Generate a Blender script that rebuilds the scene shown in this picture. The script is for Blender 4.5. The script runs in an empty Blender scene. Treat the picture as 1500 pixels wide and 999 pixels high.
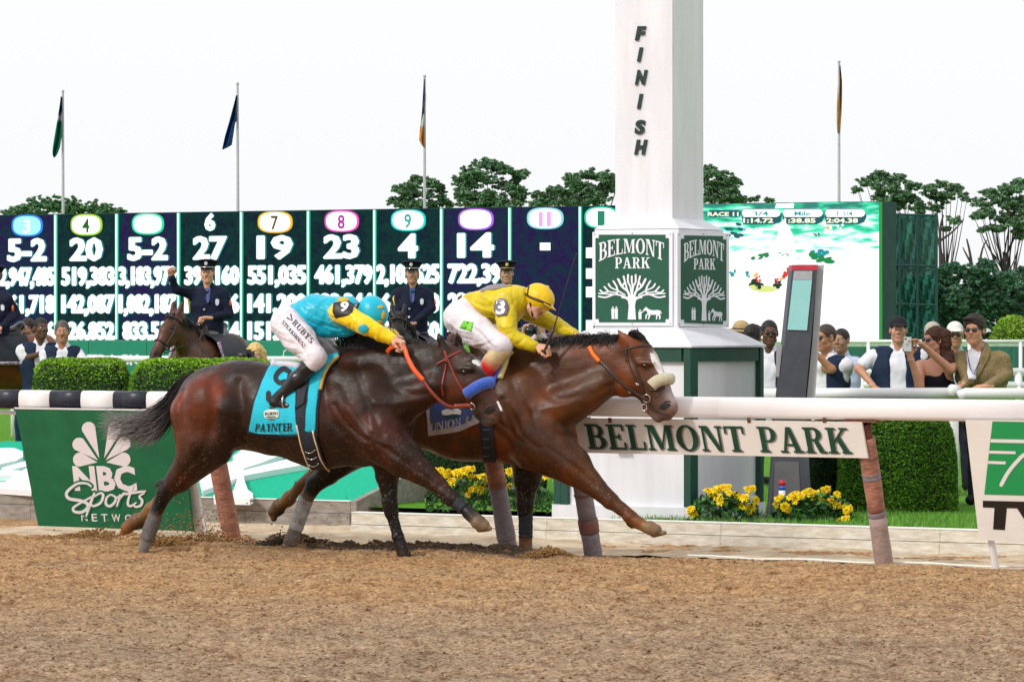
import bpy, math, random
import numpy as np
from mathutils import Vector, Matrix, noise
from mathutils.bvhtree import BVHTree

SC = bpy.context.scene
COL = SC.collection
R = math.radians
F, HC, CX, CY = 5800.0, 1.65, 750.0, 482.0      # focal length (photo pixels), eye height, horizon

# ---------------------------------------------------------------- camera, sky, sun
cam = bpy.data.objects.new('camera', bpy.data.cameras.new('camera'))
COL.objects.link(cam)
cam.location = (0, 0, HC); cam.rotation_euler = (R(90), 0, 0)
cam.data.lens = F / 1500 * 36; cam.data.sensor_width = 36
cam.data.shift_y = -17.5 / 1500
cam.data.clip_start = 0.5; cam.data.clip_end = 4000
SC.camera = cam
SUN_EL, SUN_AZ = 38, -50          # azimuth from -Y (behind the camera), negative: towards the left
world = bpy.data.worlds.new('World'); SC.world = world; world.use_nodes = True
wn = world.node_tree.nodes; wl = world.node_tree.links
bg = wn['Background']
sky = wn.new('ShaderNodeTexSky'); sky.sky_type = 'NISHITA'; sky.sun_disc = False
sky.sun_elevation = R(SUN_EL); sky.sun_rotation = R(180 - SUN_AZ)
sky.air_density = 1.0; sky.dust_density = 6; sky.ozone_density = 1
wm = wn.new('ShaderNodeMixRGB'); wm.inputs[0].default_value = .8
wm.inputs[2].default_value = (11.9, 12.0, 12.3, 1)
wl.new(sky.outputs[0], wm.inputs[1]); wl.new(wm.outputs[0], bg.inputs[0])
bg.inputs[1].default_value = 0.10
sun = bpy.data.objects.new('sun', bpy.data.lights.new('sun', 'SUN')); COL.objects.link(sun)
sun.data.energy = 2.0; sun.data.angle = R(6); sun.data.color = (1, .97, .92)
_d = Vector((math.sin(R(SUN_AZ)) * math.cos(R(SUN_EL)), -math.cos(R(SUN_AZ)) * math.cos(R(SUN_EL)), math.sin(R(SUN_EL))))
sun.rotation_euler = _d.to_track_quat('Z', 'Y').to_euler()
SC.view_settings.view_transform = 'Standard'; SC.view_settings.look = 'None'
SC.view_settings.exposure = 0.0; SC.view_settings.gamma = 1
SC.render.resolution_x, SC.render.resolution_y = 1024, 681

# ---------------------------------------------------------------- materials
def _nodes(name):
    m = bpy.data.materials.new(name); m.use_nodes = True
    nt = m.node_tree
    return m, nt, nt.nodes['Principled BSDF']
def mat(name, c, rough=.6, var=.15, scale=8, bump=0, bscale=40, metal=0, spec=.5, sheen=0, detail=4, c2=None, coat=0, trans=0, stretch=None):
    m, nt, b = _nodes(name)
    N, L = nt.nodes, nt.links
    tc = N.new('ShaderNodeTexCoord'); src = tc.outputs['Object']
    if stretch:
        mp = N.new('ShaderNodeMapping'); mp.inputs['Scale'].default_value = stretch
        L.new(src, mp.inputs[0]); src = mp.outputs[0]
    nz = N.new('ShaderNodeTexNoise'); nz.inputs['Scale'].default_value = scale; nz.inputs['Detail'].default_value = detail
    L.new(src, nz.inputs['Vector'])
    mr = N.new('ShaderNodeMapRange'); mr.inputs[1].default_value = .3; mr.inputs[2].default_value = .7
    L.new(nz.outputs[0], mr.inputs[0])
    mx = N.new('ShaderNodeMixRGB')
    mx.inputs[1].default_value = (*[min(1, x * (1 + var)) for x in c], 1)
    mx.inputs[2].default_value = (*(c2 or [x * (1 - var) for x in c]), 1)
    L.new(mr.outputs[0], mx.inputs[0]); L.new(mx.outputs[0], b.inputs['Base Color'])
    b.inputs['Roughness'].default_value = rough; b.inputs['Metallic'].default_value = metal
    b.inputs['Specular IOR Level'].default_value = spec
    if sheen: b.inputs['Sheen Weight'].default_value = sheen
    if coat: b.inputs['Coat Weight'].default_value = coat; b.inputs['Coat Roughness'].default_value = .12
    if trans: b.inputs['Alpha'].default_value = 1 - trans
    if bump:
        n2 = N.new('ShaderNodeTexNoise'); n2.inputs['Scale'].default_value = bscale; n2.inputs['Detail'].default_value = 5
        L.new(src, n2.inputs['Vector'])
        bp = N.new('ShaderNodeBump'); bp.inputs['Strength'].default_value = bump; bp.inputs['Distance'].default_value = .02
        L.new(n2.outputs[0], bp.inputs['Height']); L.new(bp.outputs[0], b.inputs['Normal'])
    return m
def emit(name, c, s=1):
    m, nt, b = _nodes(name)
    b.inputs['Base Color'].default_value = (0, 0, 0, 1); b.inputs['Roughness'].default_value = .8
    b.inputs['Emission Color'].default_value = (*c, 1); b.inputs['Emission Strength'].default_value = s
    return m
def mat_attr(name, rough=.4, spec=.5, var=.25, scale=9, bump=.15, bscale=60, sheen=0, coat=0, warm=None, hairy=False):
    """colour from the mesh attribute 'col', varied by noise"""
    m, nt, b = _nodes(name); N, L = nt.nodes, nt.links
    at = N.new('ShaderNodeAttribute'); at.attribute_name = 'col'
    tc = N.new('ShaderNodeTexCoord')
    nz = N.new('ShaderNodeTexNoise'); nz.inputs['Scale'].default_value = scale; nz.inputs['Detail'].default_value = 5
    L.new(tc.outputs['Object'], nz.inputs['Vector'])
    mr = N.new('ShaderNodeMapRange'); mr.inputs[1].default_value = .3; mr.inputs[2].default_value = .7
    mr.inputs[3].default_value = 1 - var; mr.inputs[4].default_value = 1 + var
    L.new(nz.outputs[0], mr.inputs[0])
    mu = N.new('ShaderNodeMixRGB'); mu.blend_type = 'MULTIPLY'; mu.inputs[0].default_value = 1
    L.new(at.outputs['Color'], mu.inputs[1]); L.new(mr.outputs[0], mu.inputs[2])
    out = mu.outputs[0]
    if warm:                        # patches of redder coat
        n3 = N.new('ShaderNodeTexNoise'); n3.inputs['Scale'].default_value = 3.1; n3.inputs['Detail'].default_value = 3
        L.new(tc.outputs['Object'], n3.inputs['Vector'])
        m3 = N.new('ShaderNodeMapRange'); m3.inputs[1].default_value = .42; m3.inputs[2].default_value = .68
        L.new(n3.outputs[0], m3.inputs[0])
        w = N.new('ShaderNodeMixRGB'); w.blend_type = 'MULTIPLY'; w.inputs[2].default_value = (*warm, 1)
        L.new(m3.outputs[0], w.inputs[0]); L.new(out, w.inputs[1]); out = w.outputs[0]
    if hairy:                       # dirt flecks thrown up on legs and belly
        nf = N.new('ShaderNodeTexNoise'); nf.inputs['Scale'].default_value = 62; nf.inputs['Detail'].default_value = 3; L.new(tc.outputs['Object'], nf.inputs['Vector'])
        mf = N.new('ShaderNodeMapRange'); mf.inputs[1].default_value = .60; mf.inputs[2].default_value = .68; L.new(nf.outputs[0], mf.inputs[0])
        sz = N.new('ShaderNodeSeparateXYZ'); L.new(tc.outputs['Object'], sz.inputs[0]); mz = N.new('ShaderNodeMapRange'); mz.inputs[1].default_value = .25; mz.inputs[2].default_value = 1.15; mz.inputs[3].default_value = .75; mz.inputs[4].default_value = .05; L.new(sz.outputs[2], mz.inputs[0])
        mm = N.new('ShaderNodeMath'); mm.operation = 'MULTIPLY'; L.new(mf.outputs[0], mm.inputs[0]); L.new(mz.outputs[0], mm.inputs[1])
        fx = N.new('ShaderNodeMixRGB'); L.new(mm.outputs[0], fx.inputs[0]); L.new(out, fx.inputs[1]); fx.inputs[2].default_value = (.22, .14, .075, 1); out = fx.outputs[0]
    L.new(out, b.inputs['Base Color'])
    b.inputs['Roughness'].default_value = rough; b.inputs['Specular IOR Level'].default_value = spec
    if hairy:                       # patchy gloss and fine lie of the hair
        n5 = N.new('ShaderNodeTexNoise'); n5.inputs['Scale'].default_value = 7; n5.inputs['Detail'].default_value = 8; n5.inputs['Roughness'].default_value = .75; L.new(tc.outputs['Object'], n5.inputs['Vector'])
        m5 = N.new('ShaderNodeMapRange'); m5.inputs[1].default_value = .35; m5.inputs[2].default_value = .65; m5.inputs[3].default_value = rough - .14; m5.inputs[4].default_value = rough + .18; L.new(n5.outputs[0], m5.inputs[0]); L.new(m5.outputs[0], b.inputs['Roughness'])
    if sheen: b.inputs['Sheen Weight'].default_value = sheen; b.inputs['Sheen Roughness'].default_value = .4
    if coat: b.inputs['Coat Weight'].default_value = coat; b.inputs['Coat Roughness'].default_value = .3
    n2 = N.new('ShaderNodeTexNoise'); n2.inputs['Scale'].default_value = bscale; n2.inputs['Detail'].default_value = 7 if hairy else 4
    if hairy:
        n2.inputs['Roughness'].default_value = .7; mp = N.new('ShaderNodeMapping'); mp.inputs['Scale'].default_value = (.45, 1, 1.6); mp.inputs['Rotation'].default_value = (0, .6, 0); L.new(tc.outputs['Object'], mp.inputs[0]); L.new(mp.outputs[0], n2.inputs['Vector'])
    else: L.new(tc.outputs['Object'], n2.inputs['Vector'])
    bp = N.new('ShaderNodeBump'); bp.inputs['Strength'].default_value = bump; bp.inputs['Distance'].default_value = .01
    L.new(n2.outputs[0], bp.inputs['Height']); L.new(bp.outputs[0], b.inputs['Normal'])
    return m

# ---------------------------------------------------------------- mesh and object helpers
def mesh(name, v, f, smooth=False, col=None):
    """v: (n,3); f: list of index lists, or an (m,k) array"""
    me = bpy.data.meshes.new(name)
    v = np.asarray(v, dtype=np.float32).reshape(-1, 3)
    if isinstance(f, np.ndarray):
        me.vertices.add(len(v)); me.vertices.foreach_set('co', v.ravel())
        k = f.shape[1]
        me.loops.add(f.size); me.loops.foreach_set('vertex_index', f.astype(np.int32).ravel())
        me.polygons.add(len(f)); me.polygons.foreach_set('loop_start', np.arange(0, f.size, k, dtype=np.int32))
        me.polygons.foreach_set('loop_total', np.full(len(f), k, dtype=np.int32))
        me.update(calc_edges=True)
    else:
        me.from_pydata([tuple(map(float, p)) for p in v], [], f); me.update()
    if smooth: me.polygons.foreach_set('use_smooth', np.ones(len(me.polygons), dtype=bool))
    if col is not None:
        a = me.attributes.new('col', 'FLOAT_COLOR', 'POINT')
        c = np.ones((len(v), 4), dtype=np.float32); c[:, :3] = col
        a.data.foreach_set('color', c.ravel())
    return me
def obj(name, me, m=None, parent=None, **props):
    o = bpy.data.objects.new(name, me); COL.objects.link(o)
    if m is not None and me is not None and len(me.materials) == 0: me.materials.append(m)
    if parent is not None: o.parent = parent
    for k, val in props.items(): o[k] = val
    return o
def thing(name, label, category, loc=(0, 0, 0), rz=0, group=None):
    o = obj(name, None, label=label, category=category)
    o.location = loc; o.rotation_euler = (0, 0, rz); o.empty_display_size = .2
    if group: o['group'] = group
    return o
class MB:
    """collects shapes into one mesh"""
    def __init__(s): s.v = []; s.f = []
    def add(s, v, f):
        n = len(s.v); s.v += [tuple(p) for p in v]; s.f += [[i + n for i in q] for q in f]; return s
    def box(s, c, d, rz=0, ax=None):
        hx, hy, hz = d[0] / 2, d[1] / 2, d[2] / 2
        pts = [Vector((x, y, z)) for z in (-hz, hz) for x, y in ((-hx, -hy), (hx, -hy), (hx, hy), (-hx, hy))]
        M = ax if ax is not None else Matrix.Rotation(rz, 3, 'Z')
        pts = [M @ p + Vector(c) for p in pts]
        return s.add(pts, [[3, 2, 1, 0], [4, 5, 6, 7], [0, 1, 5, 4], [1, 2, 6, 5], [2, 3, 7, 6], [3, 0, 4, 7]])
    def loft(s, rings, caps=True):
        n = len(rings[0]); v = [p for r in rings for p in r]; f = []
        for i in range(len(rings) - 1):
            for j in range(n):
                a, b = i * n + j, i * n + (j + 1) % n
                f.append([a, b, b + n, a + n])
        if caps: f.append(list(range(n))[::-1]); f.append([(len(rings) - 1) * n + j for j in range(n)])
        return s.add(v, f)
    def tube(s, pts, r, n=8, flat=1.0, up=(0, 0, 1)):
        pts = [Vector(p) for p in pts]; rs = r if hasattr(r, '__len__') else [r] * len(pts)
        rings = []; 
        for i, p in enumerate(pts):
            t = (pts[min(i + 1, len(pts) - 1)] - pts[max(i - 1, 0)]).normalized()
            a = t.cross(Vector(up))
            if a.length < 1e-3: a = t.cross(Vector((1, 0, 0)))
            a.normalize(); b = a.cross(t)
            rings.append([p + (a * math.cos(2 * math.pi * j / n) + b * math.sin(2 * math.pi * j / n) * flat) * rs[i] for j in range(n)])
        return s.loft(rings)
    def prism(s, base, ex):
        """polygon base (list of 3D points) extruded by vector ex"""
        n = len(base); base = [Vector(p) for p in base]; ex = Vector(ex)
        v = base + [p + ex for p in base]
        f = [list(range(n))[::-1], [n + i for i in range(n)]] + [[i, (i + 1) % n, (i + 1) % n + n, i + n] for i in range(n)]
        return s.add(v, f)
    def build(s, name, m, parent=None, smooth=False, **props):
        return obj(name, mesh(name, s.v, s.f, smooth), m, parent, **props)

class Frame:
    """a vertical plane through (x0,y0), its direction psi degrees clockwise from the X axis"""
    def __init__(s, x0, y0, psi):
        s.x0, s.y0, s.psi = x0, y0, psi
        s.c, s.s = math.cos(R(psi)), math.sin(R(psi))
    def loc(s, px, py, off=0.0):           # photo pixel -> (along, off, z) in the plane's own frame
        k = (px - CX) / F
        a = (k * (s.y0 + s.c * off) - s.x0 - s.s * off) / (s.c + s.s * k)
        Y = s.y0 - s.s * a + s.c * off
        return Vector((a, off, HC - (py - CY) / F * Y))
    def world(s, p): return Vector((s.x0 + s.c * p[0] + s.s * p[1], s.y0 - s.s * p[0] + s.c * p[1], p[2]))
    def w(s, px, py, off=0.0): return s.world(s.loc(px, py, off))
    def Y(s, p): return s.y0 - s.s * p[0] + s.c * p[1]
    def ray(s, px, py):                    # camera ray in the frame
        o = Vector((0 - s.x0, 0 - s.y0)); o = Vector((o.x * s.c - o.y * s.s, o.x * s.s + o.y * s.c, HC))
        d = Vector(((px - CX) / F, 1.0, -(py - CY) / F))
        return o, Vector((d.x * s.c - d.y * s.s, d.x * s.s + d.y * s.c, d.z)).normalized()
    @property
    def rz(s): return -R(s.psi)
    @property
    def origin(s): return (s.x0, s.y0, 0)
def at(px, py, Y): return Vector(((px - CX) / F * Y, Y, HC - (py - CY) / F * Y))
def ground_at(px, Y, z=0): return Vector(((px - CX) / F * Y, Y, z))
RAIL = Frame(2.72, 28.67, 31)

# ---------------------------------------------------------------- signed-distance modelling of bodies
def cap(a, b, ra, rb=None, c=0, k=.03, w=1.0, n=(0, 1, 0), op=1):
    return dict(t=0, a=np.array(a, float), b=np.array(b, float), ra=ra, rb=ra if rb is None else rb, c=c, k=k, w=w, n=np.array(n, float), op=op)
def ell(ce, r, rot=None, c=0, k=.03, op=1):
    r = np.array((r, r, r) if np.isscalar(r) else r, float)
    return dict(t=1, a=np.array(ce, float), r=r, R=np.eye(3) if rot is None else np.array(rot, float), c=c, k=k, op=op)
def rotx(a): return np.array(Matrix.Rotation(a, 3, 'X'))
def roty(a): return np.array(Matrix.Rotation(a, 3, 'Y'))
def rotz(a): return np.array(Matrix.Rotation(a, 3, 'Z'))
def _dist(p, X, Y, Z):
    if p['t'] == 0:
        ba = p['b'] - p['a']; L = max(float(ba @ ba), 1e-9)
        x, y, z = X - p['a'][0], Y - p['a'][1], Z - p['a'][2]
        h = np.clip((x * ba[0] + y * ba[1] + z * ba[2]) / L, 0, 1)
        x = x - h * ba[0]; y = y - h * ba[1]; z = z - h * ba[2]
        if p['w'] != 1:
            n = p['n']; g = (x * n[0] + y * n[1] + z * n[2]) * (1 / p['w'] - 1)
            x = x + n[0] * g; y = y + n[1] * g; z = z + n[2] * g
        d = np.sqrt(x * x + y * y + z * z) - (p['ra'] + (p['rb'] - p['ra']) * h)
        return d * min(1, p['w'])
    x, y, z = X - p['a'][0], Y - p['a'][1], Z - p['a'][2]; M = p['R']; r = p['r']
    u = x * M[0, 0] + y * M[1, 0] + z * M[2, 0]; v = x * M[0, 1] + y * M[1, 1] + z * M[2, 1]; w = x * M[0, 2] + y * M[1, 2] + z * M[2, 2]
    k0 = np.sqrt((u / r[0])**2 + (v / r[1])**2 + (w / r[2])**2)
    k1 = np.sqrt((u / r[0]**2)**2 + (v / r[1]**2)**2 + (w / r[2]**2)**2)
    return k0 * (k0 - 1) / np.maximum(k1, 1e-6)
def _bb(p):
    if p['t'] == 0:
        r = max(p['ra'], p['rb']) * max(1, p['w'])
        return np.minimum(p['a'], p['b']) - r, np.maximum(p['a'], p['b']) + r
    r = p['r'].max(); return p['a'] - r, p['a'] + r
def nets(f, org, h):
    s = f < 0
    n = np.array(f.shape) - 1
    cnt = np.zeros(n, dtype=np.int8)
    C = [(i, j, k) for i in (0, 1) for j in (0, 1) for k in (0, 1)]
    for i, j, k in C: cnt += s[i:n[0] + i, j:n[1] + j, k:n[2] + k]
    I, J, K = np.nonzero((cnt > 0) & (cnt < 8))
    idx = np.full(n, -1, dtype=np.int32); idx[I, J, K] = np.arange(len(I))
    V = np.stack([f[I + i, J + j, K + k] for i, j, k in C], 1)
    Ca = np.array(C, float); acc = np.zeros((len(I), 3)); m = np.zeros(len(I))
    for a in range(8):
        for b in range(a + 1, 8):
            if np.abs(Ca[a] - Ca[b]).sum() == 1:
                va, vb = V[:, a], V[:, b]; cr = (va < 0) != (vb < 0)
                t = np.where(cr, va / np.where(cr, va - vb, 1), 0)
                acc += np.where(cr, 1, 0)[:, None] * (Ca[a] + t[:, None] * (Ca[b] - Ca[a])); m += cr
    v = (np.stack([I, J, K], 1) + acc / m[:, None]) * h + org
    Q = []
    for ax in range(3):
        o = [0, 1, 2]; b, c = [(1, 2), (2, 0), (0, 1)][ax]
        sl0 = [slice(None)] * 3; sl1 = [slice(None)] * 3; sl0[ax] = slice(0, -1); sl1[ax] = slice(1, None)
        A, B = s[tuple(sl0)], s[tuple(sl1)]
        P = np.stack(np.nonzero(A != B), 1)
        P = P[(P[:, b] > 0) & (P[:, c] > 0) & (P[:, b] < n[b]) & (P[:, c] < n[c])]
        sg = A[P[:, 0], P[:, 1], P[:, 2]]
        def g(db, dc):
            q = P.copy(); q[:, b] -= db; q[:, c] -= dc; return idx[q[:, 0], q[:, 1], q[:, 2]]
        q = np.stack([g(1, 1), g(0, 1), g(0, 0), g(1, 0)], 1)
        Q.append(np.where(sg[:, None], q, q[:, ::-1]))
    Q = np.concatenate(Q); return v, Q[(Q >= 0).all(1)]
def sdf(prims, h, sigma=.012, smooth=1, pal=None, keep=None):
    """prims -> (verts, quads, colours)"""
    add = [p for p in prims if p['op'] > 0]
    lo = np.min([_bb(p)[0] for p in add], 0) - 3 * h; hi = np.max([_bb(p)[1] for p in add], 0) + 3 * h
    if keep is not None: lo = np.maximum(lo, keep[0]); hi = np.minimum(hi, keep[1])
    n = np.ceil((hi - lo) / h).astype(int) + 1
    ax = [(lo[i] + np.arange(n[i]) * h).astype(np.float32) for i in range(3)]
    f = np.full(n, 1.0, dtype=np.float32)
    for p in prims:
        a, b = _bb(p); mg = p['k'] + 3 * h
        i0 = np.maximum(np.floor((a - mg - lo) / h).astype(int), 0); i1 = np.minimum(np.ceil((b + mg - lo) / h).astype(int) + 1, n)
        if (i1 <= i0).any(): continue
        sl = tuple(slice(i0[i], i1[i]) for i in range(3))
        X, Y, Z = ax[0][sl[0]][:, None, None], ax[1][sl[1]][None, :, None], ax[2][sl[2]][None, None, :]
        d = _dist(p, X, Y, Z).astype(np.float32); g = f[sl]; k = max(p['k'], 1e-4)
        if p['op'] > 0:
            q = np.maximum(k - np.abs(g - d), 0) / k; f[sl] = np.minimum(g, d) - q * q * k / 4
        else:
            d = -d; q = np.maximum(k - np.abs(g - d), 0) / k; f[sl] = np.maximum(g, d) + q * q * k / 4
    if keep is not None:
        for i in range(3):
            for e in (0, -1):
                s_ = [slice(None)] * 3; s_[i] = e; f[tuple(s_)] = np.abs(f[tuple(s_)]) + 1e-3
    v, q = nets(f, lo, h)
    for _ in range(smooth):
        acc = np.zeros_like(v); m = np.zeros(len(v))
        for a, b in ((0, 1), (1, 2), (2, 3), (3, 0)):
            np.add.at(acc, q[:, a], v[q[:, b]]); np.add.at(m, q[:, a], 1)
            np.add.at(acc, q[:, b], v[q[:, a]]); np.add.at(m, q[:, b], 1)
        v = v * .5 + .5 * acc / np.maximum(m, 1)[:, None]
    col = None
    if pal is not None:
        W = np.zeros(len(v)); Cc = np.zeros((len(v), 3))
        for p in prims:
            if p['c'] is None: continue
            d = _dist(p, v[:, 0], v[:, 1], v[:, 2])
            if p['op'] < 0: d = np.abs(d) + .002
            w = np.exp(-np.clip(d, -.02, 1) / sigma) + 1e-12
            W += w; Cc += w[:, None] * np.array(pal[p['c']])
        col = Cc / W[:, None]
    return v, q, col
def merge(*ms):
    V, Q, C = [], [], []; n = 0
    for v, q, c in ms: V.append(v); Q.append(q + n); C.append(c); n += len(v)
    return np.concatenate(V), np.concatenate(Q), (np.concatenate(C) if C[0] is not None else None)
def sobj(name, vqc, m, parent=None, wr=0, wscale=12, lines=None, warm=None, **props):
    v, q, c = vqc
    if lines:                       # muscle ridges (+) and grooves (-): polylines in the (along, up) plane
        me = mesh(name, v, q, True); nr = np.zeros(len(v) * 3, dtype=np.float32); me.vertices.foreach_get('normal', nr); nr = nr.reshape(-1, 3); bpy.data.meshes.remove(me)
        dsp = np.zeros(len(v)); side = np.clip(np.abs(v[:, 1]) / .06, 0, 1)
        for pts, w, dp in lines:
            best = np.full(len(v), 9.0)
            for a, b in zip(pts[:-1], pts[1:]):
                ba = b - a; L_ = max(ba @ ba, 1e-9); p = v[:, [0, 2]] - a; h = np.clip((p @ ba) / L_, 0, 1); best = np.minimum(best, np.linalg.norm(p - h[:, None] * ba, axis=1))
            dsp += dp * np.exp(-(best / w)**2)
        v = v + nr * (dsp * side)[:, None]
    if warm is not None:            # patches of redder hair in the coat only
        tint, sc_ = warm
        m_ = np.array([noise.noise(Vector(p) * sc_) + .4 * noise.noise(Vector(p) * sc_ * 3) for p in v]); m_ = np.clip(m_ * 1.6, 0, 1); m_ *= np.clip(1 - (c.max(1) - .10) / .08, 0, 1)
        c = c * (1 + m_[:, None] * (np.array(tint) - 1))
    if wr:
        me = mesh(name, v, q, True, c); nr = np.zeros(len(v) * 3, dtype=np.float32); me.vertices.foreach_get('normal', nr)
        nr = nr.reshape(-1, 3); bpy.data.meshes.remove(me)
        d = np.array([noise.noise(Vector(p) * wscale) + .5 * noise.noise(Vector(p) * wscale * 2.3) for p in v])
        v = v + nr * (d * wr)[:, None]
    return obj(name, mesh(name, v, q, True, c), m, parent, **props), BVHTree.FromPolygons([tuple(p) for p in v], q.tolist())

# ---------------------------------------------------------------- flat shapes in photo pixels: lettering, strokes, decals
_txt = {}
def text2d(s, bold=0.0, res=2):
    key = (s, bold, res)
    if key in _txt: return _txt[key]
    cu = bpy.data.curves.new('t', 'FONT'); cu.body = s; cu.offset = bold; cu.resolution_u = res; cu.size = 1
    o = bpy.data.objects.new('t', cu); COL.objects.link(o)
    dg = bpy.context.evaluated_depsgraph_get(); me = bpy.data.meshes.new_from_object(o.evaluated_get(dg))
    v = [(p.co.x, p.co.y) for p in me.vertices]; f = [list(p.vertices) for p in me.polygons]
    bpy.data.objects.remove(o); bpy.data.curves.remove(cu); bpy.data.meshes.remove(me)
    _txt[key] = (v, f); return _txt[key]
def quadmap(m2, TL, TR, BR, BL, box=None):
    """place a 2D mesh into the four-cornered area TL TR BR BL (photo pixels)"""
    v, f = m2
    if box is None:
        xs = [p[0] for p in v]; ys = [p[1] for p in v]; box = (min(xs), min(ys), max(xs), max(ys))
    x0, y0, x1, y1 = box; out = []
    for x, y in v:
        a = (x - x0) / (x1 - x0); b = (y - y0) / (y1 - y0)
        out.append(tuple((TL[i] * (1 - a) + TR[i] * a) * b + (BL[i] * (1 - a) + BR[i] * a) * (1 - b) for i in (0, 1)))
    return out, f
def rect(x0, y0, x1, y1): return [(x0, y0), (x1, y0), (x1, y1), (x0, y1)]
def ribbon(pts, w):
    """a stroke of width w (number or list) along 2D points, as (v, f)"""
    P = [Vector(p) for p in pts]; ws = w if hasattr(w, '__len__') else [w] * len(P); v = []
    for i, p in enumerate(P):
        t = (P[min(i + 1, len(P) - 1)] - P[max(i - 1, 0)]).normalized(); n = Vector((-t.y, t.x)) * ws[i] / 2
        v += [tuple(p + n), tuple(p - n)]
    f = [[2 * i, 2 * i + 1, 2 * i + 3, 2 * i + 2] for i in range(len(P) - 1)]
    for e in (0, len(P) - 1):             # round ends
        c = P[e]; r = ws[e] / 2
        if r <= 0: continue
        b = len(v); v += [(c.x + r * math.cos(a * math.pi / 4), c.y + r * math.sin(a * math.pi / 4)) for a in range(8)]; f.append(list(range(b, b + 8)))
    return v, f
def spline(pts, n=6):
    out = []; P = [pts[0]] + list(pts) + [pts[-1]]
    for i in range(1, len(P) - 2):
        for j in range(n):
            t = j / n; a, b, c, d = P[i - 1], P[i], P[i + 1], P[i + 2]
            out.append(tuple(.5 * (2 * b[k] + (c[k] - a[k]) * t + (2 * a[k] - 5 * b[k] + 4 * c[k] - d[k]) * t * t + (3 * b[k] - a[k] - 3 * c[k] + d[k]) * t**3) for k in range(len(b))))
    out.append(tuple(pts[-1])); return out
def joinm(ms):
    v, f = [], []
    for a, b in ms: n = len(v); v += list(a); f += [[i + n for i in q] for q in b]
    return v, f
def poly(*pts): return list(pts), [list(range(len(pts)))]
def ellipse(cx, cy, rx, ry, n=16, a0=0, rot=0):
    return poly(*[(cx + rx * math.cos(t) * math.cos(rot) - ry * math.sin(t) * math.sin(rot), cy + rx * math.cos(t) * math.sin(rot) + ry * math.sin(t) * math.cos(rot)) for t in [2 * math.pi * i / n for i in range(n)]])
def arcs(cx, cy, ax, ay, bx, by, a0, a1, n=12):
    """part of an elliptic ring: outer radii a, inner radii b, degrees"""
    v = []; 
    for i in range(n + 1):
        t = R(a0 + (a1 - a0) * i / n); v += [(cx + ax * math.cos(t), cy + ay * math.sin(t)), (cx + bx * math.cos(t), cy + by * math.sin(t))]
    return v, [[2 * i, 2 * i + 1, 2 * i + 3, 2 * i + 2] for i in range(n)]
def decal(m2, fn, nrm, lift, thick, name, m, parent=None, **props):
    """m2 in photo pixels; fn(px,py) -> 3D point (or (point, normal)); each face lifted a hair more than the last"""
    v, f = m2; out, faces = [], []
    cache = [fn(*p) for p in v]
    for k, q in enumerate(f):
        pts = [cache[i] for i in q]
        if any(p is None for p in pts): continue
        e = lift + (k % 7) * thick * .04; n = len(out)
        for p in pts:
            P, N = p if isinstance(p, tuple) else (p, nrm)
            out.append(P + N * e)
        for p in pts:
            P, N = p if isinstance(p, tuple) else (p, nrm)
            out.append(P + N * (e + thick))
        c = len(q); faces += [list(range(n, n + c)), [n + c + i for i in range(c)][::-1]] + [[n + i, n + (i + 1) % c, n + c + (i + 1) % c, n + c + i] for i in range(c)]
    return obj(name, mesh(name, out, faces), m, parent, **props)
def _t(x0, x1, y0, y1): return (rect(x0, y0, x1, y1), [[0, 1, 2, 3]])
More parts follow.
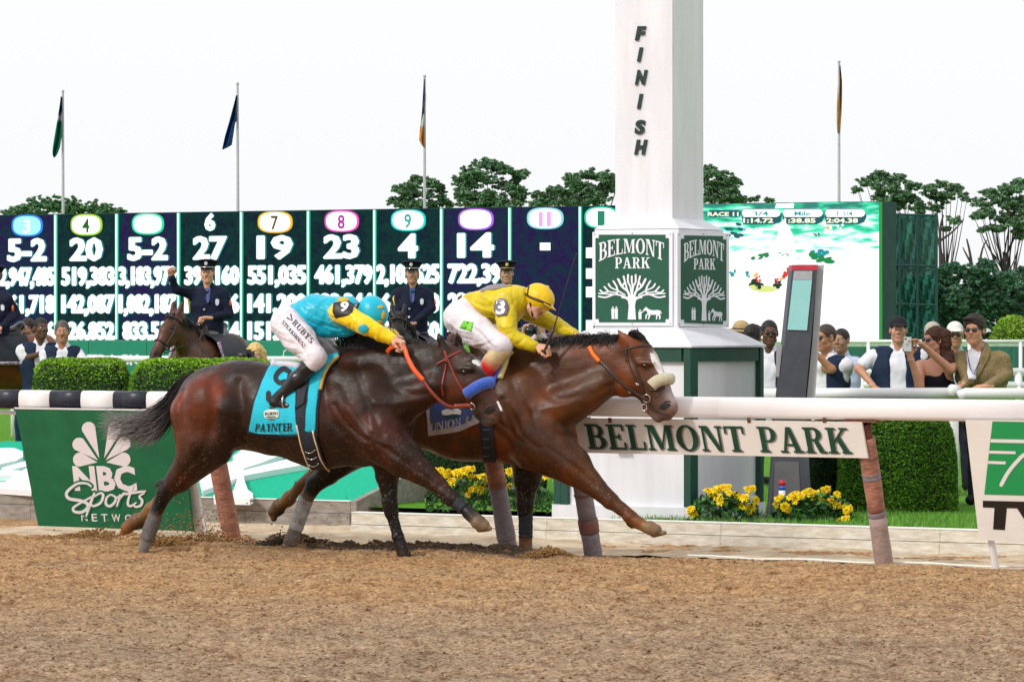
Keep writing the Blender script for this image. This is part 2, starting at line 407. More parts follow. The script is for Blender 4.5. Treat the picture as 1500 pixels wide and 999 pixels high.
def serif(ch):
    """slab-serif capitals in a 0..w x 0..1 box: (parts, width)"""
    th, se = .2, .07
    def stem(x, y0=0, y1=1, s0=1, s1=1, wd=th):
        r = [_t(x, x + wd, y0, y1)]
        if s0: r.append(_t(x - .09, x + wd + .09, y0, y0 + se))
        if s1: r.append(_t(x - .09, x + wd + .09, y1 - se, y1))
        return r
    q = lambda *p: (list(p), [[0, 1, 2, 3]])
    if ch == 'B': return stem(.09)[0:1] + [_t(0, .45, 0, .07), _t(0, .42, .93, 1), _t(.2, .45, .48, .55), arcs(.42, .74, .3, .26, .12, .2, -90, 90), arcs(.45, .275, .34, .275, .13, .2, -90, 90)], .8
    if ch == 'E': return [_t(.09, .29, 0, 1), _t(0, .72, 0, .07), _t(0, .7, .93, 1), _t(.29, .52, .47, .54), _t(.65, .72, .07, .28), _t(.63, .7, .74, .93), _t(.46, .52, .38, .63)], .75
    if ch == 'F': return [_t(.09, .29, 0, 1), _t(0, .4, 0, .07), _t(0, .7, .93, 1), _t(.29, .52, .47, .54), _t(.63, .7, .74, .93)], .72
    if ch == 'L': return [_t(.09, .29, 0, 1), _t(0, .7, 0, .07), _t(0, .4, .93, 1), _t(.63, .7, .07, .32)], .73
    if ch == 'M': return [_t(.09, .17, 0, 1), _t(0, .27, 0, .07), _t(.0, .17, .93, 1), _t(.85, 1.05, 0, 1), _t(.76, 1.14, 0, .07), _t(1.0, 1.14, .93, 1), q((.12, 1), (.34, 1), (.64, .1), (.5, .0)), q((.52, .0), (.6, .1), (.9, 1), (.82, 1))], 1.16
    if ch == 'N': return [_t(.09, .17, 0, 1), _t(0, .27, 0, .07), _t(0, .17, .93, 1), _t(.75, .83, 0, 1), _t(.65, .93, .93, 1), q((.1, 1), (.34, 1), (.83, .0), (.68, .0))], .95
    if ch == 'O': return [arcs(.45, .5, .45, .52, .23, .45, 0, 360, 28)], .92
    if ch == 'C': return [arcs(.45, .5, .45, .52, .23, .45, 40, 320, 24), _t(.74, .8, .68, .98)], .85
    if ch == 'G': return [arcs(.45, .5, .45, .52, .23, .45, 40, 330, 24), _t(.74, .8, .68, .98), _t(.66, .86, 0, .42), _t(.55, .92, .38, .45)], .95
    if ch == 'T': return [_t(.3, .5, 0, 1), _t(.2, .6, 0, .07), _t(0, .8, .93, 1), _t(0, .07, .7, .93), _t(.73, .8, .7, .93)], .82
    if ch == 'P': return [_t(.09, .29, 0, 1), _t(0, .4, 0, .07), _t(0, .42, .93, 1), arcs(.42, .7, .32, .3, .12, .23, -90, 90), _t(.29, .42, .4, .47)], .77
    if ch == 'R': return [_t(.09, .29, 0, 1), _t(0, .38, 0, .07), _t(0, .42, .93, 1), arcs(.42, .74, .31, .26, .11, .19, -90, 90), _t(.29, .42, .48, .55), q((.38, .5), (.56, .5), (.8, .0), (.58, .0)), _t(.7, .88, 0, .07)], .88
    if ch == 'A': return [q((.36, 1), (.5, 1), (.2, 0), (.12, 0)), q((.38, 1), (.54, 1), (.86, 0), (.64, 0)), _t(0, .3, 0, .07), _t(.54, .96, 0, .07), _t(.24, .66, .27, .34)], .97
    if ch == 'K': return [_t(.09, .29, 0, 1), _t(0, .38, 0, .07), _t(0, .38, .93, 1), q((.29, .38), (.29, .5), (.7, .97), (.8, .97)), q((.38, .56), (.54, .68), (.88, 0), (.64, 0)), _t(.56, .94, 0, .07), _t(.56, .9, .93, 1)], .95
    if ch == 'H': return [_t(.09, .29, 0, 1), _t(0, .38, 0, .07), _t(0, .38, .93, 1), _t(.66, .86, 0, 1), _t(.57, .95, 0, .07), _t(.57, .95, .93, 1), _t(.29, .66, .46, .54)], .97
    if ch == 'Y': return [_t(.33, .53, 0, .5), _t(.22, .64, 0, .07), q((.08, 1), (.3, 1), (.53, .48), (.35, .45)), q((.7, 1), (.8, 1), (.52, .45), (.42, .5)), _t(0, .38, .93, 1), _t(.6, .9, .93, 1)], .92
    if ch == 'U': return [_t(.09, .29, .3, 1), _t(0, .38, .93, 1), _t(.7, .78, .3, 1), _t(.6, .88, .93, 1), arcs(.435, .3, .345, .32, .145, .25, 180, 360)], .9
    if ch == 'I': return stem(.09), .38
    if ch == 'S': return [arcs(.36, .74, .34, .28, .14, .21, 60, 270), arcs(.36, .27, .36, .29, .14, .21, -120, 90), _t(.58, .64, .7, .98), _t(.03, .09, .03, .3)], .75
    return [], .4
def serif_text(s, gap=.08):
    x = 0; ms = []
    for ch in s:
        parts, w = serif(ch)
        for v, f in parts: ms.append(([(a + x, b) for a, b in v], f))
        x += w + gap
    return joinm(ms), (0, 0, x - gap, 1)

# ================================================================ SETTING
rng = np.random.default_rng(5); random.seed(5)
def vnoise(x, y, cell, seed=0):
    g = np.random.default_rng(seed).random((257, 257)).astype(np.float32)
    x = x / cell + 1000.37; y = y / cell + 1000.71
    i = np.floor(x).astype(int); j = np.floor(y).astype(int); u = x - i; v = y - j
    u = u * u * (3 - 2 * u); v = v * v * (3 - 2 * v); i %= 256; j %= 256
    return (g[i, j] * (1 - u) * (1 - v) + g[i + 1, j] * u * (1 - v) + g[i, j + 1] * (1 - u) * v + g[i + 1, j + 1] * u * v) - .5
def st(x, y):
    dx, dy = x - RAIL.x0, y - RAIL.y0
    return dx * RAIL.c - dy * RAIL.s, dx * RAIL.s + dy * RAIL.c
def base_z(t): return -.08 * np.clip((t + 1.0) / .9, 0, 1)
_h = np.random.default_rng(77)
HP = [(a_, -1.55 + .25 * _h.normal() - .9 * (i % 2), .07 + .02 * _h.random()) for i, a_ in enumerate(np.arange(-6.5, 3.5, .42))] + [(_h.uniform(-7, 2), _h.uniform(-9.5, -2.8), .07 + .03 * _h.random()) for _ in range(26)]
def track_z(x, y):
    s, t = st(x, y)
    z = base_z(t)
    z = z + .035 * vnoise(s, t * 2.2, .9, 1) + .026 * vnoise(x, y, .22, 2) + .012 * np.clip((23.5 - y) / 4, 0, 1) * vnoise(x, y, .13, 6) * 3
    b = np.abs(vnoise(x, y, .075, 3)) * 2; z = z + .017 * (b - .4)
    b = np.abs(vnoise(x, y * .8, .036, 4)) * 2; z = z + .009 * (b - .4)
    for c, w, a in ((-3.9, .10, .022), (-5.6, .12, .016), (-7.2, .1, .014)):      # harrow furrows along the track
        z = z - a * np.exp(-((t - c - .12 * vnoise(s, s * 0, 1.3, 8)) / w)**2) * 1.3
    for hs, ht_, hr in HP:
        d2 = ((s - hs) / hr)**2 + ((t - ht_) / (hr * .8))**2
        z = z - .030 * np.exp(-d2) + .018 * np.exp(-((np.sqrt(d2) - 1.7) / .5)**2)
    z = z + .035 * np.exp(-((t + .75) / .16)**2) * np.clip((s + 7) / .6, 0, 1) * np.clip((-2.0 - s) / .8, 0, 1) * (1 + 2 * vnoise(x, y, .1, 9))
    return z * 1.0
def axis(lo, hi, step, far_lo, far_hi):
    a = np.arange(lo, hi, step); l = -np.geomspace(step * 4, abs(far_lo - lo), 14)[::-1] + lo; r = np.geomspace(step * 4, abs(far_hi - hi), 14) + hi
    return np.concatenate([l, a, r])
m_dirt, nt, bs = _nodes('track dirt')
N, L = nt.nodes, nt.links
tc = N.new('ShaderNodeTexCoord')
def _noise(scale, detail=5, src=None, rough=.6):
    n = N.new('ShaderNodeTexNoise'); n.inputs['Scale'].default_value = scale; n.inputs['Detail'].default_value = detail; n.inputs['Roughness'].default_value = rough
    L.new(src or tc.outputs['Object'], n.inputs['Vector']); return n.outputs[0]
def _ramp(src, stops):
    r = N.new('ShaderNodeValToRGB'); L.new(src, r.inputs[0]); e = r.color_ramp.elements
    while len(e) < len(stops): e.new(.5)
    for i, (p, c) in enumerate(stops): e[i].position = p; e[i].color = (*c, 1)
    return r.outputs[0]
sepd = N.new('ShaderNodeSeparateXYZ'); L.new(tc.outputs['Object'], sepd.inputs[0])
mrd = N.new('ShaderNodeMapRange'); mrd.inputs[1].default_value = 21.2; mrd.inputs[2].default_value = 25.5; L.new(sepd.outputs[1], mrd.inputs[0])
big1 = _ramp(_noise(.7, 3), [(.40, (.56, .355, .175)), (.62, (.53, .36, .20))])       # warmer tan towards the rail
big2 = _ramp(_noise(.9, 3), [(.40, (.43, .33, .225)), (.62, (.50, .37, .24))])       # greyer tone towards the camera
mxd = N.new('ShaderNodeMixRGB'); L.new(mrd.outputs[0], mxd.inputs[0]); L.new(big2, mxd.inputs[1]); L.new(big1, mxd.inputs[2]); big = mxd.outputs[0]
fine = _ramp(_noise(38, 7, rough=.75), [(.33, (.16, .12, .10)), (.45, (.66, .62, .58)), (.58, (1.08, 1.06, 1.03)), (.76, (1.6, 1.56, 1.5))])
mu = N.new('ShaderNodeMixRGB'); mu.blend_type = 'MULTIPLY'; mu.inputs[0].default_value = 1; L.new(big, mu.inputs[1]); L.new(fine, mu.inputs[2])
mpd = N.new('ShaderNodeMapping'); mpd.inputs['Scale'].default_value = (1, .75, 1); L.new(tc.outputs['Object'], mpd.inputs[0])
p1 = _ramp(_noise(5.5, 6, mpd.outputs[0], .7), [(.35, (.56, .46, .42)), (.45, (.90, .86, .84)), (.56, (1.05, 1.05, 1.05)), (.70, (1.15, 1.13, 1.10))])       # damp reddish mottling
p2 = _ramp(_noise(14, 4, mpd.outputs[0], .65), [(.33, (.62, .50, .44)), (.43, (.97, .95, .94)), (.7, (1.12, 1.12, 1.12))])
for p_ in (p1, p2):
    m_x = N.new('ShaderNodeMixRGB'); m_x.blend_type = 'MULTIPLY'; m_x.inputs[0].default_value = 1; L.new(mu.outputs[0], m_x.inputs[1]); L.new(p_, m_x.inputs[2]); mu = m_x
sp = _ramp(_noise(75, 3), [(.58, (0, 0, 0)), (.66, (1, 1, 1))])
mu2 = N.new('ShaderNodeMixRGB'); L.new(sp, mu2.inputs[0]); L.new(mu.outputs[0], mu2.inputs[1]); mu2.inputs[2].default_value = (.34, .16, .09, 1)
L.new(mu2.outputs[0], bs.inputs['Base Color']); bs.inputs['Roughness'].default_value = .95; bs.inputs['Specular IOR Level'].default_value = .15
bp = N.new('ShaderNodeBump'); bp.inputs['Strength'].default_value = .9; bp.inputs['Distance'].default_value = .02
L.new(_noise(60, 6, rough=.7), bp.inputs['Height']); L.new(bp.outputs[0], bs.inputs['Normal'])

xs = axis(-4.6, 4.6, .0165, -60, 60); ys = axis(17.0, 31.6, .026, -10, 140)
X, Y = np.meshgrid(xs, ys, indexing='ij')
Z = track_z(X, Y)
outer = np.clip((np.abs(X) - 4.8) / 6, 0, 1) + np.clip((Y - 33) / 3, 0, 1) + np.clip((16 - Y) / 4, 0, 1)
Z = Z * (1 - np.clip(outer, 0, 1)) - .1 * np.clip(outer, 0, 1) * (Y > 33)
nx, ny = X.shape; ii = np.arange(nx * ny).reshape(nx, ny)
Q = np.stack([ii[:-1, :-1], ii[1:, :-1], ii[1:, 1:], ii[:-1, 1:]], -1).reshape(-1, 4)
obj('dirt_track', mesh('dirt_track', np.stack([X, Y, Z], -1).reshape(-1, 3), Q, True), m_dirt, kind='structure')
# loose clods, scattered (nobody could count them)
def clods(name, x, y, z, r, m, **props):
    base = np.array([(1, 0, 0), (-1, 0, 0), (0, 1, 0), (0, -1, 0), (0, 0, 1), (0, 0, -1)], float)
    fs = np.array([(0, 2, 4), (2, 1, 4), (1, 3, 4), (3, 0, 4), (2, 0, 5), (1, 2, 5), (3, 1, 5), (0, 3, 5)])
    n = len(x); jit = .6 + .8 * rng.random((n, 6, 1))
    a = rng.random(n) * 6.28; c, s = np.cos(a), np.sin(a)
    v = base[None] * jit * r[:, None, None]
    vx = v[..., 0] * c[:, None] - v[..., 1] * s[:, None]; vy = v[..., 0] * s[:, None] + v[..., 1] * c[:, None]
    v = np.stack([vx + x[:, None], vy + y[:, None], v[..., 2] * .75 + z[:, None]], -1).reshape(-1, 3)
    f = (fs[None] + 6 * np.arange(n)[:, None, None]).reshape(-1, 3)
    return obj(name, mesh(name, v, f), m, **props)
n = 9000
cx = rng.uniform(-4.6, 4.6, n); cy = 17 + 13 * rng.random(n)**1.1; ok = st(cx, cy)[1] < -.4; cx, cy = cx[ok], cy[ok]; cr = .004 + .011 * rng.random(len(cx))**2.5
clods('dirt_clods', cx, cy, track_z(cx, cy) + cr * .2, cr, mat('moist dirt clods', (.22, .15, .10), .95, .35, 12, .5, 80, spec=.1, c2=(.24, .14, .07)), kind='stuff', label='darker moist dirt clods lying among the paler ones on the track', category='dirt')
n = 26000
cx = rng.uniform(-4.6, 4.6, n); cy = 17 + 13 * rng.random(n)**1.1
t_ = st(cx, cy)[1]; ok = t_ < -.2; cx, cy = cx[ok], cy[ok]
cr = .0035 + .009 * rng.random(len(cx))**3
clods('dirt_clods', cx, cy, track_z(cx, cy) + cr * .2, cr, m_dirt, kind='stuff', label='loose brown dirt clods strewn over the race track', category='dirt')

# pale sand strip between track and kerb
m_sand = mat('pale sand', (.58, .47, .34), .95, .12, 5, .6, 50, spec=.15, c2=(.42, .31, .2))
ss = np.arange(-9, 7, .04); ts = np.arange(.12, 3.3, .04); S, T = np.meshgrid(ss, ts, indexing='ij')
Zs = -.07 + .03 * vnoise(S, T, .5, 12) + .025 * vnoise(S, T, .12, 13) + .010 * vnoise(S, T, .05, 14) + .05 * np.exp(-((T - 1.2) / .4)**2) * np.clip((-3.3 - S) / .6, 0, 1) * np.clip((S + 6.2) / .6, 0, 1)
Wx = RAIL.x0 + RAIL.c * S + RAIL.s * T; Wy = RAIL.y0 - RAIL.s * S + RAIL.c * T
nx, ny = S.shape; ii = np.arange(nx * ny).reshape(nx, ny)
Q = np.stack([ii[:-1, :-1], ii[1:, :-1], ii[1:, 1:], ii[:-1, 1:]], -1).reshape(-1, 4)
obj('sand_strip', mesh('sand_strip', np.stack([Wx, Wy, Zs], -1).reshape(-1, 3), Q, True), m_sand, kind='structure')
def RW(s, t, z): return RAIL.world((s, t, z))
def clod_heap(px, py, t, w, h, cnt, name, label, m, seed):
    """a kicked-up heap of clods round a pixel on the track"""
    r_ = np.random.default_rng(seed); c = RAIL.w(px, py, t)
    a = r_.normal(0, w, cnt); b = r_.normal(0, w * .6, cnt); zz = h * np.exp(-(a / w)**2) * r_.random(cnt)
    rr = .004 + .012 * r_.random(cnt)**2
    clods(name, c.x + a, c.y + b, np.maximum(track_z(c.x + a, c.y + b), -.1) + zz, rr, m, kind='stuff', label=label, category='dirt')
m_dark = mat('dark wet dirt', (.075, .055, .04), .95, .3, 30, .5, 80, spec=.1)
m_brown = mat('churned dirt', (.30, .17, .07), .95, .3, 30, .5, 80, spec=.1)
clod_heap(430, 802, -.9, .16, .07, 1100, 'kicked_dirt', 'dark churned dirt heaped round the planted hind foot of the bay', m_dark, 1)
clod_heap(240, 806, -1.5, .16, .06, 1200, 'kicked_dirt', 'brown dirt thrown up round the planted hind foot of the leading dark horse', m_brown, 2)
clod_heap(130, 800, -1.0, .22, .05, 900, 'kicked_dirt', 'low spray of brown dirt beside the green sponsor board', m_brown, 3)
clod_heap(300, 792, -.9, .22, .07, 900, 'kicked_dirt', 'spray of brown dirt at the foot of the leftmost rail post', m_brown, 4)
clod_heap(805, 812, -1.0, .14, .06, 1100, 'kicked_dirt', 'small brown dirt mound just ahead of the planted fore foot', m_brown, 5)
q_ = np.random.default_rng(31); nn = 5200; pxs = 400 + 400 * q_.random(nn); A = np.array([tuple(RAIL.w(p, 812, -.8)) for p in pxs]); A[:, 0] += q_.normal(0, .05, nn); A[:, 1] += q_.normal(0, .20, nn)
clods('soil_shade_band', A[:, 0], A[:, 1], track_z(A[:, 0], A[:, 1]) + .006, .004 + .013 * q_.random(nn)**2, mat('shade-dark soil', (.13, .095, .07), .95, .35, 20, .5, 80, spec=.1), kind='stuff', label='band of shade-dark soil clods painting in the shadow under and behind the racehorses', category='dirt')  # dark ridge soil; the horses' ground shadow is put into its colour
# flying specks
c = []; r_ = np.random.default_rng(9)
for px, py, w, h, k in ((290, 768, 60, 45, 420), (215, 776, 60, 30, 260), (440, 786, 40, 22, 160), (130, 786, 70, 22, 260), (380, 760, 120, 60, 90), (590, 800, 40, 20, 60)):
    for _ in range(k):
        c.append(RAIL.w(px + r_.normal(0, w * .5), py - abs(r_.normal(0, h * .5)) + 14, -1.3 + r_.normal(0, .25)))
c = np.array([tuple(p) for p in c]); clods('flying_dirt', c[:, 0], c[:, 1], c[:, 2], .003 + .008 * r_.random(len(c))**2, m_brown, kind='stuff', label='specks of dirt flying up behind the hooves', category='dirt')

# lawn beyond the kerb, and the far field
m_grass = mat('grass', (.10, .27, .015), .9, .3, 20, .8, 60, spec=.1, c2=(.05, .15, .012))
v = [RW(-300, 1.86, .09), RW(120, 1.86, .09), RW(300, 600, .09), RW(-900, 600, .09)]
# leave the ramp bed area as well: the lawn lies under it
mb = MB(); mb.add([RW(-3.42, 1.86, .09), RW(60, 1.86, .09), RW(260, 900, .09), RW(-3.42, 900, .09)], [[0, 1, 2, 3]])
mb.add([RW(-400, 3.25, .086), RW(-3.42, 3.25, .086), RW(-3.42, 900, .086), RW(-1500, 900, .086)], [[0, 1, 2, 3]])
mb.build('lawn', m_grass, kind='structure')
def blades(name, pts, h, w, m, **props):
    n = len(pts); P = np.array(pts); a = rng.random(n) * 6.28; hh = h * (.5 + rng.random(n)); ww = w * (.6 + .8 * rng.random(n))
    lx, ly = rng.normal(0, .35, n) * hh, rng.normal(0, .35, n) * hh
    A = P + np.stack([np.cos(a) * ww, np.sin(a) * ww, np.zeros(n)], 1); B = P - np.stack([np.cos(a) * ww, np.sin(a) * ww, np.zeros(n)], 1)
    T = P + np.stack([lx, ly, hh], 1)
    v = np.stack([A, B, T], 1).reshape(-1, 3); f = np.arange(3 * n).reshape(-1, 3)
    return obj(name, mesh(name, v, f), m, **props)
m_blade = mat('grass blades', (.14, .32, .03), .7, .3, 8, c2=(.06, .18, .02))
gp = []
for _ in range(16000):
    s_, t__ = rng.uniform(-3.4, 4.2), 1.9 + 2.4 * rng.random()**1.5
    gp.append(tuple(RW(s_, t__, .088)))
for _ in range(7000):
    s_, t__ = rng.uniform(-9.5, -3), rng.uniform(5.6, 9)
    gp.append(tuple(RW(s_, t__, .084)))
blades('grass_tufts', gp, .05, .005, m_blade, kind='stuff', label='short green grass of the infield lawn behind the kerb', category='grass')

# ---- kerb of stacked boards
m_plank = mat('weathered white board', (.74, .71, .63), .8, .08, 4, .5, 30, c2=(.56, .50, .40), stretch=(.6, 4, 9))
m_ptop = mat('kerb cap', (.80, .80, .76), .7, .05, 5, .2, 40)
m_greyb = mat('grey weathered board', (.30, .27, .24), .9, .15, 4, .4, 30, c2=(.2, .17, .14), stretch=(.5, 4, 6))
def rbox(mb, s0, s1, t0, t1, z0, z1):
    v = [RW(s, t, z) for z in (z0, z1) for s, t in ((s0, t0), (s1, t0), (s1, t1), (s0, t1))]
    return mb.add(v, [[3, 2, 1, 0], [4, 5, 6, 7], [0, 1, 5, 4], [1, 2, 6, 5], [2, 3, 7, 6], [3, 0, 4, 7]])
kerb = thing('kerb', 'long low white timber kerb behind the rail, below the finish post', 'kerb', RW(-3.4, 1.75, -.1))
def sub(name, mb, m, parent, smooth=False, **props):
    """build world-space shapes under a parent that stands somewhere"""
    o = mb.build(name, m, None, smooth, **props); M = Matrix.Translation(parent.location) @ parent.rotation_euler.to_matrix().to_4x4()
    o.parent = parent; o.matrix_parent_inverse = M.inverted(); return o
s0 = RAIL.loc(515, 755, 1.75).x; j = s0; k = 0
while j < 7:
    e = j + 1.9 - .3 * (k % 2)
    sub('board', rbox(MB(), j, min(e, 7) - .004, 1.75, 1.86, .02, .112), m_plank, kerb); sub('board', rbox(MB(), j + (.0 if k == 0 else .0), min(e, 7) - .004, 1.735, 1.86, -.1, .015), m_plank, kerb)
    sub('cap_strip', rbox(MB(), j, min(e, 7) - .003, 1.745, 1.865, .113, .121), m_ptop, kerb); j = e; k += 1
# narrow white hose-like strip at the foot of the rail posts
mb = MB(); mb.tube([RW(s, .08 + .02 * math.sin(s * 3), -.045 + .006 * math.sin(s * 7)) for s in np.arange(-1.7, 6, .2)], .008, 6)
o = mb.build('edging_strip', m_ptop, label='thin white strip lying in the sand between the rail posts', category='strip')

# ---- green carpeted bed with raised white letters (left)
m_turf = mat('green carpet', (.015, .42, .25), .9, .1, 30, .3, 200, spec=.1)
bed = thing('carpeted_bed', 'sloping bright green carpeted bed carrying large white raised letters, behind the rail', 'flower bed', RW(-5, 3, .1))
def bz(t): return .135 + (t - 3.02) * .15
sA, sB = -12.5, RAIL.loc(520, 748, 3.02).x
sC = RAIL.loc(668, 655, 5.6).x
sub('carpet', MB().add([RW(sA, 3.02, bz(3.02)), RW(sB, 3.02, bz(3.02)), RW(sC, 5.6, bz(5.6)), RW(sA, 5.6, bz(5.6)), RW(sA, 3.02, -.1), RW(sB, 3.02, -.1), RW(sC, 5.6, -.1), RW(sA, 5.6, -.1)], [[0, 1, 2, 3], [4, 7, 6, 5], [0, 4, 5, 1], [1, 5, 6, 2], [2, 6, 7, 3], [3, 7, 4, 0]]), m_turf, bed)
j = sA
while j < sB:
    e = min(j + 2.4, sB)
    for z0, z1, dt in ((.04, .142, 0), (-.1, .036, -.012)): sub('board', rbox(MB(), j, e - .004, 2.95 + dt, 3.01, z0, z1), m_greyb, bed)
    sub('cap_strip', rbox(MB(), j, e - .003, 2.94, 3.012, .144, .151), m_ptop, bed); j = e
v = [RW(sB, 2.95, -.1), RW(sB + .06, 2.95, -.1), RW(sC + .06, 5.6, -.1), RW(sC, 5.6, -.1)]
v += [p + Vector((0, 0, bz(t) + .1 + .015)) for p, t in zip(v, (3.0, 3.0, 5.6, 5.6))]
sub('end_board', MB().add(v, [[3, 2, 1, 0], [4, 5, 6, 7], [0, 1, 5, 4], [1, 2, 6, 5], [2, 3, 7, 6], [3, 0, 4, 7]]), m_greyb, bed)
m_white = mat('white paint', (.80, .79, .80), .45, .03, 3, .1, 20)
m_foam = mat('white letter foam', (.84, .85, .88), .6, .04, 10, .2, 60)
def bedmap(px, py):
    k, m_ = (px - CX) / F, -(py - CY) / F        # ray meets the sloping bed
    # z = HC + m Y ; t = c0 + c1 Y
    c0 = -(RAIL.x0 * RAIL.s + RAIL.y0 * RAIL.c); c1 = k * RAIL.s + RAIL.c
    a = .135 - 3.02 * .15
    Yv = (a + .15 * c0 - HC) / (m_ - .15 * c1)
    return Vector((k * Yv, Yv, HC + m_ * Yv))
letters = [
    [[(291, 702), (318, 691), (345, 681), (356, 699), (352, 706), (297, 727)], [(341, 676), (356, 665), (400, 665), (415, 673), (385, 685), (357, 694), (352, 706), (345, 690)],
     [(357, 697), (400, 686), (435, 677), (459, 680), (462, 686), (400, 697), (358, 705)], [(345, 690), (357, 694), (358, 712), (363, 726), (370, 731), (371, 738), (366, 740), (314, 739), (313, 734), (322, 729), (342, 728), (347, 712)], [(296, 691), (309, 682), (312, 679), (307, 688), (298, 693)]],
    [[(-30, 664), (20, 663), (33, 668), (34, 676), (24, 682), (-30, 694)], [(2, 693), (40, 682), (42, 690), (12, 697)], [(-30, 696), (30, 697), (22, 704), (-30, 706)],
     [(8, 714), (24, 702), (40, 694), (46, 727), (-30, 722), (-30, 717)]]]
for L_ in letters:
    mb = MB()
    for i, pts in enumerate(L_): mb.prism([bedmap(*p) + Vector((0, 0, .001 * i)) for p in pts], (0, -.012, .05 + .0013 * i))
    sub('raised_letter', mb, m_foam, bed)

# ---- running rail: checkered left part, white right part
zt = 1.155
def rail_profile():
    w, h = .062, .078; pts = []
    for i in range(14):
        a = 2 * math.pi * i / 14; ca, sa = math.cos(a), math.sin(a)
        pts.append((-.37 + w * math.copysign(abs(ca)**.6, ca), zt - h + h * math.copysign(abs(sa)**.6, sa)))
    return pts
prof = rail_profile()
rail = thing('running_rail', 'white tubular running rail on leaning posts, black and white checkered at its left end', 'rail', RW(0, -.3, 0))
m_railw = mat('rail white', (.84, .80, .80), .35, .03, 3, .08, 15, coat=.2)
m_railb = mat('rail black', (.008, .010, .022), .35, .3, 20)
m_metal = mat('galvanised', (.45, .43, .42), .45, .2, 10, .2, 30, metal=.4)
def rail_piece(s0, s1, m):
    rings = [[RW(s, t, z) for t, z in prof] for s in (s0, s1 - .002)]
    return sub('rail_segment', MB().loft(rings), m, rail, True)
b_px = [-175, -125, -72, -22, 27, 72, 118, 165, 214, 262, 308, 356, 405]
bs_ = [RAIL.loc(p, 585, -.43).x for p in b_px]
while bs_[-1] < RAIL.loc(590, 590, -.43).x: bs_.append(bs_[-1] + .26)
for i in range(len(bs_) - 1): rail_piece(bs_[i], bs_[i + 1], m_railb if i % 2 else m_railw)
j = bs_[-1]
while j < 6: rail_piece(j, min(j + 2.6, 6), m_railw); j += 2.6
o = MB(); o.tube([RW(s, -.3, .965) for s in (-12, bs_[-1])], .016, 8); sub('under_tube', o, m_white, rail)

# posts
def lean_t(z): return -.35 + (1.0 - z) * .324
def leanmap(px, py, dt=0.0):
    t = -.3
    for _ in range(5):
        p = RAIL.loc(px, py, t + dt); t = lean_t(p.z)
    return RAIL.world(p)
m_postp = mat('pink brown taped post', (.38, .17, .11), .75, .2, 9, .5, 25, c2=(.24, .10, .07), stretch=(1, 1, 2.5))
m_tape = mat('dusty grey tape', (.24, .20, .22), .8, .15, 20, .5, 50, stretch=(1, 1, 3))
m_band = mat('brown tape band', (.20, .085, .07), .7, .2, 12, .4, 40)
m_rust = mat('rusty bracket', (.16, .05, .03), .8, .4, 25, .4, 60)
def post(px, kind, r=.066):
    s = RAIL.loc(px, 815, 0).x
    ax = lambda z: RW(s, lean_t(z) + (.0), z)
    def seg(z0, z1, rr, name, m):
        mb = MB(); zs = np.linspace(z0, z1, 7)
        mb.tube([ax(z) for z in zs], [rr * (1 + .03 * random.uniform(-1, 1)) for _ in zs], 14, up=(0, 1, 0)); return sub(name, mb, m, rail, True)
    if kind == 0: 
        seg(-.12, .98, r, 'post', m_postp)
    elif kind == 1:
        seg(-.12, .45, r * .99, 'tape_wrap', m_tape); seg(.45, .98, r, 'post', m_postp)
        seg(.05, .14, r * 1.06, 'tape_band', m_tape)
    elif kind == 2:
        seg(-.12, .12, r * .97, 'tape_wrap', m_tape); seg(.12, .22, r * 1.08, 'tape_band', m_band); seg(.22, .62, r, 'tape_wrap', m_tape); seg(.62, .98, r * .97, 'post', m_postp)
        for z in (.4, .55): seg(z, z + .018, r * 1.05, 'tape_band', m_band)
    else:
        seg(-.12, .30, r * 1.0, 'tape_wrap', mat('grey pink tape', (.36, .26, .23), .8, .15, 14, .5, 50)); seg(.30, .87, r * .98, 'post', m_postp)
        seg(.30, .335, r * 1.04, 'tape_band', m_tape); seg(.57, .615, r * 1.04, 'tape_band', m_tape); seg(.72, .73, r * 1.03, 'tape_band', m_band)
        seg(.87, .97, r * .72, 'bracket', m_rust)
    sub('mounting_plate', MB().box(tuple(ax(.988)), (.26, .14, .012), RAIL.rz), m_rust, rail)
post(342, 0, .072); post(746, 1, .07); post(870, 2, .07); post(1296, 3)

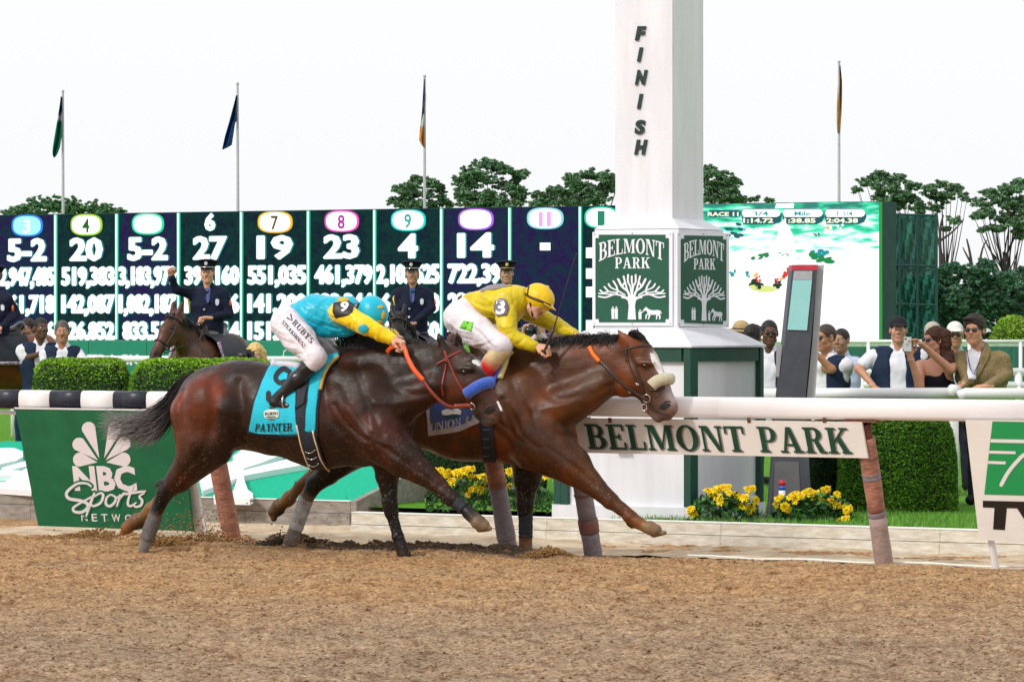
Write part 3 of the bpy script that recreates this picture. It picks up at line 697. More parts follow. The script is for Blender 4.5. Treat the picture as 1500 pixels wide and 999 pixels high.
# boards hanging from the rail
m_board = mat('cream board', (.80, .76, .72), .5, .04, 6, .1, 40)
m_letter = mat('dark green lettering', (.008, .06, .032), .5, .15, 10)
m_letter_edge = mat('grey letter edge', (.30, .28, .28), .6, .05, 9)  # for the grey copy of the letters, offset right and down
NRM = (RAIL.world((0, -1, -.0)) - RAIL.world((0, 0, 0))).normalized()
def slab(pts, fn, back, name, m, parent, lift=0.0, **p):
    base = [fn(*q) + NRM * lift for q in pts]; return sub(name, MB().prism(base, -NRM * back), m, parent, **p)
def flat(m2, fn, lift, th, name, m, parent, **p):
    o = decal(m2, fn, NRM, lift, th, name, m, None, **p); M = Matrix.Translation(parent.location) @ parent.rotation_euler.to_matrix().to_4x4()
    o.parent = parent; o.matrix_parent_inverse = M.inverted(); return o
lm = lambda dt: (lambda px, py: leanmap(px, py, dt))
def belmont_board(x0, x1, y0a, y0b, y1a, y1b, label, tx0, tx1):
    b = thing('name_board', label, 'sign', leanmap((x0 + x1) / 2, (y0a + y1b) / 2, -.08), group='name boards hanging from the rail')
    sk = 9
    slab([(x0, y0a), (x1, y0b), (x1 + sk, y1b), (x0 + sk, y1a)], lm(-.08), .02, 'panel', m_board, b)
    whole = serif_text('BELMONT PARK')[1][2]; wB = serif_text('BELMONT')[1][2]; wP = serif_text('PARK')[1][2]
    def yy(x, f): a = (x - x0) / (x1 - x0); return (y0a + (y0b - y0a) * a) * (1 - f) + (y1a + (y1b - y1a) * a) * f
    h0, h1 = .17, .88
    TL, TR, BR, BL = (tx0, yy(tx0, h0)), (tx1, yy(tx1, h0)), (tx1 + 7, yy(tx1, h1)), (tx0 + 7, yy(tx0, h1))
    sh = lambda q: (q[0] + 2.4, q[1] + 1.5)
    for word, u0, u1 in (('BELMONT', 0, wB / whole), ('PARK', 1 - wP / whole, 1)):
        t, box = serif_text(word); mixp = lambda A, B_, u: (A[0] + (B_[0] - A[0]) * u, A[1] + (B_[1] - A[1]) * u)
        c4 = [mixp(TL, TR, u0), mixp(TL, TR, u1), mixp(BL, BR, u1), mixp(BL, BR, u0)]
        flat(quadmap(t, *[sh(q) for q in c4], box), lm(-.08), .002, .001, 'letter_edge', m_letter_edge, b)
        flat(quadmap(t, *c4, box), lm(-.08), .005, .004, 'lettering', m_letter, b)
    for px in (x0 + 52, (x0 + x1) / 2 + 45, x1 - 55):
        slab([(px - 2.5, y0a - 2 + (y0b - y0a) * .3), (px + 2.5, y0a - 2 + (y0b - y0a) * .3), (px + 3, y0a + 7), (px - 2, y0a + 7)], lm(-.085), .004, 'clip', m_rust, b)
belmont_board(841, 1262, 612, 618, 663, 671, 'long cream name board with dark green serif letters, hung right of the bay', 856, 1242)
belmont_board(255, 645, 596, 606, 648, 660, 'cream name board mostly hidden behind the two racing horses', 268, 632)

# green sponsor board at the left
m_gboard = mat('green sponsor board', (.003, .130, .050), .6, .15, 5, .1, 60)
m_print = mat('white print', (.80, .74, .76), .5, .03, 9)
nb = thing('sponsor_board', 'dark green sponsor board with white feather emblem below the checkered rail', 'sign', leanmap(160, 700, -.1))
slab([(22, 599), (262, 603), (283, 778), (56, 770)], lm(-.12), .02, 'panel', m_gboard, nb)
slab([(20, 596.5), (262, 600), (262, 602.5), (22, 599)], lm(-.125), .02, 'top_edge', m_white, nb)
flat(poly((266, 690), (288, 696), (305, 782), (282, 779)), lm(-.02), 0, .02, 'support', m_white, nb)
def feather(bx, by, ang, ln, w, n=10):
    pts = []
    for i in range(n + 1):
        a = -math.pi / 2 + math.pi * i / n
        pts.append((ln - w / 2 + math.cos(a) * w / 2, math.sin(a) * w / 2))
    pts = [(0, 0)] + pts
    c, s = math.cos(R(ang)), math.sin(R(ang))
    return poly(*[(bx + x * c + y * s, by - x * s + y * c) for x, y in pts])
fe = [feather(143, 677, 171, 36, 21), feather(144, 674, 140, 46, 20), feather(146, 671, 110, 56, 20), feather(153, 671, 70, 56, 20), feather(155, 674, 42, 46, 20), feather(156, 677, 9, 36, 21)]
flat(joinm(fe), lm(-.12), .002, .002, 'emblem', m_print, nb)
flat(quadmap(text2d('NBC', .045), (106, 682), (197, 682), (202, 721), (110, 719)), lm(-.12), .002, .002, 'lettering', m_print, nb)
edge = [[(134, 712), (128, 708), (115, 708), (103, 716), (98, 723), (102, 730), (118, 733), (128, 737), (129, 744), (120, 750), (110, 749), (108, 744), (116, 738), (134, 728)],
        [(139, 722), (134, 735), (127, 756)], [(137, 728), (148, 722), (152, 726), (148, 736), (138, 741), (134, 738)],
        [(163, 724), (157, 729), (156, 738), (162, 741), (169, 735), (170, 728), (163, 724)], [(170, 729), (176, 727), (177, 725), (172, 741)], [(176, 730), (182, 723), (187, 724)],
        [(196, 711), (188, 735), (192, 741), (200, 736)], [(184, 723), (200, 721), (214, 719)], [(212, 722), (205, 727), (209, 733), (207, 740), (199, 742), (197, 738)]]
sc_m = []
for i, e in enumerate(edge):
    q = spline(e, 5); nq = len(q); sc_m.append(ribbon(q, [(4.6 if i in (0,) else 3.8) * (.55 + .45 * math.sin(math.pi * min(1, (a + .6) / nq))) for a in range(nq)]))
sh = []
for v_, f_ in sc_m: sh.append((v_, f_))
flat(joinm([ribbon(spline(e, 4), 8.5) for e in edge[:6]]), lm(-.12), .0046, .0008, 'lettering_outline', m_gboard, nb)
flat(joinm(sc_m), lm(-.12), .0062, .0015, 'lettering', m_print, nb)
x = 119
for ch, w in zip('NETWORK', (9, 8, 9, 13, 11, 9, 9)):
    flat(quadmap(text2d(ch, .012), (x, 752 + (x - 119) * .02), (x + w, 752 + (x - 119) * .02), (x + w + 1, 763 + (x - 119) * .02), (x + 1, 763 + (x - 119) * .02)), lm(-.12), .002, .002, 'lettering', m_print, nb); x += w + 6.2

# cream and green board at the right edge
tb = thing('sponsor_board', 'cream board with green panel and thick black letters at the right edge', 'sign', leanmap(1480, 700, -.1))
m_green2 = mat('bright green print', (.01, .30, .085), .5, .05, 5)
m_black = mat('black print', (.012, .008, .008), .5, .2, 9)
slab([(1414, 615), (1640, 617), (1600, 803), (1434, 790)], lm(-.12), .02, 'panel', m_board, tb)
flat(poly((1454, 617), (1606, 620), (1596, 728), (1442, 724)), lm(-.12), .002, .001, 'green_panel', m_green2, tb)
s7 = [poly((1452, 643), (1560, 645), (1560, 650), (1451, 648)), poly((1450, 660), (1488, 661), (1488, 665), (1449, 664)), poly((1448, 675), (1474, 676), (1473, 680), (1447, 679)), ribbon(spline([(1467, 710), (1477, 692), (1490, 676), (1504, 664), (1540, 650)], 5), 5.5)]
flat(joinm(s7), lm(-.12), .004, .001, 'emblem', m_print, tb)
flat(poly((1440, 733), (1520, 735), (1520, 745), (1440, 743)), lm(-.12), .002, .0015, 'lettering', m_black, tb)
flat(poly((1457, 743), (1475, 743), (1472, 776), (1455, 775)), lm(-.12), .0021, .0015, 'lettering', m_black, tb)
flat(poly((1490, 744), (1508, 744), (1522, 766), (1534, 745), (1550, 745), (1528, 782), (1514, 781)), lm(-.12), .0021, .0015, 'lettering', m_black, tb)
o = MB(); o.tube([leanmap(1451, 786, -.05), leanmap(1460, 838, -.05)], .026, 10, up=(0, 1, 0)); sub('support', o, m_white, tb)

# ---- finish post
PF = Frame(0, 0, 31)
pc = at(966, 482, 33.0)
PF.x0, PF.y0 = pc.x, pc.y
fp = thing('finish_post', 'tall white square finish post with green park signs and dark upright letters', 'finish post', (pc.x, pc.y, .08), PF.rz)
m_stucco = mat('white stucco', (.76, .76, .80), .75, .03, 2.2, .15, 90, c2=(.68, .68, .72), stretch=(4, 4, .5), detail=8)
m_gpost = mat('dark green trim', (.004, .055, .034), .6, .2, 8)
m_sign = mat('park sign green', (.002, .080, .042), .6, .1, 6)
m_signw = mat('park sign white', (.80, .80, .86), .5, .03, 5)
def sq(h, z): return [(-h, -h, z), (h, -h, z), (h, h, z), (-h, h, z)]
def fz(v): v.location.z -= .08; return v
def plain(name, mb, m, **p): o = mb.build(name, m, fp, **p); o.location.z = -.08; return o
plain('shaft', MB().loft([sq(.27, 2.56), sq(.266, 9.5)]), m_stucco)
plain('upper_skirt', MB().loft([sq(.40, 2.475), sq(.33, 2.52), sq(.275, 2.56)]), m_stucco)
plain('sign_block', MB().loft([sq(.395, 1.66), sq(.395, 2.472)]), m_stucco)
plain('lower_skirt', MB().loft([sq(.66, 1.50), sq(.66, 1.515), sq(.53, 1.60), sq(.41, 1.658)]), m_stucco)
plain('base', MB().loft([sq(.60, .10), sq(.60, 1.498)]), m_stucco)
plain('plinth', MB().loft([sq(.655, .0), sq(.655, .20)]), m_stucco)
mb = MB()
for a in (0, 90, 180, 270):
    M = Matrix.Rotation(R(a), 3, 'Z')
    for c, d in (((-.58, -.612, .85), (.13, .06, 1.29)), ((.612, -.612, .85), (.065, .06, 1.29)), ((.02, -.613, 1.44), (1.07, .055, .11))):
        mb.box(tuple(M @ Vector(c)), d, ax=M)
plain('green_frame', mb, m_gpost)
def fpt(px, py, side):
    """pixel to the left (0) or right (1) face of the post, in the post's frame"""
    o, d = PF.ray(px, py)
    if side == 0: t = (-.397 - o.y) / d.y
    else: t = (.397 - o.x) / d.x
    p = o + d * t; return p - Vector((0, 0, .08))
N0, N1 = Vector((0, -1, 0)), Vector((1, 0, 0))
def pdec(m2, side, lift, th, name, m, base=None, parent=fp):
    return decal(m2, (lambda a, b: fpt(a, b, side)) if base is None else base, (N0, N1)[side], lift, th, name, m, parent)
def notched(x0, y0, x1, y1, y0b, y1b, c=5):
    return poly((x0 + c, y0), (x1 - c, y0b), (x1 - c, y0b + c), (x1, y0b + c), (x1, y1b - c), (x1 - c, y1b - c), (x1 - c, y1b), (x0 + c, y1), (x0 + c, y1 - c), (x0, y1 - c), (x0, y0 + c), (x0 + c, y0 + c))
def tree_logo():
    """tree emblem in a unit box (x right, y down)"""
    m = [poly((.44, .98), (.455, .7), (.44, .56), (.34, .53), (.36, .49), (.46, .51), (.5, .42), (.54, .51), (.64, .49), (.66, .53), (.56, .56), (.545, .7), (.56, .98))]
    W = .026
    def br(*p, w=W): m.append(ribbon(spline(p, 4), w))
    for s in (1, -1):
        X = lambda x: .5 + s * x
        br((X(.03), .6), (X(.12), .5), (X(.25), .46), (X(.38), .52), (X(.48), .50), w=.032)
        br((X(.03), .52), (X(.06), .4), (X(.14), .3), (X(.2), .14), w=.034)
        br((X(.0), .5), (X(.02), .3), (X(.055), .2), (X(.055), .05))
        br((X(.02), .32), (X(.0), .2), (X(.0), .08)) if s == 1 else None
        br((X(.06), .4), (X(.09), .25), (X(.12), .08)); br((X(.14), .3), (X(.11), .22))
        br((X(.1), .47), (X(.2), .38), (X(.22), .3), (X(.27), .18)); br((X(.2), .38), (X(.3), .32), (X(.34), .24))
        br((X(.2), .38), (X(.22), .45)); br((X(.22), .42), (X(.33), .4), (X(.40), .3)); br((X(.33), .4), (X(.42), .42), (X(.46), .37))
        br((X(.25), .46), (X(.36), .45), (X(.48), .44)) 
    # two people, a handler and a horse
    for cx_ in (.225, .275): m += [ellipse(cx_, .73, .013, .02, 8), poly((cx_ - .025, .76), (cx_ + .022, .755), (cx_ + .02, .88), (cx_ + .022, .97), (cx_ - .018, .97), (cx_ - .02, .86))]
    m += [ellipse(.62, .79, .013, .018, 8), poly((.595, .82), (.645, .82), (.66, .80), (.665, .815), (.64, .86), (.64, .975), (.6, .975))]
    hs = [(.665, .80), (.675, .76), (.70, .73), (.705, .715), (.72, .735), (.75, .77), (.80, .79), (.88, .785), (.92, .80), (.935, .86), (.925, .865), (.915, .83), (.91, .88), (.92, .93), (.91, .98), (.895, .98), (.9, .93), (.875, .88), (.865, .98), (.85, .98), (.855, .88), (.80, .885), (.775, .87), (.765, .92), (.745, .98), (.73, .98), (.745, .92), (.74, .87), (.72, .9), (.71, .97), (.695, .97), (.70, .89), (.73, .85), (.72, .81), (.70, .79), (.675, .815)]
    m.append(poly(*hs))
    return joinm(m)
def park_sign(side, x0, y0, x1, y1, y0b, y1b, label):
    sgn = thing('park_sign', label, 'sign', (pc.x, pc.y, .08), PF.rz, group='park signs on the finish post')
    pdec(notched(x0 - 5, y0 - 4, x1 + 5, y1 + 5, y0b - 4, y1b + 5, 0.5), side, .002, .012, 'backing', m_signw, parent=sgn)
    pdec(notched(x0, y0, x1, y1, y0b, y1b), side, .017, .004, 'panel', m_sign, parent=sgn)
    W_ = x1 - x0; H_ = y1 - y0
    for a_, b_ in ((x0 - 2, y0 - 1), (x1 + 2, y0b - 1), (x0 - 2, y1 + 2), (x1 + 2, y1b + 2), ((x0 + x1) / 2, y0 - 2), ((x0 + x1) / 2, y1 + 2.5)): pdec(ellipse(a_, b_, 1.1, 1.1, 8), side, .0145, .003, 'screw', m_metal, parent=sgn)
    def U(u, v):
        return (x0 + W_ * u, (y0 + (y0b - y0) * u) * (1 - v) + (y1 + (y1b - y1) * u) * v)
    def put(m2, lift, name, box=None):
        v, f = m2; pdec(([U(*p) for p in v], f), side, lift, .002, name, m_signw, parent=sgn)
    ms = []; x = 0; tot = sum(serif(c)[1] + .06 for c in 'BELMONT')
    for ch in 'BELMONT':       # arched line of letters
        parts, w = serif(ch)
        for v, f in parts:
            o_ = []
            for a, b in v:
                u = (x + a) / tot; o_.append((.05 + .9 * u, .245 + .30 * (u - .5)**2 * 1.3 - .035 - b * (.155 + .09 * abs(u - .5) * 2 * .6)))
            ms.append((o_, f))
        x += w + .06
    put(joinm(ms), .021, 'lettering')
    t, box = serif_text('PARK'); v, f = t
    put(([(.27 + .48 * a / box[2], .385 - b * .125) for a, b in v], f), .021, 'lettering')
    v, f = tree_logo(); put(([(.03 + .94 * a, .43 + .55 * b) for a, b in v], f), .021, 'emblem')
park_sign(0, 874, 344, 981, 472, 344, 472, 'wider green park sign with white tree emblem on the left face of the finish post')
park_sign(1, 995, 345, 1061, 473, 346, 475, 'narrower green park sign with white tree emblem on the right face of the finish post')
m_fl = mat('black green letters', (.006, .03, .025), .4, .1, 9)
def shaft(px, py):
    o, d = PF.ray(px, py); t = (-.270 - o.y) / d.y; return o + d * t - Vector((0, 0, .08))
for ch, x0, x1, y0, y1 in (('F', 931, 947, 39, 60), ('I', 934, 943, 70, 91), ('N', 931, 949, 103, 125), ('I', 934, 943, 138, 160), ('S', 930, 947, 176, 197), ('H', 930, 949, 205, 227)):
    sk = 4 if ch != 'S' else 3; wd = x1 - x0
    m2 = text2d(ch, .05, 4) if ch != 'I' else ([(0, 0), (1, 0), (1, 1), (0, 1)], [[0, 1, 2, 3]])
    inn = 4.5 if ch == 'I' else wd - sk
    pdec(quadmap(m2, (x0 + sk, y0), (x0 + sk + inn, y0), (x0 + inn, y1), (x0, y1)), 0, .001, .014, 'raised_letter', m_fl, base=shaft)
m_lamp = mat('dark green lamp', (.005, .06, .035), .4)
plain('floodlight_box', MB().box((-.02, -.68, .78), (.13, .1, .16)), m_lamp)

# ---- timing pylon
py_ = thing('timing_pylon', 'leaning dark grey pylon with pale screen and red top beside the finish post', 'pylon', at(1158, 765, 32.6))
m_dg = mat('dark grey metal', (.055, .06, .075), .5, .15, 9, .1, 60); m_lg = mat('pale grey edge', (.38, .37, .39), .5, .08, 6)
m_scr = mat('pale teal screen', (.30, .62, .62), .25, .03, 4); m_red = mat('faded red cap', (.52, .03, .06), .5, .15, 12)
m_silver = mat('silver panel', (.42, .43, .46), .3, .1, 20, metal=.3)
D = 32.4
def pq(pts, Y, dep, name, m): 
    return sub(name, MB().prism([at(x, y, Y) for x, y in pts], (0, dep, 0)), m, py_)
pq([(1160, 396), (1197, 396), (1188, 500), (1180, 582), (1190, 765), (1127, 765), (1141, 582)], D, .42, 'body', m_dg)
pq([(1160.5, 388), (1198, 388), (1197, 396), (1160, 396)], D - .004, .43, 'cap', m_red)
pq([(1163, 397), (1190, 397), (1189.5, 409.5), (1161.5, 409.5)], D - .010, .008, 'panel', m_silver)
pq([(1161.5, 410), (1189.5, 410), (1182, 484), (1153.5, 483)], D - .012, .010, 'screen', m_scr)
pq([(1197, 389), (1207, 388), (1194, 585), (1181, 590), (1190, 500)], D + .05, .5, 'side_panel', m_lg)
pq([(1138, 505), (1146, 505), (1141, 552), (1137, 552)], D + .1, .05, 'bracket', m_lg)
pq([(1135, 676), (1170, 676), (1174, 760), (1132, 760)], D - .006, .005, 'access_panel', mat('grey panel', (.12, .12, .125), .6, .1, 9))
can = thing('striped_marker', 'short red, blue and white banded marker standing in front of the pylon', 'marker', at(1145, 735, 32.1))
for y0, y1, c in ((703, 711, (.55, .02, .03)), (711, 718, (.02, .10, .50)), (718, 732, (.75, .78, .82))):
    a, b = at(1145.5, y0, 32.1), at(1145.5, y1, 32.1)
    sub('band', MB().tube([b, a + Vector((0, 0, -.0005))], .027, 14, up=(0, 1, 0)), mat('band', c, .5, .05), can, True)
sub('stake', MB().tube([at(1145.5, 732, 32.1), at(1145.5, 758, 32.1)], .012, 8, up=(0, 1, 0)), m_dg, can)

# ---- second fence of white pipe, and the far rails
def pipe(name, label, pts, r, posts=(), zb=.09, extra=(), group=None, pr=None):
    f_ = thing(name, label, 'fence', (pts[0][0], pts[0][1], zb), group=group)
    sub('pipe', MB().tube(pts, r, 12), m_white, f_, True)
    for e in extra: sub('pipe', MB().tube(e, r, 12), m_white, f_, True)
    for p in posts: sub('post', MB().tube([(p[0], p[1], zb), (p[0], p[1], p[2])], pr or r, 12, up=(0, 1, 0)), m_white, f_, True)
    return f_
a, b = at(1100, 577, 35.2), at(1408, 576, 34.6)
c_, d_ = at(1412, 577, 34.4), at(1560, 577, 34.4)
pf = pipe('pipe_fence', 'white pipe fence with a joint that the spectators lean on at right', [a, b], .05, posts=[at(1396, 578, 34.7)], extra=[[at(1404, 581, 34.4), at(1414, 576.5, 34.4), d_]])
sub('joint', MB().tube([at(1393, 572, 34.55), at(1402, 574, 34.5)], .058, 12), m_white, pf, True)
sub('joint_ring', MB().tube([at(1199, 577, 35.03), at(1201, 577, 35.03)], .052, 12), m_dg, pf, True)
f1 = Frame(*at(1240, 500, 62).to_2d(), 6)
def fr(px, py, Y): return at(px, py, Y)
pipe('far_rail', 'pale top rail of the turf course seen behind the spectators', [fr(1100, 500, 66), fr(1560, 500, 66)], .028, posts=[fr(x, 501, 66) for x in (1120, 1200, 1272, 1345, 1420, 1495)], pr=.03, group='distant white rails')
pipe('far_rail', 'upper white pipe rail behind the spectators at right', [fr(1100, 543, 46), fr(1560, 545, 46)], .045, posts=[fr(x, 544, 46) for x in (1150, 1262, 1380, 1492)], extra=[[fr(1100, 562, 46), fr(1560, 565, 46)]], group='distant white rails')
pipe('far_rail', 'white rail passing behind the clipped hedges at left', [fr(-60, 525, 57), fr(620, 527, 57)], .045, posts=[fr(x, 526, 57) for x in (20, 150, 270, 400, 520)], group='distant white rails')
# grass verge / green windscreen under the far rail
m_gscr = mat('green windscreen', (.02, .13, .09), .8, .15, 3, .2, 60, stretch=(8, 1, 1))
ws = thing('green_barrier', 'low dark green barrier with pale top edge behind the spectators', 'barrier', fr(1300, 560, 68))
j = 1090
while j < 1590:
    sub('panel', MB().prism([fr(j, 508, 68), fr(j + 48, 508, 68), fr(j + 48, 580, 68), fr(j, 580, 68)], (0, .06, 0)), m_gscr, ws); j += 49
sub('top_edge', MB().prism([fr(1090, 503, 68), fr(1590, 503, 68), fr(1590, 507.5, 68), fr(1090, 507.5, 68)], (0, .1, 0)), mat('pale green grey', (.35, .45, .38), .8), ws)
gb = thing('green_barrier', 'long green banner board with white lettering under the odds board', 'banner', fr(260, 520, 60))
m_ban = mat('green banner', (.01, .24, .15), .7, .08, 3)
bx = [-40, 60, 130, 215, 330, 430, 540, 640]
for i in range(len(bx) - 1):
    sub('panel', MB().prism([fr(bx[i], 499, 60), fr(bx[i + 1] - .6, 499, 60), fr(bx[i + 1] - .6, 560, 60), fr(bx[i], 560, 60)], (0, .08, 0)), m_ban, gb)
NB = Vector((0, -1, 0))
def gflat(m2, Y, lift, th, name, m, parent):
    o = decal(m2, lambda a, b: at(a, b, Y), NB, lift, th, name, m, None); o.parent = parent; o.matrix_parent_inverse = Matrix.Translation(parent.location).inverted(); return o
gflat(quadmap(text2d('TRACK', .03), (128, 519), (206, 519), (206, 535), (128, 535)), 60, .002, .004, 'lettering', m_signw, gb)
gflat(joinm([ribbon([(419, 513), (416, 514), (415, 522), (424, 523)], 1.8), ellipse(414, 523, 4, 1.8), ribbon([(470, 512), (470, 524)], 2), ribbon([(476, 512), (488, 512)], 2)]), 60, .002, .004, 'emblem', m_signw, gb)

# ================================================================ RACING HORSES AND JOCKEYS
COAT1, COAT1R, BLK, MUZ, MUST, GREY, WHT = (.021, .0080, .0040), (.085, .019, .005), (.004, .0035, .0035), (.060, .045, .040), (.19, .090, .026), (.17, .15, .14), (.75, .72, .70)
HOOF = (.19, .12, .065)
PINK = (.50, .24, .20)
def mk_frame(px, py, psi):
    Yp = HC * F / (py - CY); p = at(px, py, Yp); return Frame(p.x, p.y, psi)
def tracer(fr):
    def q(l):
        """(x0,y0,off0,r0, x1,y1,off1,r1, colour, k, w) in pixels -> capsule in the frame"""
        x0, y0, o0, r0, x1, y1, o1, r1 = l[:8]; c = l[8] if len(l) > 8 else 0; k = l[9] if len(l) > 9 else .03; w = l[10] if len(l) > 10 else 1
        a, b = fr.loc(x0, y0, o0), fr.loc(x1, y1, o1)
        return cap(a, b, r0 * fr.Y(a) / F, r1 * fr.Y(b) / F, c, k, w)
    def e(x, y, o, rx, ry, rz, tilt=0, c=0, k=.03, op=1):
        """ellipsoid: radii in metres (along, lateral, up), tilt degrees (nose down positive)"""
        return ell(fr.loc(x, y, o), (rx, ry, rz), roty(R(tilt)), c, k, op)
    return q, e
def sub_f(fr): return dict(location=fr.origin, rz=fr.rz)
def drape_fn(fr, bvh, lift=0.0):
    def fn(px, py):
        o, d = fr.ray(px, py); h = bvh.ray_cast(o, d)
        if h[0] is None: return None
        n = h[1]; n = n if n.dot(d) < 0 else -n
        return (h[0] + n * lift, n)
    return fn
def drape_poly(fr, bvh, pts, lift, th, name, m, parent, step=4, rag=0, **p):
    """a cloth patch: the pixel polygon filled with a fine grid and laid on the body"""
    xs = [a[0] for a in pts]; ys = [a[1] for a in pts]; fn = drape_fn(fr, bvh)
    def clipline(y):
        xr = []
        for i in range(len(pts)):
            (x0, y0), (x1, y1) = pts[i], pts[(i + 1) % len(pts)]
            if (y0 <= y < y1) or (y1 <= y < y0): xr.append(x0 + (y - y0) / (y1 - y0) * (x1 - x0))
        return (min(xr), max(xr)) if len(xr) >= 2 else None
    y0, y1 = min(ys) + .05, max(ys) - .05; ny = max(2, int((y1 - y0) / step)); nx = max(2, int((max(xs) - min(xs)) / step))
    rows = []
    for j in range(ny + 1):
        y = y0 + (y1 - y0) * j / ny; c = clipline(y)
        if c is None: continue
        row = []
        for i in range(nx + 1):
            x = c[0] + (c[1] - c[0]) * i / nx; h = fn(x, y); row.append(h)
        rows.append(row)
    rows = [r for r in rows if sum(h is not None for h in r) > 1]
    for r in rows:
        good = [i for i, h in enumerate(r) if h]
        for i in range(len(r)):
            if r[i] is None: r[i] = r[min(good, key=lambda g: abs(g - i))]
    v = []; n = len(rows[0])
    for s_ in (lift, lift + th):
        for r in rows: v += [P + N_ * s_ for P, N_ in r]
    m_ = len(rows); f = []
    for j in range(m_ - 1):
        for i in range(n - 1):
            a = j * n + i; f.append([a, a + 1, a + n + 1, a + n]); b = a + m_ * n; f.append([b, b + n, b + n + 1, b + 1])
    ring = [i for i in range(n)] + [j * n + n - 1 for j in range(1, m_)] + [(m_ - 1) * n + i for i in range(n - 2, -1, -1)] + [j * n for j in range(m_ - 2, 0, -1)]
    for a, b in zip(ring, ring[1:] + ring[:1]): f.append([a, a + m_ * n, b + m_ * n, b])
    return obj(name, mesh(name, v, f, True), m, parent, **p)
def drape_tube(fr, bvh, pts, r, name, m, parent, lift=None, flat=1, n=7, sub_=5, taper=None, **p):
    fn = drape_fn(fr, bvh); out = []
    for x, y in spline(pts, sub_):
        h = fn(x, y)
        if h: out.append(h[0] + h[1] * (r * .4 if lift is None else lift))
    for _ in range(2): out = [out[0]] + [(out[i - 1] + out[i] * 2 + out[i + 1]) / 4 for i in range(1, len(out) - 1)] + [out[-1]]
    return MB().tube(out, r, n).build(name, m, parent, True, **p)
def hair(name, roots, tips, n, m, parent, r=.0016, jit=.03, mid=None, seed=0, seg=6, wave=.01, kind='stuff', tipc=None):
    """strands between interpolated root and tip positions (lists of points), through optional mid points"""
    r_ = np.random.default_rng(seed); v = []; f = []; C_ = []
    def pick(L_, u): 
        u *= len(L_) - 1; i = min(int(u), len(L_) - 2); return Vector(L_[i]).lerp(Vector(L_[i + 1]), u - i)
    for _ in range(n):
        u = r_.random(); u2 = min(1, max(0, u + r_.normal(0, .12)))
        ln = 1 - .45 * r_.random()**2
        P = [pick(roots, u)] + ([pick(g, min(1, max(0, u + r_.normal(0, .05)))) for g in mid] if mid else []) + [pick(tips, u2)]
        P = [p + Vector(r_.normal(0, jit, 3)) * (i / (len(P) - 1)) for i, p in enumerate(P)]
        Q_ = spline([tuple(p) for p in P], seg); cut = max(3, int(len(Q_) * ln)); Q_ = Q_[:cut]
        ph = r_.random() * 6; b = len(v); k = len(Q_)
        for i, p in enumerate(Q_):
            p = Vector(p) + Vector((0, wave * math.sin(ph + i * .8), wave * math.cos(ph * 2 + i * .9))) * (i / k)
            t = (Vector(Q_[min(i + 1, k - 1)]) - Vector(Q_[max(i - 1, 0)])).normalized(); a = t.cross(Vector((0, 1, 0))).normalized(); bb = t.cross(a)
            w = r * (1.15 - i / k) * (1 + r_.random() * .3)
            for q in range(3):
                g = q * 2.094 + ph; v.append(p + a * w * math.cos(g) + bb * w * math.sin(g)); C_.append(i / k)
        for i in range(k - 1):
            for q in range(3): f.append([b + 3 * i + q, b + 3 * i + (q + 1) % 3, b + 3 * i + 3 + (q + 1) % 3, b + 3 * i + 3 + q])
    col = None
    if tipc is not None:
        g = np.clip((np.array(C_) - .35) / .5, 0, 1)[:, None]; col = np.array(tipc[0]) * (1 - g) + np.array(tipc[1]) * g
    return obj(name, mesh(name, v, np.array(f), True, col), m, parent, kind=kind)
m_coat1 = mat_attr('dark bay coat', .37, .27, .35, 6, .32, 45, hairy=True)
m_coat2 = mat_attr('bay coat', .38, .30, .35, 6, .32, 45, hairy=True)
m_hairb = mat('black hair', (.008, .007, .007), .5, .3, 20)
m_hairt = mat_attr('tail hair', .55, .3, .2, 20, 0)
m_leather = mat('red brown leather', (.22, .028, .012), .4, .25, 30, .2, 90)
m_leatherd = mat('dark leather', (.035, .018, .012), .4, .25, 30, .2, 90)
m_orange = mat('orange rubber rein', (.75, .095, .010), .5, .1, 40)
m_steel = mat('polished steel', (.75, .72, .68), .2, .05, 9, metal=1)
m_eye = mat('dark eye', (.006, .004, .003), .05, .1, 9, spec=.8)
m_cyan = mat('cyan cloth', (.010, .50, .66), .7, .06, 9, .4, 120)
m_cyandk = mat('black cloth', (.010, .014, .022), .7, .2, 20, .3, 80)
m_bluef = mat('blue fleece', (.010, .105, .62), .95, .1, 60, 1.0, 160, sheen=.4)
m_creamf = mat('cream fleece', (.74, .66, .45), .95, .1, 40, 1.0, 160, sheen=.4)
m_gold = mat('gold edging', (.50, .31, .07), .6, .15, 20, .2, 80)
m_creamp = mat('cream piping', (.72, .56, .34), .6, .1, 20)

def ml(fr, L_):
    out = []
    for pts, w, d in L_:
        P = [fr.loc(x, y, -.18) for x, y in spline(pts, 3)]; k = fr.Y(P[0]) / F; out.append(([np.array((p.x, p.z)) for p in P], w * k, d))
    return out
FORE = [([(518, 532), (545, 585), (570, 635)], 6, -.013), ([(478, 555), (492, 610), (535, 662)], 7, -.014), ([(506, 560), (528, 595), (556, 628)], 7, .006), ([(498, 592), (520, 625), (552, 645)], 4, -.010),
        ([(520, 600), (545, 632), (575, 650)], 4, .006), ([(560, 560), (605, 578), (640, 575)], 6, -.011), ([(550, 540), (600, 538), (640, 532)], 8, -.002), ([(556, 590), (590, 590), (630, 580)], 5, .007), ([(575, 655), (610, 683), (645, 712)], 4, -.007), ([(590, 652), (620, 680), (648, 704)], 3, .004),
        ([(545, 600), (560, 640), (590, 668)], 4, -.007), ([(530, 560), (540, 575), (560, 590)], 6, .002)]
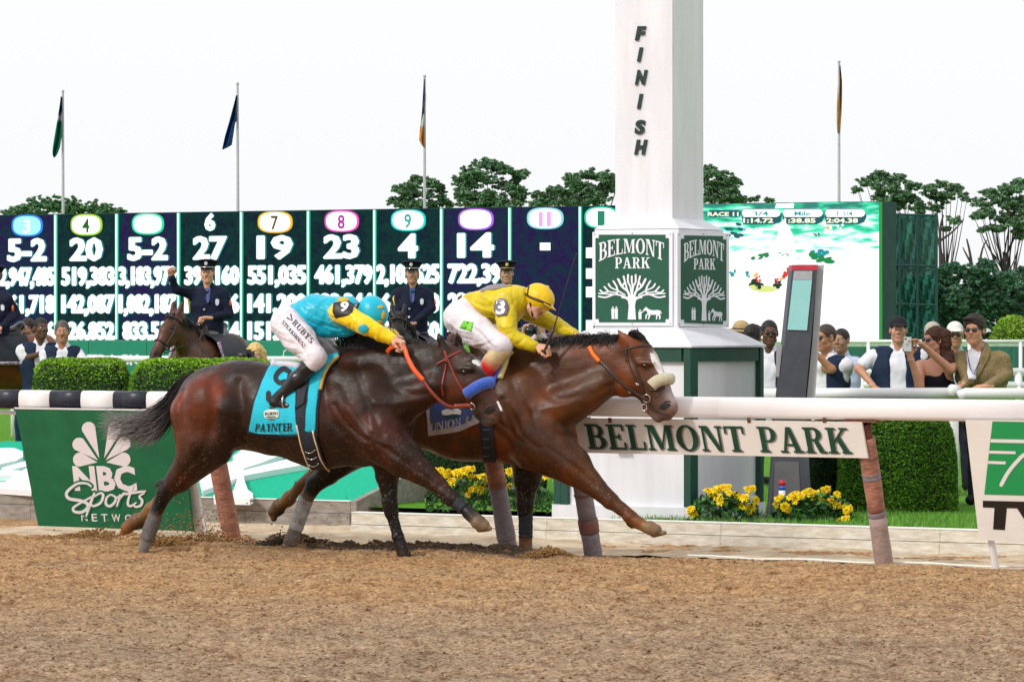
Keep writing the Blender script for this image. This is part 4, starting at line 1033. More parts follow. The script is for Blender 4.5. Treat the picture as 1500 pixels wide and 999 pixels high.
ML1 = FORE + [([(355, 560), (362, 610), (347, 652)], 9, -.018), ([(372, 640), (352, 640), (335, 662)], 5, -.010), ([(318, 555), (326, 610), (306, 668)], 7, -.010), ([(272, 572), (276, 630), (286, 680)], 5, -.012), ([(345, 546), (352, 550)], 10, .012), ([(300, 668), (262, 706)], 4, -.008), ([(292, 600), (296, 640), (290, 670)], 8, .008),
        ([(335, 600), (330, 640)], 6, .008), ([(395, 640), (430, 655), (470, 668)], 5, -.006)] + [([(410 + 13 * i, 585), (404 + 13 * i, 645)], 3.2, -.0035) for i in range(6)]
ML2 = [([(x + 219, y - 10) for x, y in p], w, d) for p, w, d in FORE[:3]] + [([(720, 590), (745, 622), (778, 648)], 4, -.010), ([(755, 595), (772, 630), (800, 655)], 4, -.008), ([(780, 560), (820, 585), (870, 575), (900, 560)], 6, -.011), ([(785, 540), (840, 528), (890, 520)], 8, -.002), ([(800, 600), (835, 590), (872, 572)], 5, .007),
        ([(815, 655), (850, 685), (880, 714)], 4, -.008), ([(830, 650), (858, 684)], 4, .006), ([(745, 585), (760, 640), (790, 680)], 5, -.009), ([(818, 610), (822, 640)], 5, -.008), ([(740, 600), (752, 628)], 5, .008)] + [([(640 + 14 * i, 590), (634 + 14 * i, 650)], 3.2, -.0035) for i in range(5)]
# ---------------------------------------------------------------- leading-side dark horse
H1 = mk_frame(590, 815, 22)
q, e = tracer(H1)
h1 = thing('racehorse', 'dark bay racehorse at full gallop with cyan number cloth and blue fleece noseband', 'horse', H1.origin, H1.rz, 'racehorses galloping past the post')
pal1 = [COAT1, COAT1R, BLK, MUZ, MUST, GREY, WHT, HOOF, PINK, (.10, .055, .022), (.050, .017, .0075)]
B = [
 q((318, 599, 0, 64, 352, 594, 0, 61, 0, .04, .82)), q((400, 601, 0, 62, 470, 610, 0, 74, 0, .06, .86)), q((352, 594, 0, 60, 400, 601, 0, 62, 0, .06, .84)),
 q((470, 610, 0, 74, 540, 610, 0, 70, 0, .06, .78)), q((540, 610, 0, 68, 528, 626, 0, 55, 0, .05, .85)),
 q((345, 575, 0, 45, 372, 572, 0, 42, 0, .05, 1)),
 q((310, 592, -.14, 44, 300, 640, -.14, 38, 1, .06)), q((310, 600, .14, 44, 296, 650, .13, 36, 0, .06)),
 q((280, 605, -.13, 31, 288, 660, -.14, 28, 1, .05)),  # warm light on the rump put into the coat as redder colour
 q((338, 600, -.17, 30, 330, 640, -.16, 22, 0, .05)),
 q((304, 652, -.14, 38, 262, 702, -.13, 19, 0, .05)), q((262, 702, -.13, 18.5, 243, 720, -.13, 12, 2, .03)), q((262, 700, -.13, 9, 234, 710, -.13, 6.5, 2, .015)),
 q((241, 722, -.13, 12, 226, 757, -.13, 9, 2, .02)), q((226, 757, -.13, 9.4, 216, 785, -.13, 9.3, 5, .01)), q((216, 785, -.13, 9.6, 210, 806, -.13, 8, 5, .02)),
 q((296, 655, .12, 30, 262, 698, .13, 14, 2, .05)), q((262, 698, .13, 12, 240, 726, .13, 9.5, 2, .02)), q((244, 722, .13, 9, 224, 742, .13, 7.8, 4, .02)), q((221, 745, .13, 10.5, 219, 749, .13, 10, 4, .012)), q((216, 750, .13, 8, 206, 760, .13, 8.2, 4, .01)),
 q((201, 762, .13, 11, 186, 773, .13, 8.8, 9, .003)), q((190, 764, .13, 6, 181, 779, .13, 5.2, 9, .004)), q((207, 769, .13, 4, 200, 773, .13, 3.5, 2, .006)),
 # chest, shoulder, neck
 e(528, 598, -.135, .20, .13, .30, 22, 0, .09), e(553, 625, -.15, .13, .12, .20, -20, 0, .05), e(540, 600, .15, .20, .13, .33, 22, 0, .06), e(498, 560, -.12, .20, .12, .13, 10, 0, .06),
 q((478, 552, 0, 22, 515, 545, 0, 26, 0, .06, .9)),
 q((545, 572, 0, 55, 598, 552, 0, 42, 0, .05, .52)), q((598, 552, 0, 42, 645, 541, 0, 35, 0, .04, .55)), q((500, 545, 0, 30, 640, 517, 0, 14, 0, .04, .6)),
 q((545, 610, -.08, 40, 640, 565, -.05, 20, 0, .05)),
 # extended near fore
 q((556, 640, -.15, 38, 590, 670, -.15, 28, 0, .05)), q((590, 670, -.15, 27, 640, 709, -.15, 13, 0, .04)), q((640, 709, -.15, 12.5, 660, 729, -.15, 11.5, 0, .02)),
 q((660, 729, -.15, 10, 688, 751, -.15, 8.3, 2, .02)), q((686, 751, -.15, 9.5, 693, 757, -.15, 9, 2, .015)), q((691, 755, -.15, 8, 703, 764, -.15, 9, 3, .015)), q((700, 765, -.15, 11, 709, 770, -.15, 9, 7, .006)), q((702, 775, -.15, 5, 718, 774, -.15, 3.6, 7, .008)),
 q((683, 756, -.15, 4, 688, 762, -.15, 3, 2, .01)),
 # planted far fore
 q((570, 650, .13, 34, 567, 695, .13, 17, 0, .05)), q((567, 695, .13, 16.5, 572, 738, .13, 11, 2, .03)), q((571, 735, .13, 11.8, 573, 750, .13, 10.5, 2, .02)), q((573, 750, .13, 8.6, 583, 786, .13, 8, 2, .02)), q((583, 786, .13, 9.4, 588, 800, .13, 8.4, 2, .015)), q((588, 800, .13, 8.5, 592, 813, .13, 10.5, 0, .012)),
 # head
 q((652, 520, 0, 19, 682, 535, 0, 18, 10, .03, .85)), e(669, 561, -.02, .15, .075, .165, 25, 10, .03), q((680, 540, 0, 22, 712, 585, 0, 17, 10, .03, .72)),
 q((690, 565, 0, 24, 717, 597, 0, 15, 10, .03, .72)), q((716, 590, 0, 13.5, 728, 602, 0, 9.5, 3, .02, .85)), q((708, 600, 0, 13, 720, 611, 0, 11.5, 3, .02, .8)), q((700, 602, 0, 9, 713, 617, 0, 8.5, 3, .015, .75)),
 q((690, 528, -.035, 8, 706, 552, -.03, 7, 0, .02)), q((672, 541, -.075, 5, 690, 540, -.075, 5, 0, .02)), q((688, 560, -.07, 3.5, 708, 588, -.05, 2.5, 0, .015)),
 e(679.5, 545, -.112, .024, .022, .017, 20, 2, .012, -1), e(719, 601, -.078, .018, .024, .012, 30, 3, .010, -1), q((702, 612, -.08, 2, 719, 615, -.07, 2, 2, .008)) | dict(op=-1),
 q((699, 532, -.02, 5, 702, 535, -.02, 4, 6, .004)),
 # ears
 q((652, 512, -.06, 7, 645, 496, -.065, 5.5, 0, .02, .7)), q((645, 496, -.065, 5, 641.5, 488, -.065, 1.2, 2, .01, .7)),
 q((672, 512, .05, 9, 670, 498, .055, 7, 0, .02, .7)), q((670, 498, .055, 6.5, 669, 487.5, .055, 1.2, 0, .01, .7)), q((672, 506, .035, 4.5, 670, 495, .04, 2.5, 2, .01)) | dict(op=-1),
]
o_, bv1 = sobj('body', sdf(B, .0088, .010, 1, pal1), m_coat1, h1, wr=.004, wscale=8, lines=ml(H1, ML1), warm=((2.8, 1.4, .9), 2.3))
L1 = lambda x, y, o=0: H1.loc(x, y, o)
hair('tail', [L1(276, 548, .03), L1(268, 560, 0), L1(264, 574, -.03)], [L1(150, 604, .05), L1(142, 622, 0), L1(150, 640, 0), L1(176, 652, 0), L1(214, 646, 0)], 620, m_hairt, h1, .0028, .035,
     mid=[[L1(236, 590, .02), L1(236, 606, 0), L1(242, 628, 0)], [L1(195, 612, .02), L1(192, 625, 0), L1(218, 646, 0)]], seed=1, tipc=((.010, .008, .008), (.26, .23, .23)))
hair('tail', [L1(284, 544, 0), L1(262, 572, 0)], [L1(238, 588, 0), L1(240, 622, 0)], 260, m_hairt, h1, .005, .012, mid=[[L1(258, 560, 0), L1(252, 598, 0)]], seed=2, tipc=((.010, .008, .008), (.012, .010, .010)))
hair('mane', [L1(505, 524, 0), L1(560, 515, 0), L1(610, 510, 0), L1(650, 508, 0)], [L1(488, 500, .02), L1(528, 488, .03), L1(575, 492, 0), L1(628, 505, 0)], 420, m_hairb, h1, .004, .02, seed=3)
hair('mane', [L1(500, 522, .03), L1(545, 515, .03), L1(590, 510, .03)], [L1(492, 484, .08), L1(530, 478, .08), L1(572, 486, .06)], 520, m_hairb, h1, .005, .03, seed=13)
hair('forelock', [L1(662, 506, 0), L1(678, 512, 0)], [L1(690, 520, -.03), L1(696, 526, -.02)], 60, m_hairb, h1, .004, .008, seed=4)
m_wrap = mat('dusty grey leg wrap', (.115, .10, .095), .8, .2, 30, .4, 60); m_wrapw = mat('dusty white leg wrap', (.46, .46, .48), .6, .15, 20, .4, 60, c2=(.25, .23, .22))
def wrap(fr, par, pts, off, m, r0, r1, turns=9):
    P = [fr.loc(x, y, off) for x, y in spline(pts, 10)]; k = fr.Y(P[0]) / F; n = len(P)
    MB().tube(P, [(r0 + (r1 - r0) * i / n) * k * (1 + .035 * ((i * turns // n) % 2)) for i in range(n)], 14, up=(0, 1, 0)).build('leg_wrap', m, par, True)
wrap(H1, h1, [(228, 754), (222, 770), (215, 790)], -.13, m_wrap, 10.6, 10.8)
wrap(H1, h1, [(665, 733), (680, 745)], -.15, m_cyandk, 10.3, 9.6, 4)
fn1 = drape_fn(H1, bv1)
def ball(p, r, name, m, parent, sc=(1, 1, 1)):
    v = []; n, k = 10, 7
    mb = MB(); mb.loft([[Vector(p) + Vector((r * sc[0] * math.sin(a) * math.cos(b), r * sc[1] * math.sin(a) * math.sin(b), r * sc[2] * math.cos(a))) for b in [2 * math.pi * i / n for i in range(n)]] for a in [math.pi * (j + .15) / (k - .7) for j in range(k)][:k]])
    return mb.build(name, m, parent, True)
p = fn1(679.5, 545); ball(p[0] + p[1] * -.004, .019, 'eye', m_eye, h1)
def nose(fr, bv, par, nost, mouth):
    x, y = nost
    drape_poly(fr, bv, [(x - 8, y + 4), (x - 6, y - 1.5), (x - 1, y - 5), (x + 5, y - 4.5), (x + 6.5, y - 1), (x + 2, y + 3), (x - 3, y + 6)], .0006, .002, 'nostril', m_eye2, par, 1.3)
    drape_tube(fr, bv, [(x - 9, y + 3), (x - 7, y - 3), (x - 1, y - 7), (x + 6, y - 6.5)], .0062, 'nostril_rim', m_muz, par, lift=.0)
    drape_tube(fr, bv, mouth, .0032, 'mouth_line', m_eye2, par, lift=.0005)
m_eye2 = mat('nostril dark', (.004, .003, .003), .6); m_muz = mat('muzzle skin', (.035, .026, .024), .5, .2, 40)
# bridle and reins
def bridle(fr, bv, par, m, cheek, brow, throat, nose_pts, nose_r, m_nose, ring, m_ring=None):
    b = None
    for i, pts in enumerate(cheek + brow + throat): drape_tube(fr, bv, pts, .0085, 'bridle_strap', m, par, lift=.003)
    drape_tube(fr, bv, nose_pts, nose_r, 'fleece_noseband', m_nose, par, lift=nose_r * .55, n=12)
    f_ = drape_fn(fr, bv); h = f_(*ring); c = h[0] + h[1] * .012; mb = MB()
    ax = h[1].cross(Vector((0, 0, 1))).normalized(); ay = h[1].cross(ax)
    mb.tube([c + (ax * math.cos(t) + ay * math.sin(t)) * .030 for t in [i * math.pi / 10 for i in range(21)]], .0045, 6, up=tuple(h[1])); mb.build('bit_ring', m_ring or m_steel, par, True)
    return c
ring1 = bridle(H1, bv1, h1, m_leather, [[(652, 514), (655, 524), (662, 540), (670, 558), (680, 575), (686, 588)]], [[(655, 524), (668, 518), (682, 511)]], [[(651, 514), (654, 530), (651, 548), (647, 566), (650, 580)], [(655, 526), (646, 530), (640, 534)]],
               [(685, 576), (696, 569), (709, 563), (721, 563)], .044, m_bluef, (693, 594))
nose(H1, bv1, h1, (719, 601), [(697, 607), (706, 610), (716, 613), (724, 614)])
drape_poly(H1, bv1, [(727, 588), (730, 588), (735, 598), (736, 603), (733, 602)], .001, .002, 'white_snip', mat('white hair', (.8, .76, .76), .6, .05), h1, 1.3)
# star on the forehead
o_ = decal(joinm([ellipse(696, 530.5, 5, 3, 12, rot=.4), ellipse(700, 534, 3.2, 2, 10, rot=.6)]), fn1, None, .001, .002, 'white_star', mat('white hair', (.8, .76, .76), .6, .05), h1)
# number cloth
mcl = drape_poly(H1, bv1, [(397, 535), (440, 527), (497, 519), (495, 526), (482, 536), (472, 552), (466, 575), (464, 600), (463, 631), (448, 624), (448, 637), (400, 636), (366, 632), (374, 590), (385, 560)], .012, .006, 'number_cloth', m_cyan, h1, 3.2)
drape_poly(H1, bv1, [(394, 535), (500, 517), (498, 526), (486, 538), (476, 553), (470, 575), (467, 600), (466, 641), (400, 641), (363, 634), (371, 590), (382, 560)], .006, .005, 'black_underpad', m_cyandk, h1, 3.5)
drape_tube(H1, bv1, [(497, 523), (484, 536), (475, 552), (469, 572)], .014, 'gold_edging', m_gold, h1, lift=.012)
drape_poly(H1, bv1, [(436, 570), (454, 560), (449, 598), (448, 632), (464, 632), (466, 645), (474, 668), (484, 690), (462, 692), (449, 668), (439, 637), (434, 600)], .019, .006, 'girth', m_cyandk, h1, 4)
drape_tube(H1, bv1, [(437, 622), (443, 650), (452, 676), (460, 689)], .0075, 'girth_piping', m_creamp, h1, lift=.022)
drape_tube(H1, bv1, [(459, 630), (466, 655), (474, 676), (484, 687), (497, 687)], .0075, 'girth_piping', m_creamp, h1, lift=.022)
for y in (658, 668, 677): drape_tube(H1, bv1, [(449 + (y - 658) * .25, y), (454 + (y - 658) * .25, y + 2), (459 + (y - 658) * .25, y + 1), (463 + (y - 658) * .25, y - 2)], .0035, 'girth_mark', m_steel, h1, lift=.026)
def drape_dec(fr, bv, m2, lift, th, name, m, par, **p): return decal(m2, drape_fn(fr, bv), None, lift, th, name, m, par, **p)
drape_dec(H1, bv1, joinm([ribbon(spline([(426, 548), (416, 544), (408, 549), (405, 557), (411, 563), (420, 561)], 4), 6.5), ribbon(spline([(427, 550), (424, 562), (414, 582), (398, 586)], 4), 6.5), ribbon([(395, 577), (395, 586)], 6.5)]), .022, .003, 'number', m_cyandk, h1)
t, box = serif_text('PAYNTER')
drape_dec(H1, bv1, quadmap(t, (377, 620), (431, 619), (431, 630), (375, 630), box), .022, .002, 'name_lettering', m_cyandk, h1)
drape_poly(H1, bv1, [(388, 603), (393, 600), (400, 599), (407, 600), (412, 603), (411, 611), (405, 612), (403, 615), (396, 615), (394, 612), (389, 611)], .022, .002, 'race_crest', mat('crest white', (.75, .76, .72), .6), h1, 2)
drape_dec(H1, bv1, quadmap(serif_text('BELMONT')[0], (390, 603.5), (410, 603.5), (410, 607.5), (390, 607.5)), .0275, .001, 'crest_lettering', m_letter, h1)
drape_dec(H1, bv1, joinm([ribbon([(393, 610), (406, 610)], 1.4), ribbon([(395, 613), (404, 613)], 1.2), ellipse(400, 597, 4, 2, 8)]), .0276, .001, 'crest_mark', m_letter, h1)
# saddle (on top)
drape_tube(H1, bv1, [(398, 538), (412, 534), (428, 536), (440, 541)], .028, 'saddle', mat('white saddle pad', (.62, .60, .66), .5, .1, 9), h1, lift=.02, n=10)
drape_poly(H1, bv1, [(438, 545), (462, 543), (453, 566), (447, 592), (436, 600)], .026, .008, 'saddle_flap', m_cyandk, h1, 4)

# ---------------------------------------------------------------- bay racehorse on the rail side
H2 = mk_frame(770, 808, 22)
q, e = tracer(H2)
h2 = thing('racehorse', 'bay racehorse with white blaze and cream fleece noseband, galloping nearer the rail', 'horse', H2.origin, H2.rz, 'racehorses galloping past the post')
C2, C2R = (.074, .024, .0066), (.175, .042, .008)
pal2 = [C2, C2R, BLK, (.13, .085, .075), MUST, GREY, (.74, .66, .63), HOOF, PINK, (.10, .055, .022)]
B = [
 q((535, 592, 0, 62, 590, 592, 0, 60, 0, .05, .82)), q((590, 592, 0, 58, 680, 602, 0, 70, 0, .06, .86)), q((680, 602, 0, 70, 745, 606, 0, 72, 0, .06, .8)), q((745, 606, 0, 72, 779, 626, 0, 56, 0, .06, .85)),
 q((535, 600, -.14, 44, 520, 645, -.14, 36, 0, .06)), q((535, 600, .14, 44, 520, 650, .14, 34, 0, .06)),
 q((520, 650, -.14, 36, 480, 692, -.13, 18, 2, .05)), q((480, 692, -.13, 18, 461, 709, -.13, 13, 2, .02)), q((470, 695, -.13, 8, 453, 702, -.13, 6, 2, .015)),
 q((460, 710, -.13, 12, 450, 728, -.13, 10.5, 2, .02)), q((450, 728, -.13, 10, 436, 766, -.13, 8.5, 5, .01)), q((436, 766, -.13, 9.5, 427, 790, -.13, 10.5, 5, .02)), q((427, 790, -.13, 10, 424, 802, -.13, 10, 5, .02)),
 q((520, 650, .13, 30, 470, 690, .13, 15, 2, .04)), q((470, 686, .13, 11, 440, 712, .13, 9, 4, .02)), q((440, 712, .13, 8.4, 428, 725, .13, 8, 4, .02)), q((424, 729, .13, 11, 421, 733, .13, 10.5, 4, .012)), q((418, 735, .13, 8.4, 412, 740, .13, 8.4, 4, .01)), q((409, 741, .13, 11, 401, 750, .13, 9, 9, .003)), q((402, 744, .13, 6, 401, 759, .13, 5, 9, .004)), q((413, 749, .13, 4, 408, 753, .13, 3.5, 2, .006)),
 e(760, 600, -.135, .19, .13, .30, 22, 0, .09), e(788, 632, -.15, .13, .12, .20, -15, 1, .05), e(770, 600, .15, .20, .13, .33, 22, 0, .06), e(725, 562, -.12, .20, .12, .13, 10, 0, .06),
 q((710, 548, 0, 22, 760, 536, 0, 26, 0, .06, .9)),
 q((785, 572, 0, 60, 835, 547, 0, 50, 0, .05, .5)), q((835, 547, 0, 50, 890, 532, 0, 40, 0, .04, .5)), q((765, 530, 0, 26, 912, 505, 0, 13, 0, .04, .6)),
 q((800, 610, -.07, 38, 885, 562, -.05, 22, 0, .05)),
 # extended near fore
 q((790, 650, -.15, 44, 835, 680, -.15, 29, 0, .05)), q((835, 680, -.15, 28, 874, 715, -.15, 15, 0, .04)), q((845, 676, -.19, 10, 880, 712, -.18, 5, 0, .03)), q((874, 715, -.15, 14.5, 894, 733, -.15, 13, 0, .02)),
 q((894, 733, -.15, 11, 925, 757, -.15, 9, 0, .02)), q((922, 757, -.15, 10, 934, 765, -.15, 9.3, 1, .015)), q((934, 765, -.15, 8.6, 948, 772, -.15, 9, 4, .015)), q((953, 773, -.15, 11, 961, 776, -.15, 9, 7, .006)), q((957, 783, -.15, 4.5, 974, 780, -.15, 3.6, 7, .008)), q((921, 767, -.15, 4, 926, 772, -.15, 3, 2, .01)),
 # planted far fore
 q((778, 650, .13, 36, 772, 700, .13, 20, 2, .05)), q((772, 700, .13, 19, 769, 738, .13, 12.5, 2, .03)), q((769, 736, .13, 13, 769, 750, .13, 11, 2, .02)), q((769, 750, .13, 9.5, 770, 785, .13, 8.8, 2, .02)), q((770, 785, .13, 9.8, 770, 797, .13, 9, 1, .015)), q((770, 797, .13, 8.8, 770, 808, .13, 11, 7, .012)),
 # head
 q((918, 512, 0, 20, 940, 518, 0, 17, 0, .03, .85)), e(917, 550, -.02, .155, .08, .165, 25, 1, .03), q((938, 522, 0, 22, 965, 570, 0, 18, 0, .03, .74)),
 q((935, 552, 0, 26, 965, 588, 0, 17, 0, .03, .72)), q((968, 575, 0, 15, 980, 597, 0, 13.5, 3, .02, .8)), q((962, 590, 0, 14, 973, 603, 0, 12, 3, .02, .8)), q((950, 594, 0, 10, 965, 611, 0, 8.5, 3, .015, .75)), q((976, 602, 0, 10, 978, 609, 0, 7.5, 3, .015, .8)),
 q((957, 522, 0, 6, 969, 548, 0, 5, 6, .015, 1.2)), q((974, 568, 0, 6, 984, 588, 0, 5, 6, .02, 1.2)), q((984, 592, 0, 6, 987, 599, 0, 4.5, 8, .02, 1.0)),
 q((936, 531, -.078, 5, 955, 532, -.074, 5, 0, .02)), q((938, 552, -.07, 3.5, 962, 580, -.055, 2.5, 0, .015)),
 e(944.5, 536, -.118, .024, .022, .017, 20, 2, .012, -1), e(976, 595, -.078, .018, .024, .012, 25, 3, .010, -1), q((955, 604, -.08, 2, 976, 606, -.07, 2, 2, .008)) | dict(op=-1),
 # ears
 q((927, 508, -.06, 10, 915, 497, -.065, 7.5, 1, .02, .6)), q((915, 497, -.065, 7, 905.5, 484, -.065, 1.2, 1, .01, .6)),
 q((936, 505, .05, 8, 935, 493, .055, 5.5, 2, .02, .7)), q((935, 493, .055, 5, 933.5, 480.5, .055, 1.2, 0, .01, .7)),
]
o_, bv2 = sobj('body', sdf(B, .0088, .010, 1, pal2), m_coat2, h2, wr=.004, wscale=8, lines=ml(H2, ML2), warm=((2.1, 1.45, 1.0), 2.6))
L2 = lambda x, y, o=0: H2.loc(x, y, o)
hair('mane', [L2(775, 512, 0), L2(830, 498, 0), L2(880, 496, 0), L2(915, 496, 0)], [L2(752, 500, -.03), L2(805, 496, -.06), L2(850, 492, -.06), L2(900, 496, -.05)], 420, m_hairb, h2, .004, .018, seed=5)
hair('mane', [L2(800, 505, -.02), L2(850, 500, -.02), L2(915, 500, -.02)], [L2(790, 520, -.08), L2(835, 512, -.09), L2(900, 508, -.08)], 380, m_hairb, h2, .004, .012, seed=6, mid=[[L2(798, 500, -.06), L2(845, 492, -.07), L2(905, 492, -.06)]])
hair('mane', [L2(835, 497, 0), L2(905, 494, 0)], [L2(828, 484, 0), L2(896, 480, 0)], 26, m_hairb, h2, .0025, .02, seed=7)
hair('forelock', [L2(918, 492, .02), L2(938, 500, .02)], [L2(944, 496, 0), L2(951, 508, -.02)], 150, m_hairb, h2, .004, .010, seed=8, mid=[[L2(928, 484, 0), L2(944, 495, 0)]])
wrap(H2, h2, [(449, 728), (441, 752), (433, 775)], -.13, m_wrapw, 11, 10.5)
wrap(H2, h2, [(770, 752), (770, 775), (770, 788)], .13, m_cyandk, 10.4, 10.2)
fn2 = drape_fn(H2, bv2)
p = fn2(944.5, 536); ball(p[0] + p[1] * -.004, .019, 'eye', m_eye, h2)
ring2 = bridle(H2, bv2, h2, m_leatherd, [[(919, 506), (922, 514), (930, 534), (938, 556), (944, 576)]], [[(914, 514), (930, 508), (953, 507)]], [[(917, 514), (918, 530)]],
               [(954, 566), (962, 559), (972, 557), (981, 558)], .044, m_creamf, (948, 583))
drape_tube(H2, bv2, [(952, 571), (962, 572), (974, 568)], .009, 'bridle_strap', m_leatherd, h2, lift=.004)
nose(H2, bv2, h2, (976, 595), [(951, 598), (960, 602), (970, 606), (980, 609)])
drape_poly(H2, bv2, [(952, 517), (958, 519), (968, 535), (974, 552), (969, 553), (960, 540), (954, 528)], .0008, .0015, 'white_blaze', mat('white hair', (.78, .72, .70), .6, .06), h2, 1.8)
drape_tube(H2, bv2, [(917, 512), (920, 530), (928, 550), (934, 562)], .0065, 'bridle_strap', m_leatherd, h2, lift=.003)
for x_, y_ in ((934, 563), (922, 573)): drape_poly(H2, bv2, [(x_ - 2.5, y_ - 2.5), (x_ + 2.5, y_ - 2), (x_ + 2.5, y_ + 2.5), (x_ - 2.5, y_ + 2)], .010, .003, 'buckle', m_steel, h2, 1.5)
h_ = fn2(945, 596); MB().tube([h_[0] + h_[1] * .012 + Vector((math.cos(b) * .020, 0, math.sin(b) * .024)) for b in [i * math.pi / 8 for i in range(17)]], .004, 6, up=(0, 1, 0)).build('bit_ring', m_steel, h2, True)
# saddle cloth and pads
m_navy = mat('navy satin cloth', (.035, .075, .30), .35, .25, 6, .3, 50, c2=(.09, .10, .13))
m_silverc = mat('silver trim', (.42, .40, .42), .4, .2, 20)
drape_poly(H2, bv2, [(624, 560), (700, 548), (712, 600), (712, 618), (676, 628), (630, 636)], .012, .006, 'number_cloth', m_navy, h2, 3.5)
drape_poly(H2, bv2, [(623.5, 575), (629, 574), (634, 635), (629, 637)], .019, .003, 'silver_edge', m_silverc, h2, 3)
drape_poly(H2, bv2, [(630, 631), (676, 622), (705, 610), (706, 618), (676, 630), (631, 637)], .019, .003, 'silver_edge', m_silverc, h2, 3)
drape_dec(H2, bv2, quadmap(serif_text('UNION')[0], (633, 620), (677, 611), (677, 622), (633, 631), serif_text('UNION')[1]), .024, .002, 'name_lettering', m_silverc, h2)
drape_dec(H2, bv2, quadmap(serif_text('RAGS')[0], (683, 610), (716, 602), (716, 613), (683, 621), serif_text('RAGS')[1]), .024, .002, 'name_lettering', m_silverc, h2)
drape_dec(H2, bv2, joinm([poly((649, 602), (655, 599), (664, 600), (672, 598), (677, 602), (676, 607), (665, 606), (657, 608), (650, 607))]), .022, .002, 'race_crest', mat('crest white', (.75, .76, .72), .6), h2)
drape_dec(H2, bv2, poly((654, 609), (674, 607), (672, 612), (656, 613)), .022, .002, 'crest_base', m_sign, h2)
m_blues = mat('blue trim', (.05, .10, .55), .6, .1, 9); m_slate = mat('slate saddle pad', (.10, .10, .13), .7, .2, 9)
drape_poly(H2, bv2, [(690, 530), (742, 514), (745, 520), (728, 550), (712, 590), (700, 590)], .016, .006, 'saddle_pad', m_slate, h2, 4)
drape_tube(H2, bv2, [(752, 516), (744, 525), (738, 540), (733, 556)], .022, 'cream_edging', mat('cream edging', (.66, .56, .25), .6, .2, 9), h2, lift=.016)
drape_tube(H2, bv2, [(745, 514), (737, 530), (728, 550), (720, 572), (718, 590)], .016, 'blue_edging', m_blues, h2, lift=.018)
drape_poly(H2, bv2, [(704, 600), (722, 598), (724, 640), (728, 676), (710, 678), (705, 640)], .016, .006, 'girth', m_cyandk, h2, 4)
for y in (628, 640, 652, 664): drape_tube(H2, bv2, [(709, y), (714, y + 1), (718, y)], .004, 'girth_mark', m_slate, h2, lift=.024)

# ---------------------------------------------------------------- human parts
SKIN, SKIN_D, SKIN_T, LIP, DARKM = (.62, .33, .22), (.10, .045, .028), (.42, .21, .13), (.40, .11, .09), (.03, .01, .01)
m_skin = mat_attr('skin', .5, .4, .07, 14, .06, 160)
m_eyew = mat('eye white', (.55, .52, .48), .2, .02)
m_lens = mat('dark lens', (.008, .008, .012), .08, .2, 9, spec=.9)
def shrink(ps, d=.010, c=0):
    out = []
    for p in ps:
        p = dict(p); p['c'] = c
        if p['t'] == 0: p['ra'] = max(.008, p['ra'] - d); p['rb'] = max(.008, p['rb'] - d)
        else: p['r'] = np.maximum(.01, p['r'] - d)
        out.append(p)
    return out
def V3(p): return Vector(tuple(p))
def hand(W, D, N, thumb=1, curl=(55, 60, 40), c=0, sc=1.0, point=False):
    W, D, N = V3(W), V3(D).normalized(), V3(N); N = (N - D * N.dot(D)).normalized(); S = D.cross(N).normalized() * thumb
    Rm = np.array([[D[i], S[i], N[i]] for i in range(3)])
    P = [ell(W + D * .048 * sc, (.052 * sc, .040 * sc, .017 * sc), Rm, c, .012), cap(W - D * .04 * sc, W + D * .02 * sc, .026 * sc, .026 * sc, c, .02, .8, tuple(N))]
    for i, (ln, r, o) in enumerate(((.042, .0094, 0), (.047, .0096, .005), (.044, .0092, .001), (.034, .0082, -.008))):
        b = W + D * (.083 + o) * sc + S * (.031 - .0205 * i) * sc; a = 0
        cu = curl if not (point and i == 0) else (10, 10, 5)
        for k, f in enumerate((1, .68, .55)):
            a += R(cu[k] * (1 + .06 * i)); d = D * math.cos(a) + N * math.sin(a) + S * (.03 * (1.5 - i)); e_ = b + d.normalized() * ln * f * sc
            P.append(cap(b, e_, r * sc * (1.06 - .08 * k), r * sc * (.98 - .08 * k), c, .004)); b = e_
    b = W + D * .022 * sc + S * .028 * sc
    for d, ln, r in ((D * .55 + S * .65 + N * .35, .034, .013), (D * .8 + S * .1 + N * .55, .030, .0105), (D * .75 - S * .25 + N * .6, .024, .009)):
        e_ = b + d.normalized() * ln * sc; P.append(cap(b, e_, r * sc, r * .92 * sc, c, .008)); b = e_
    return P
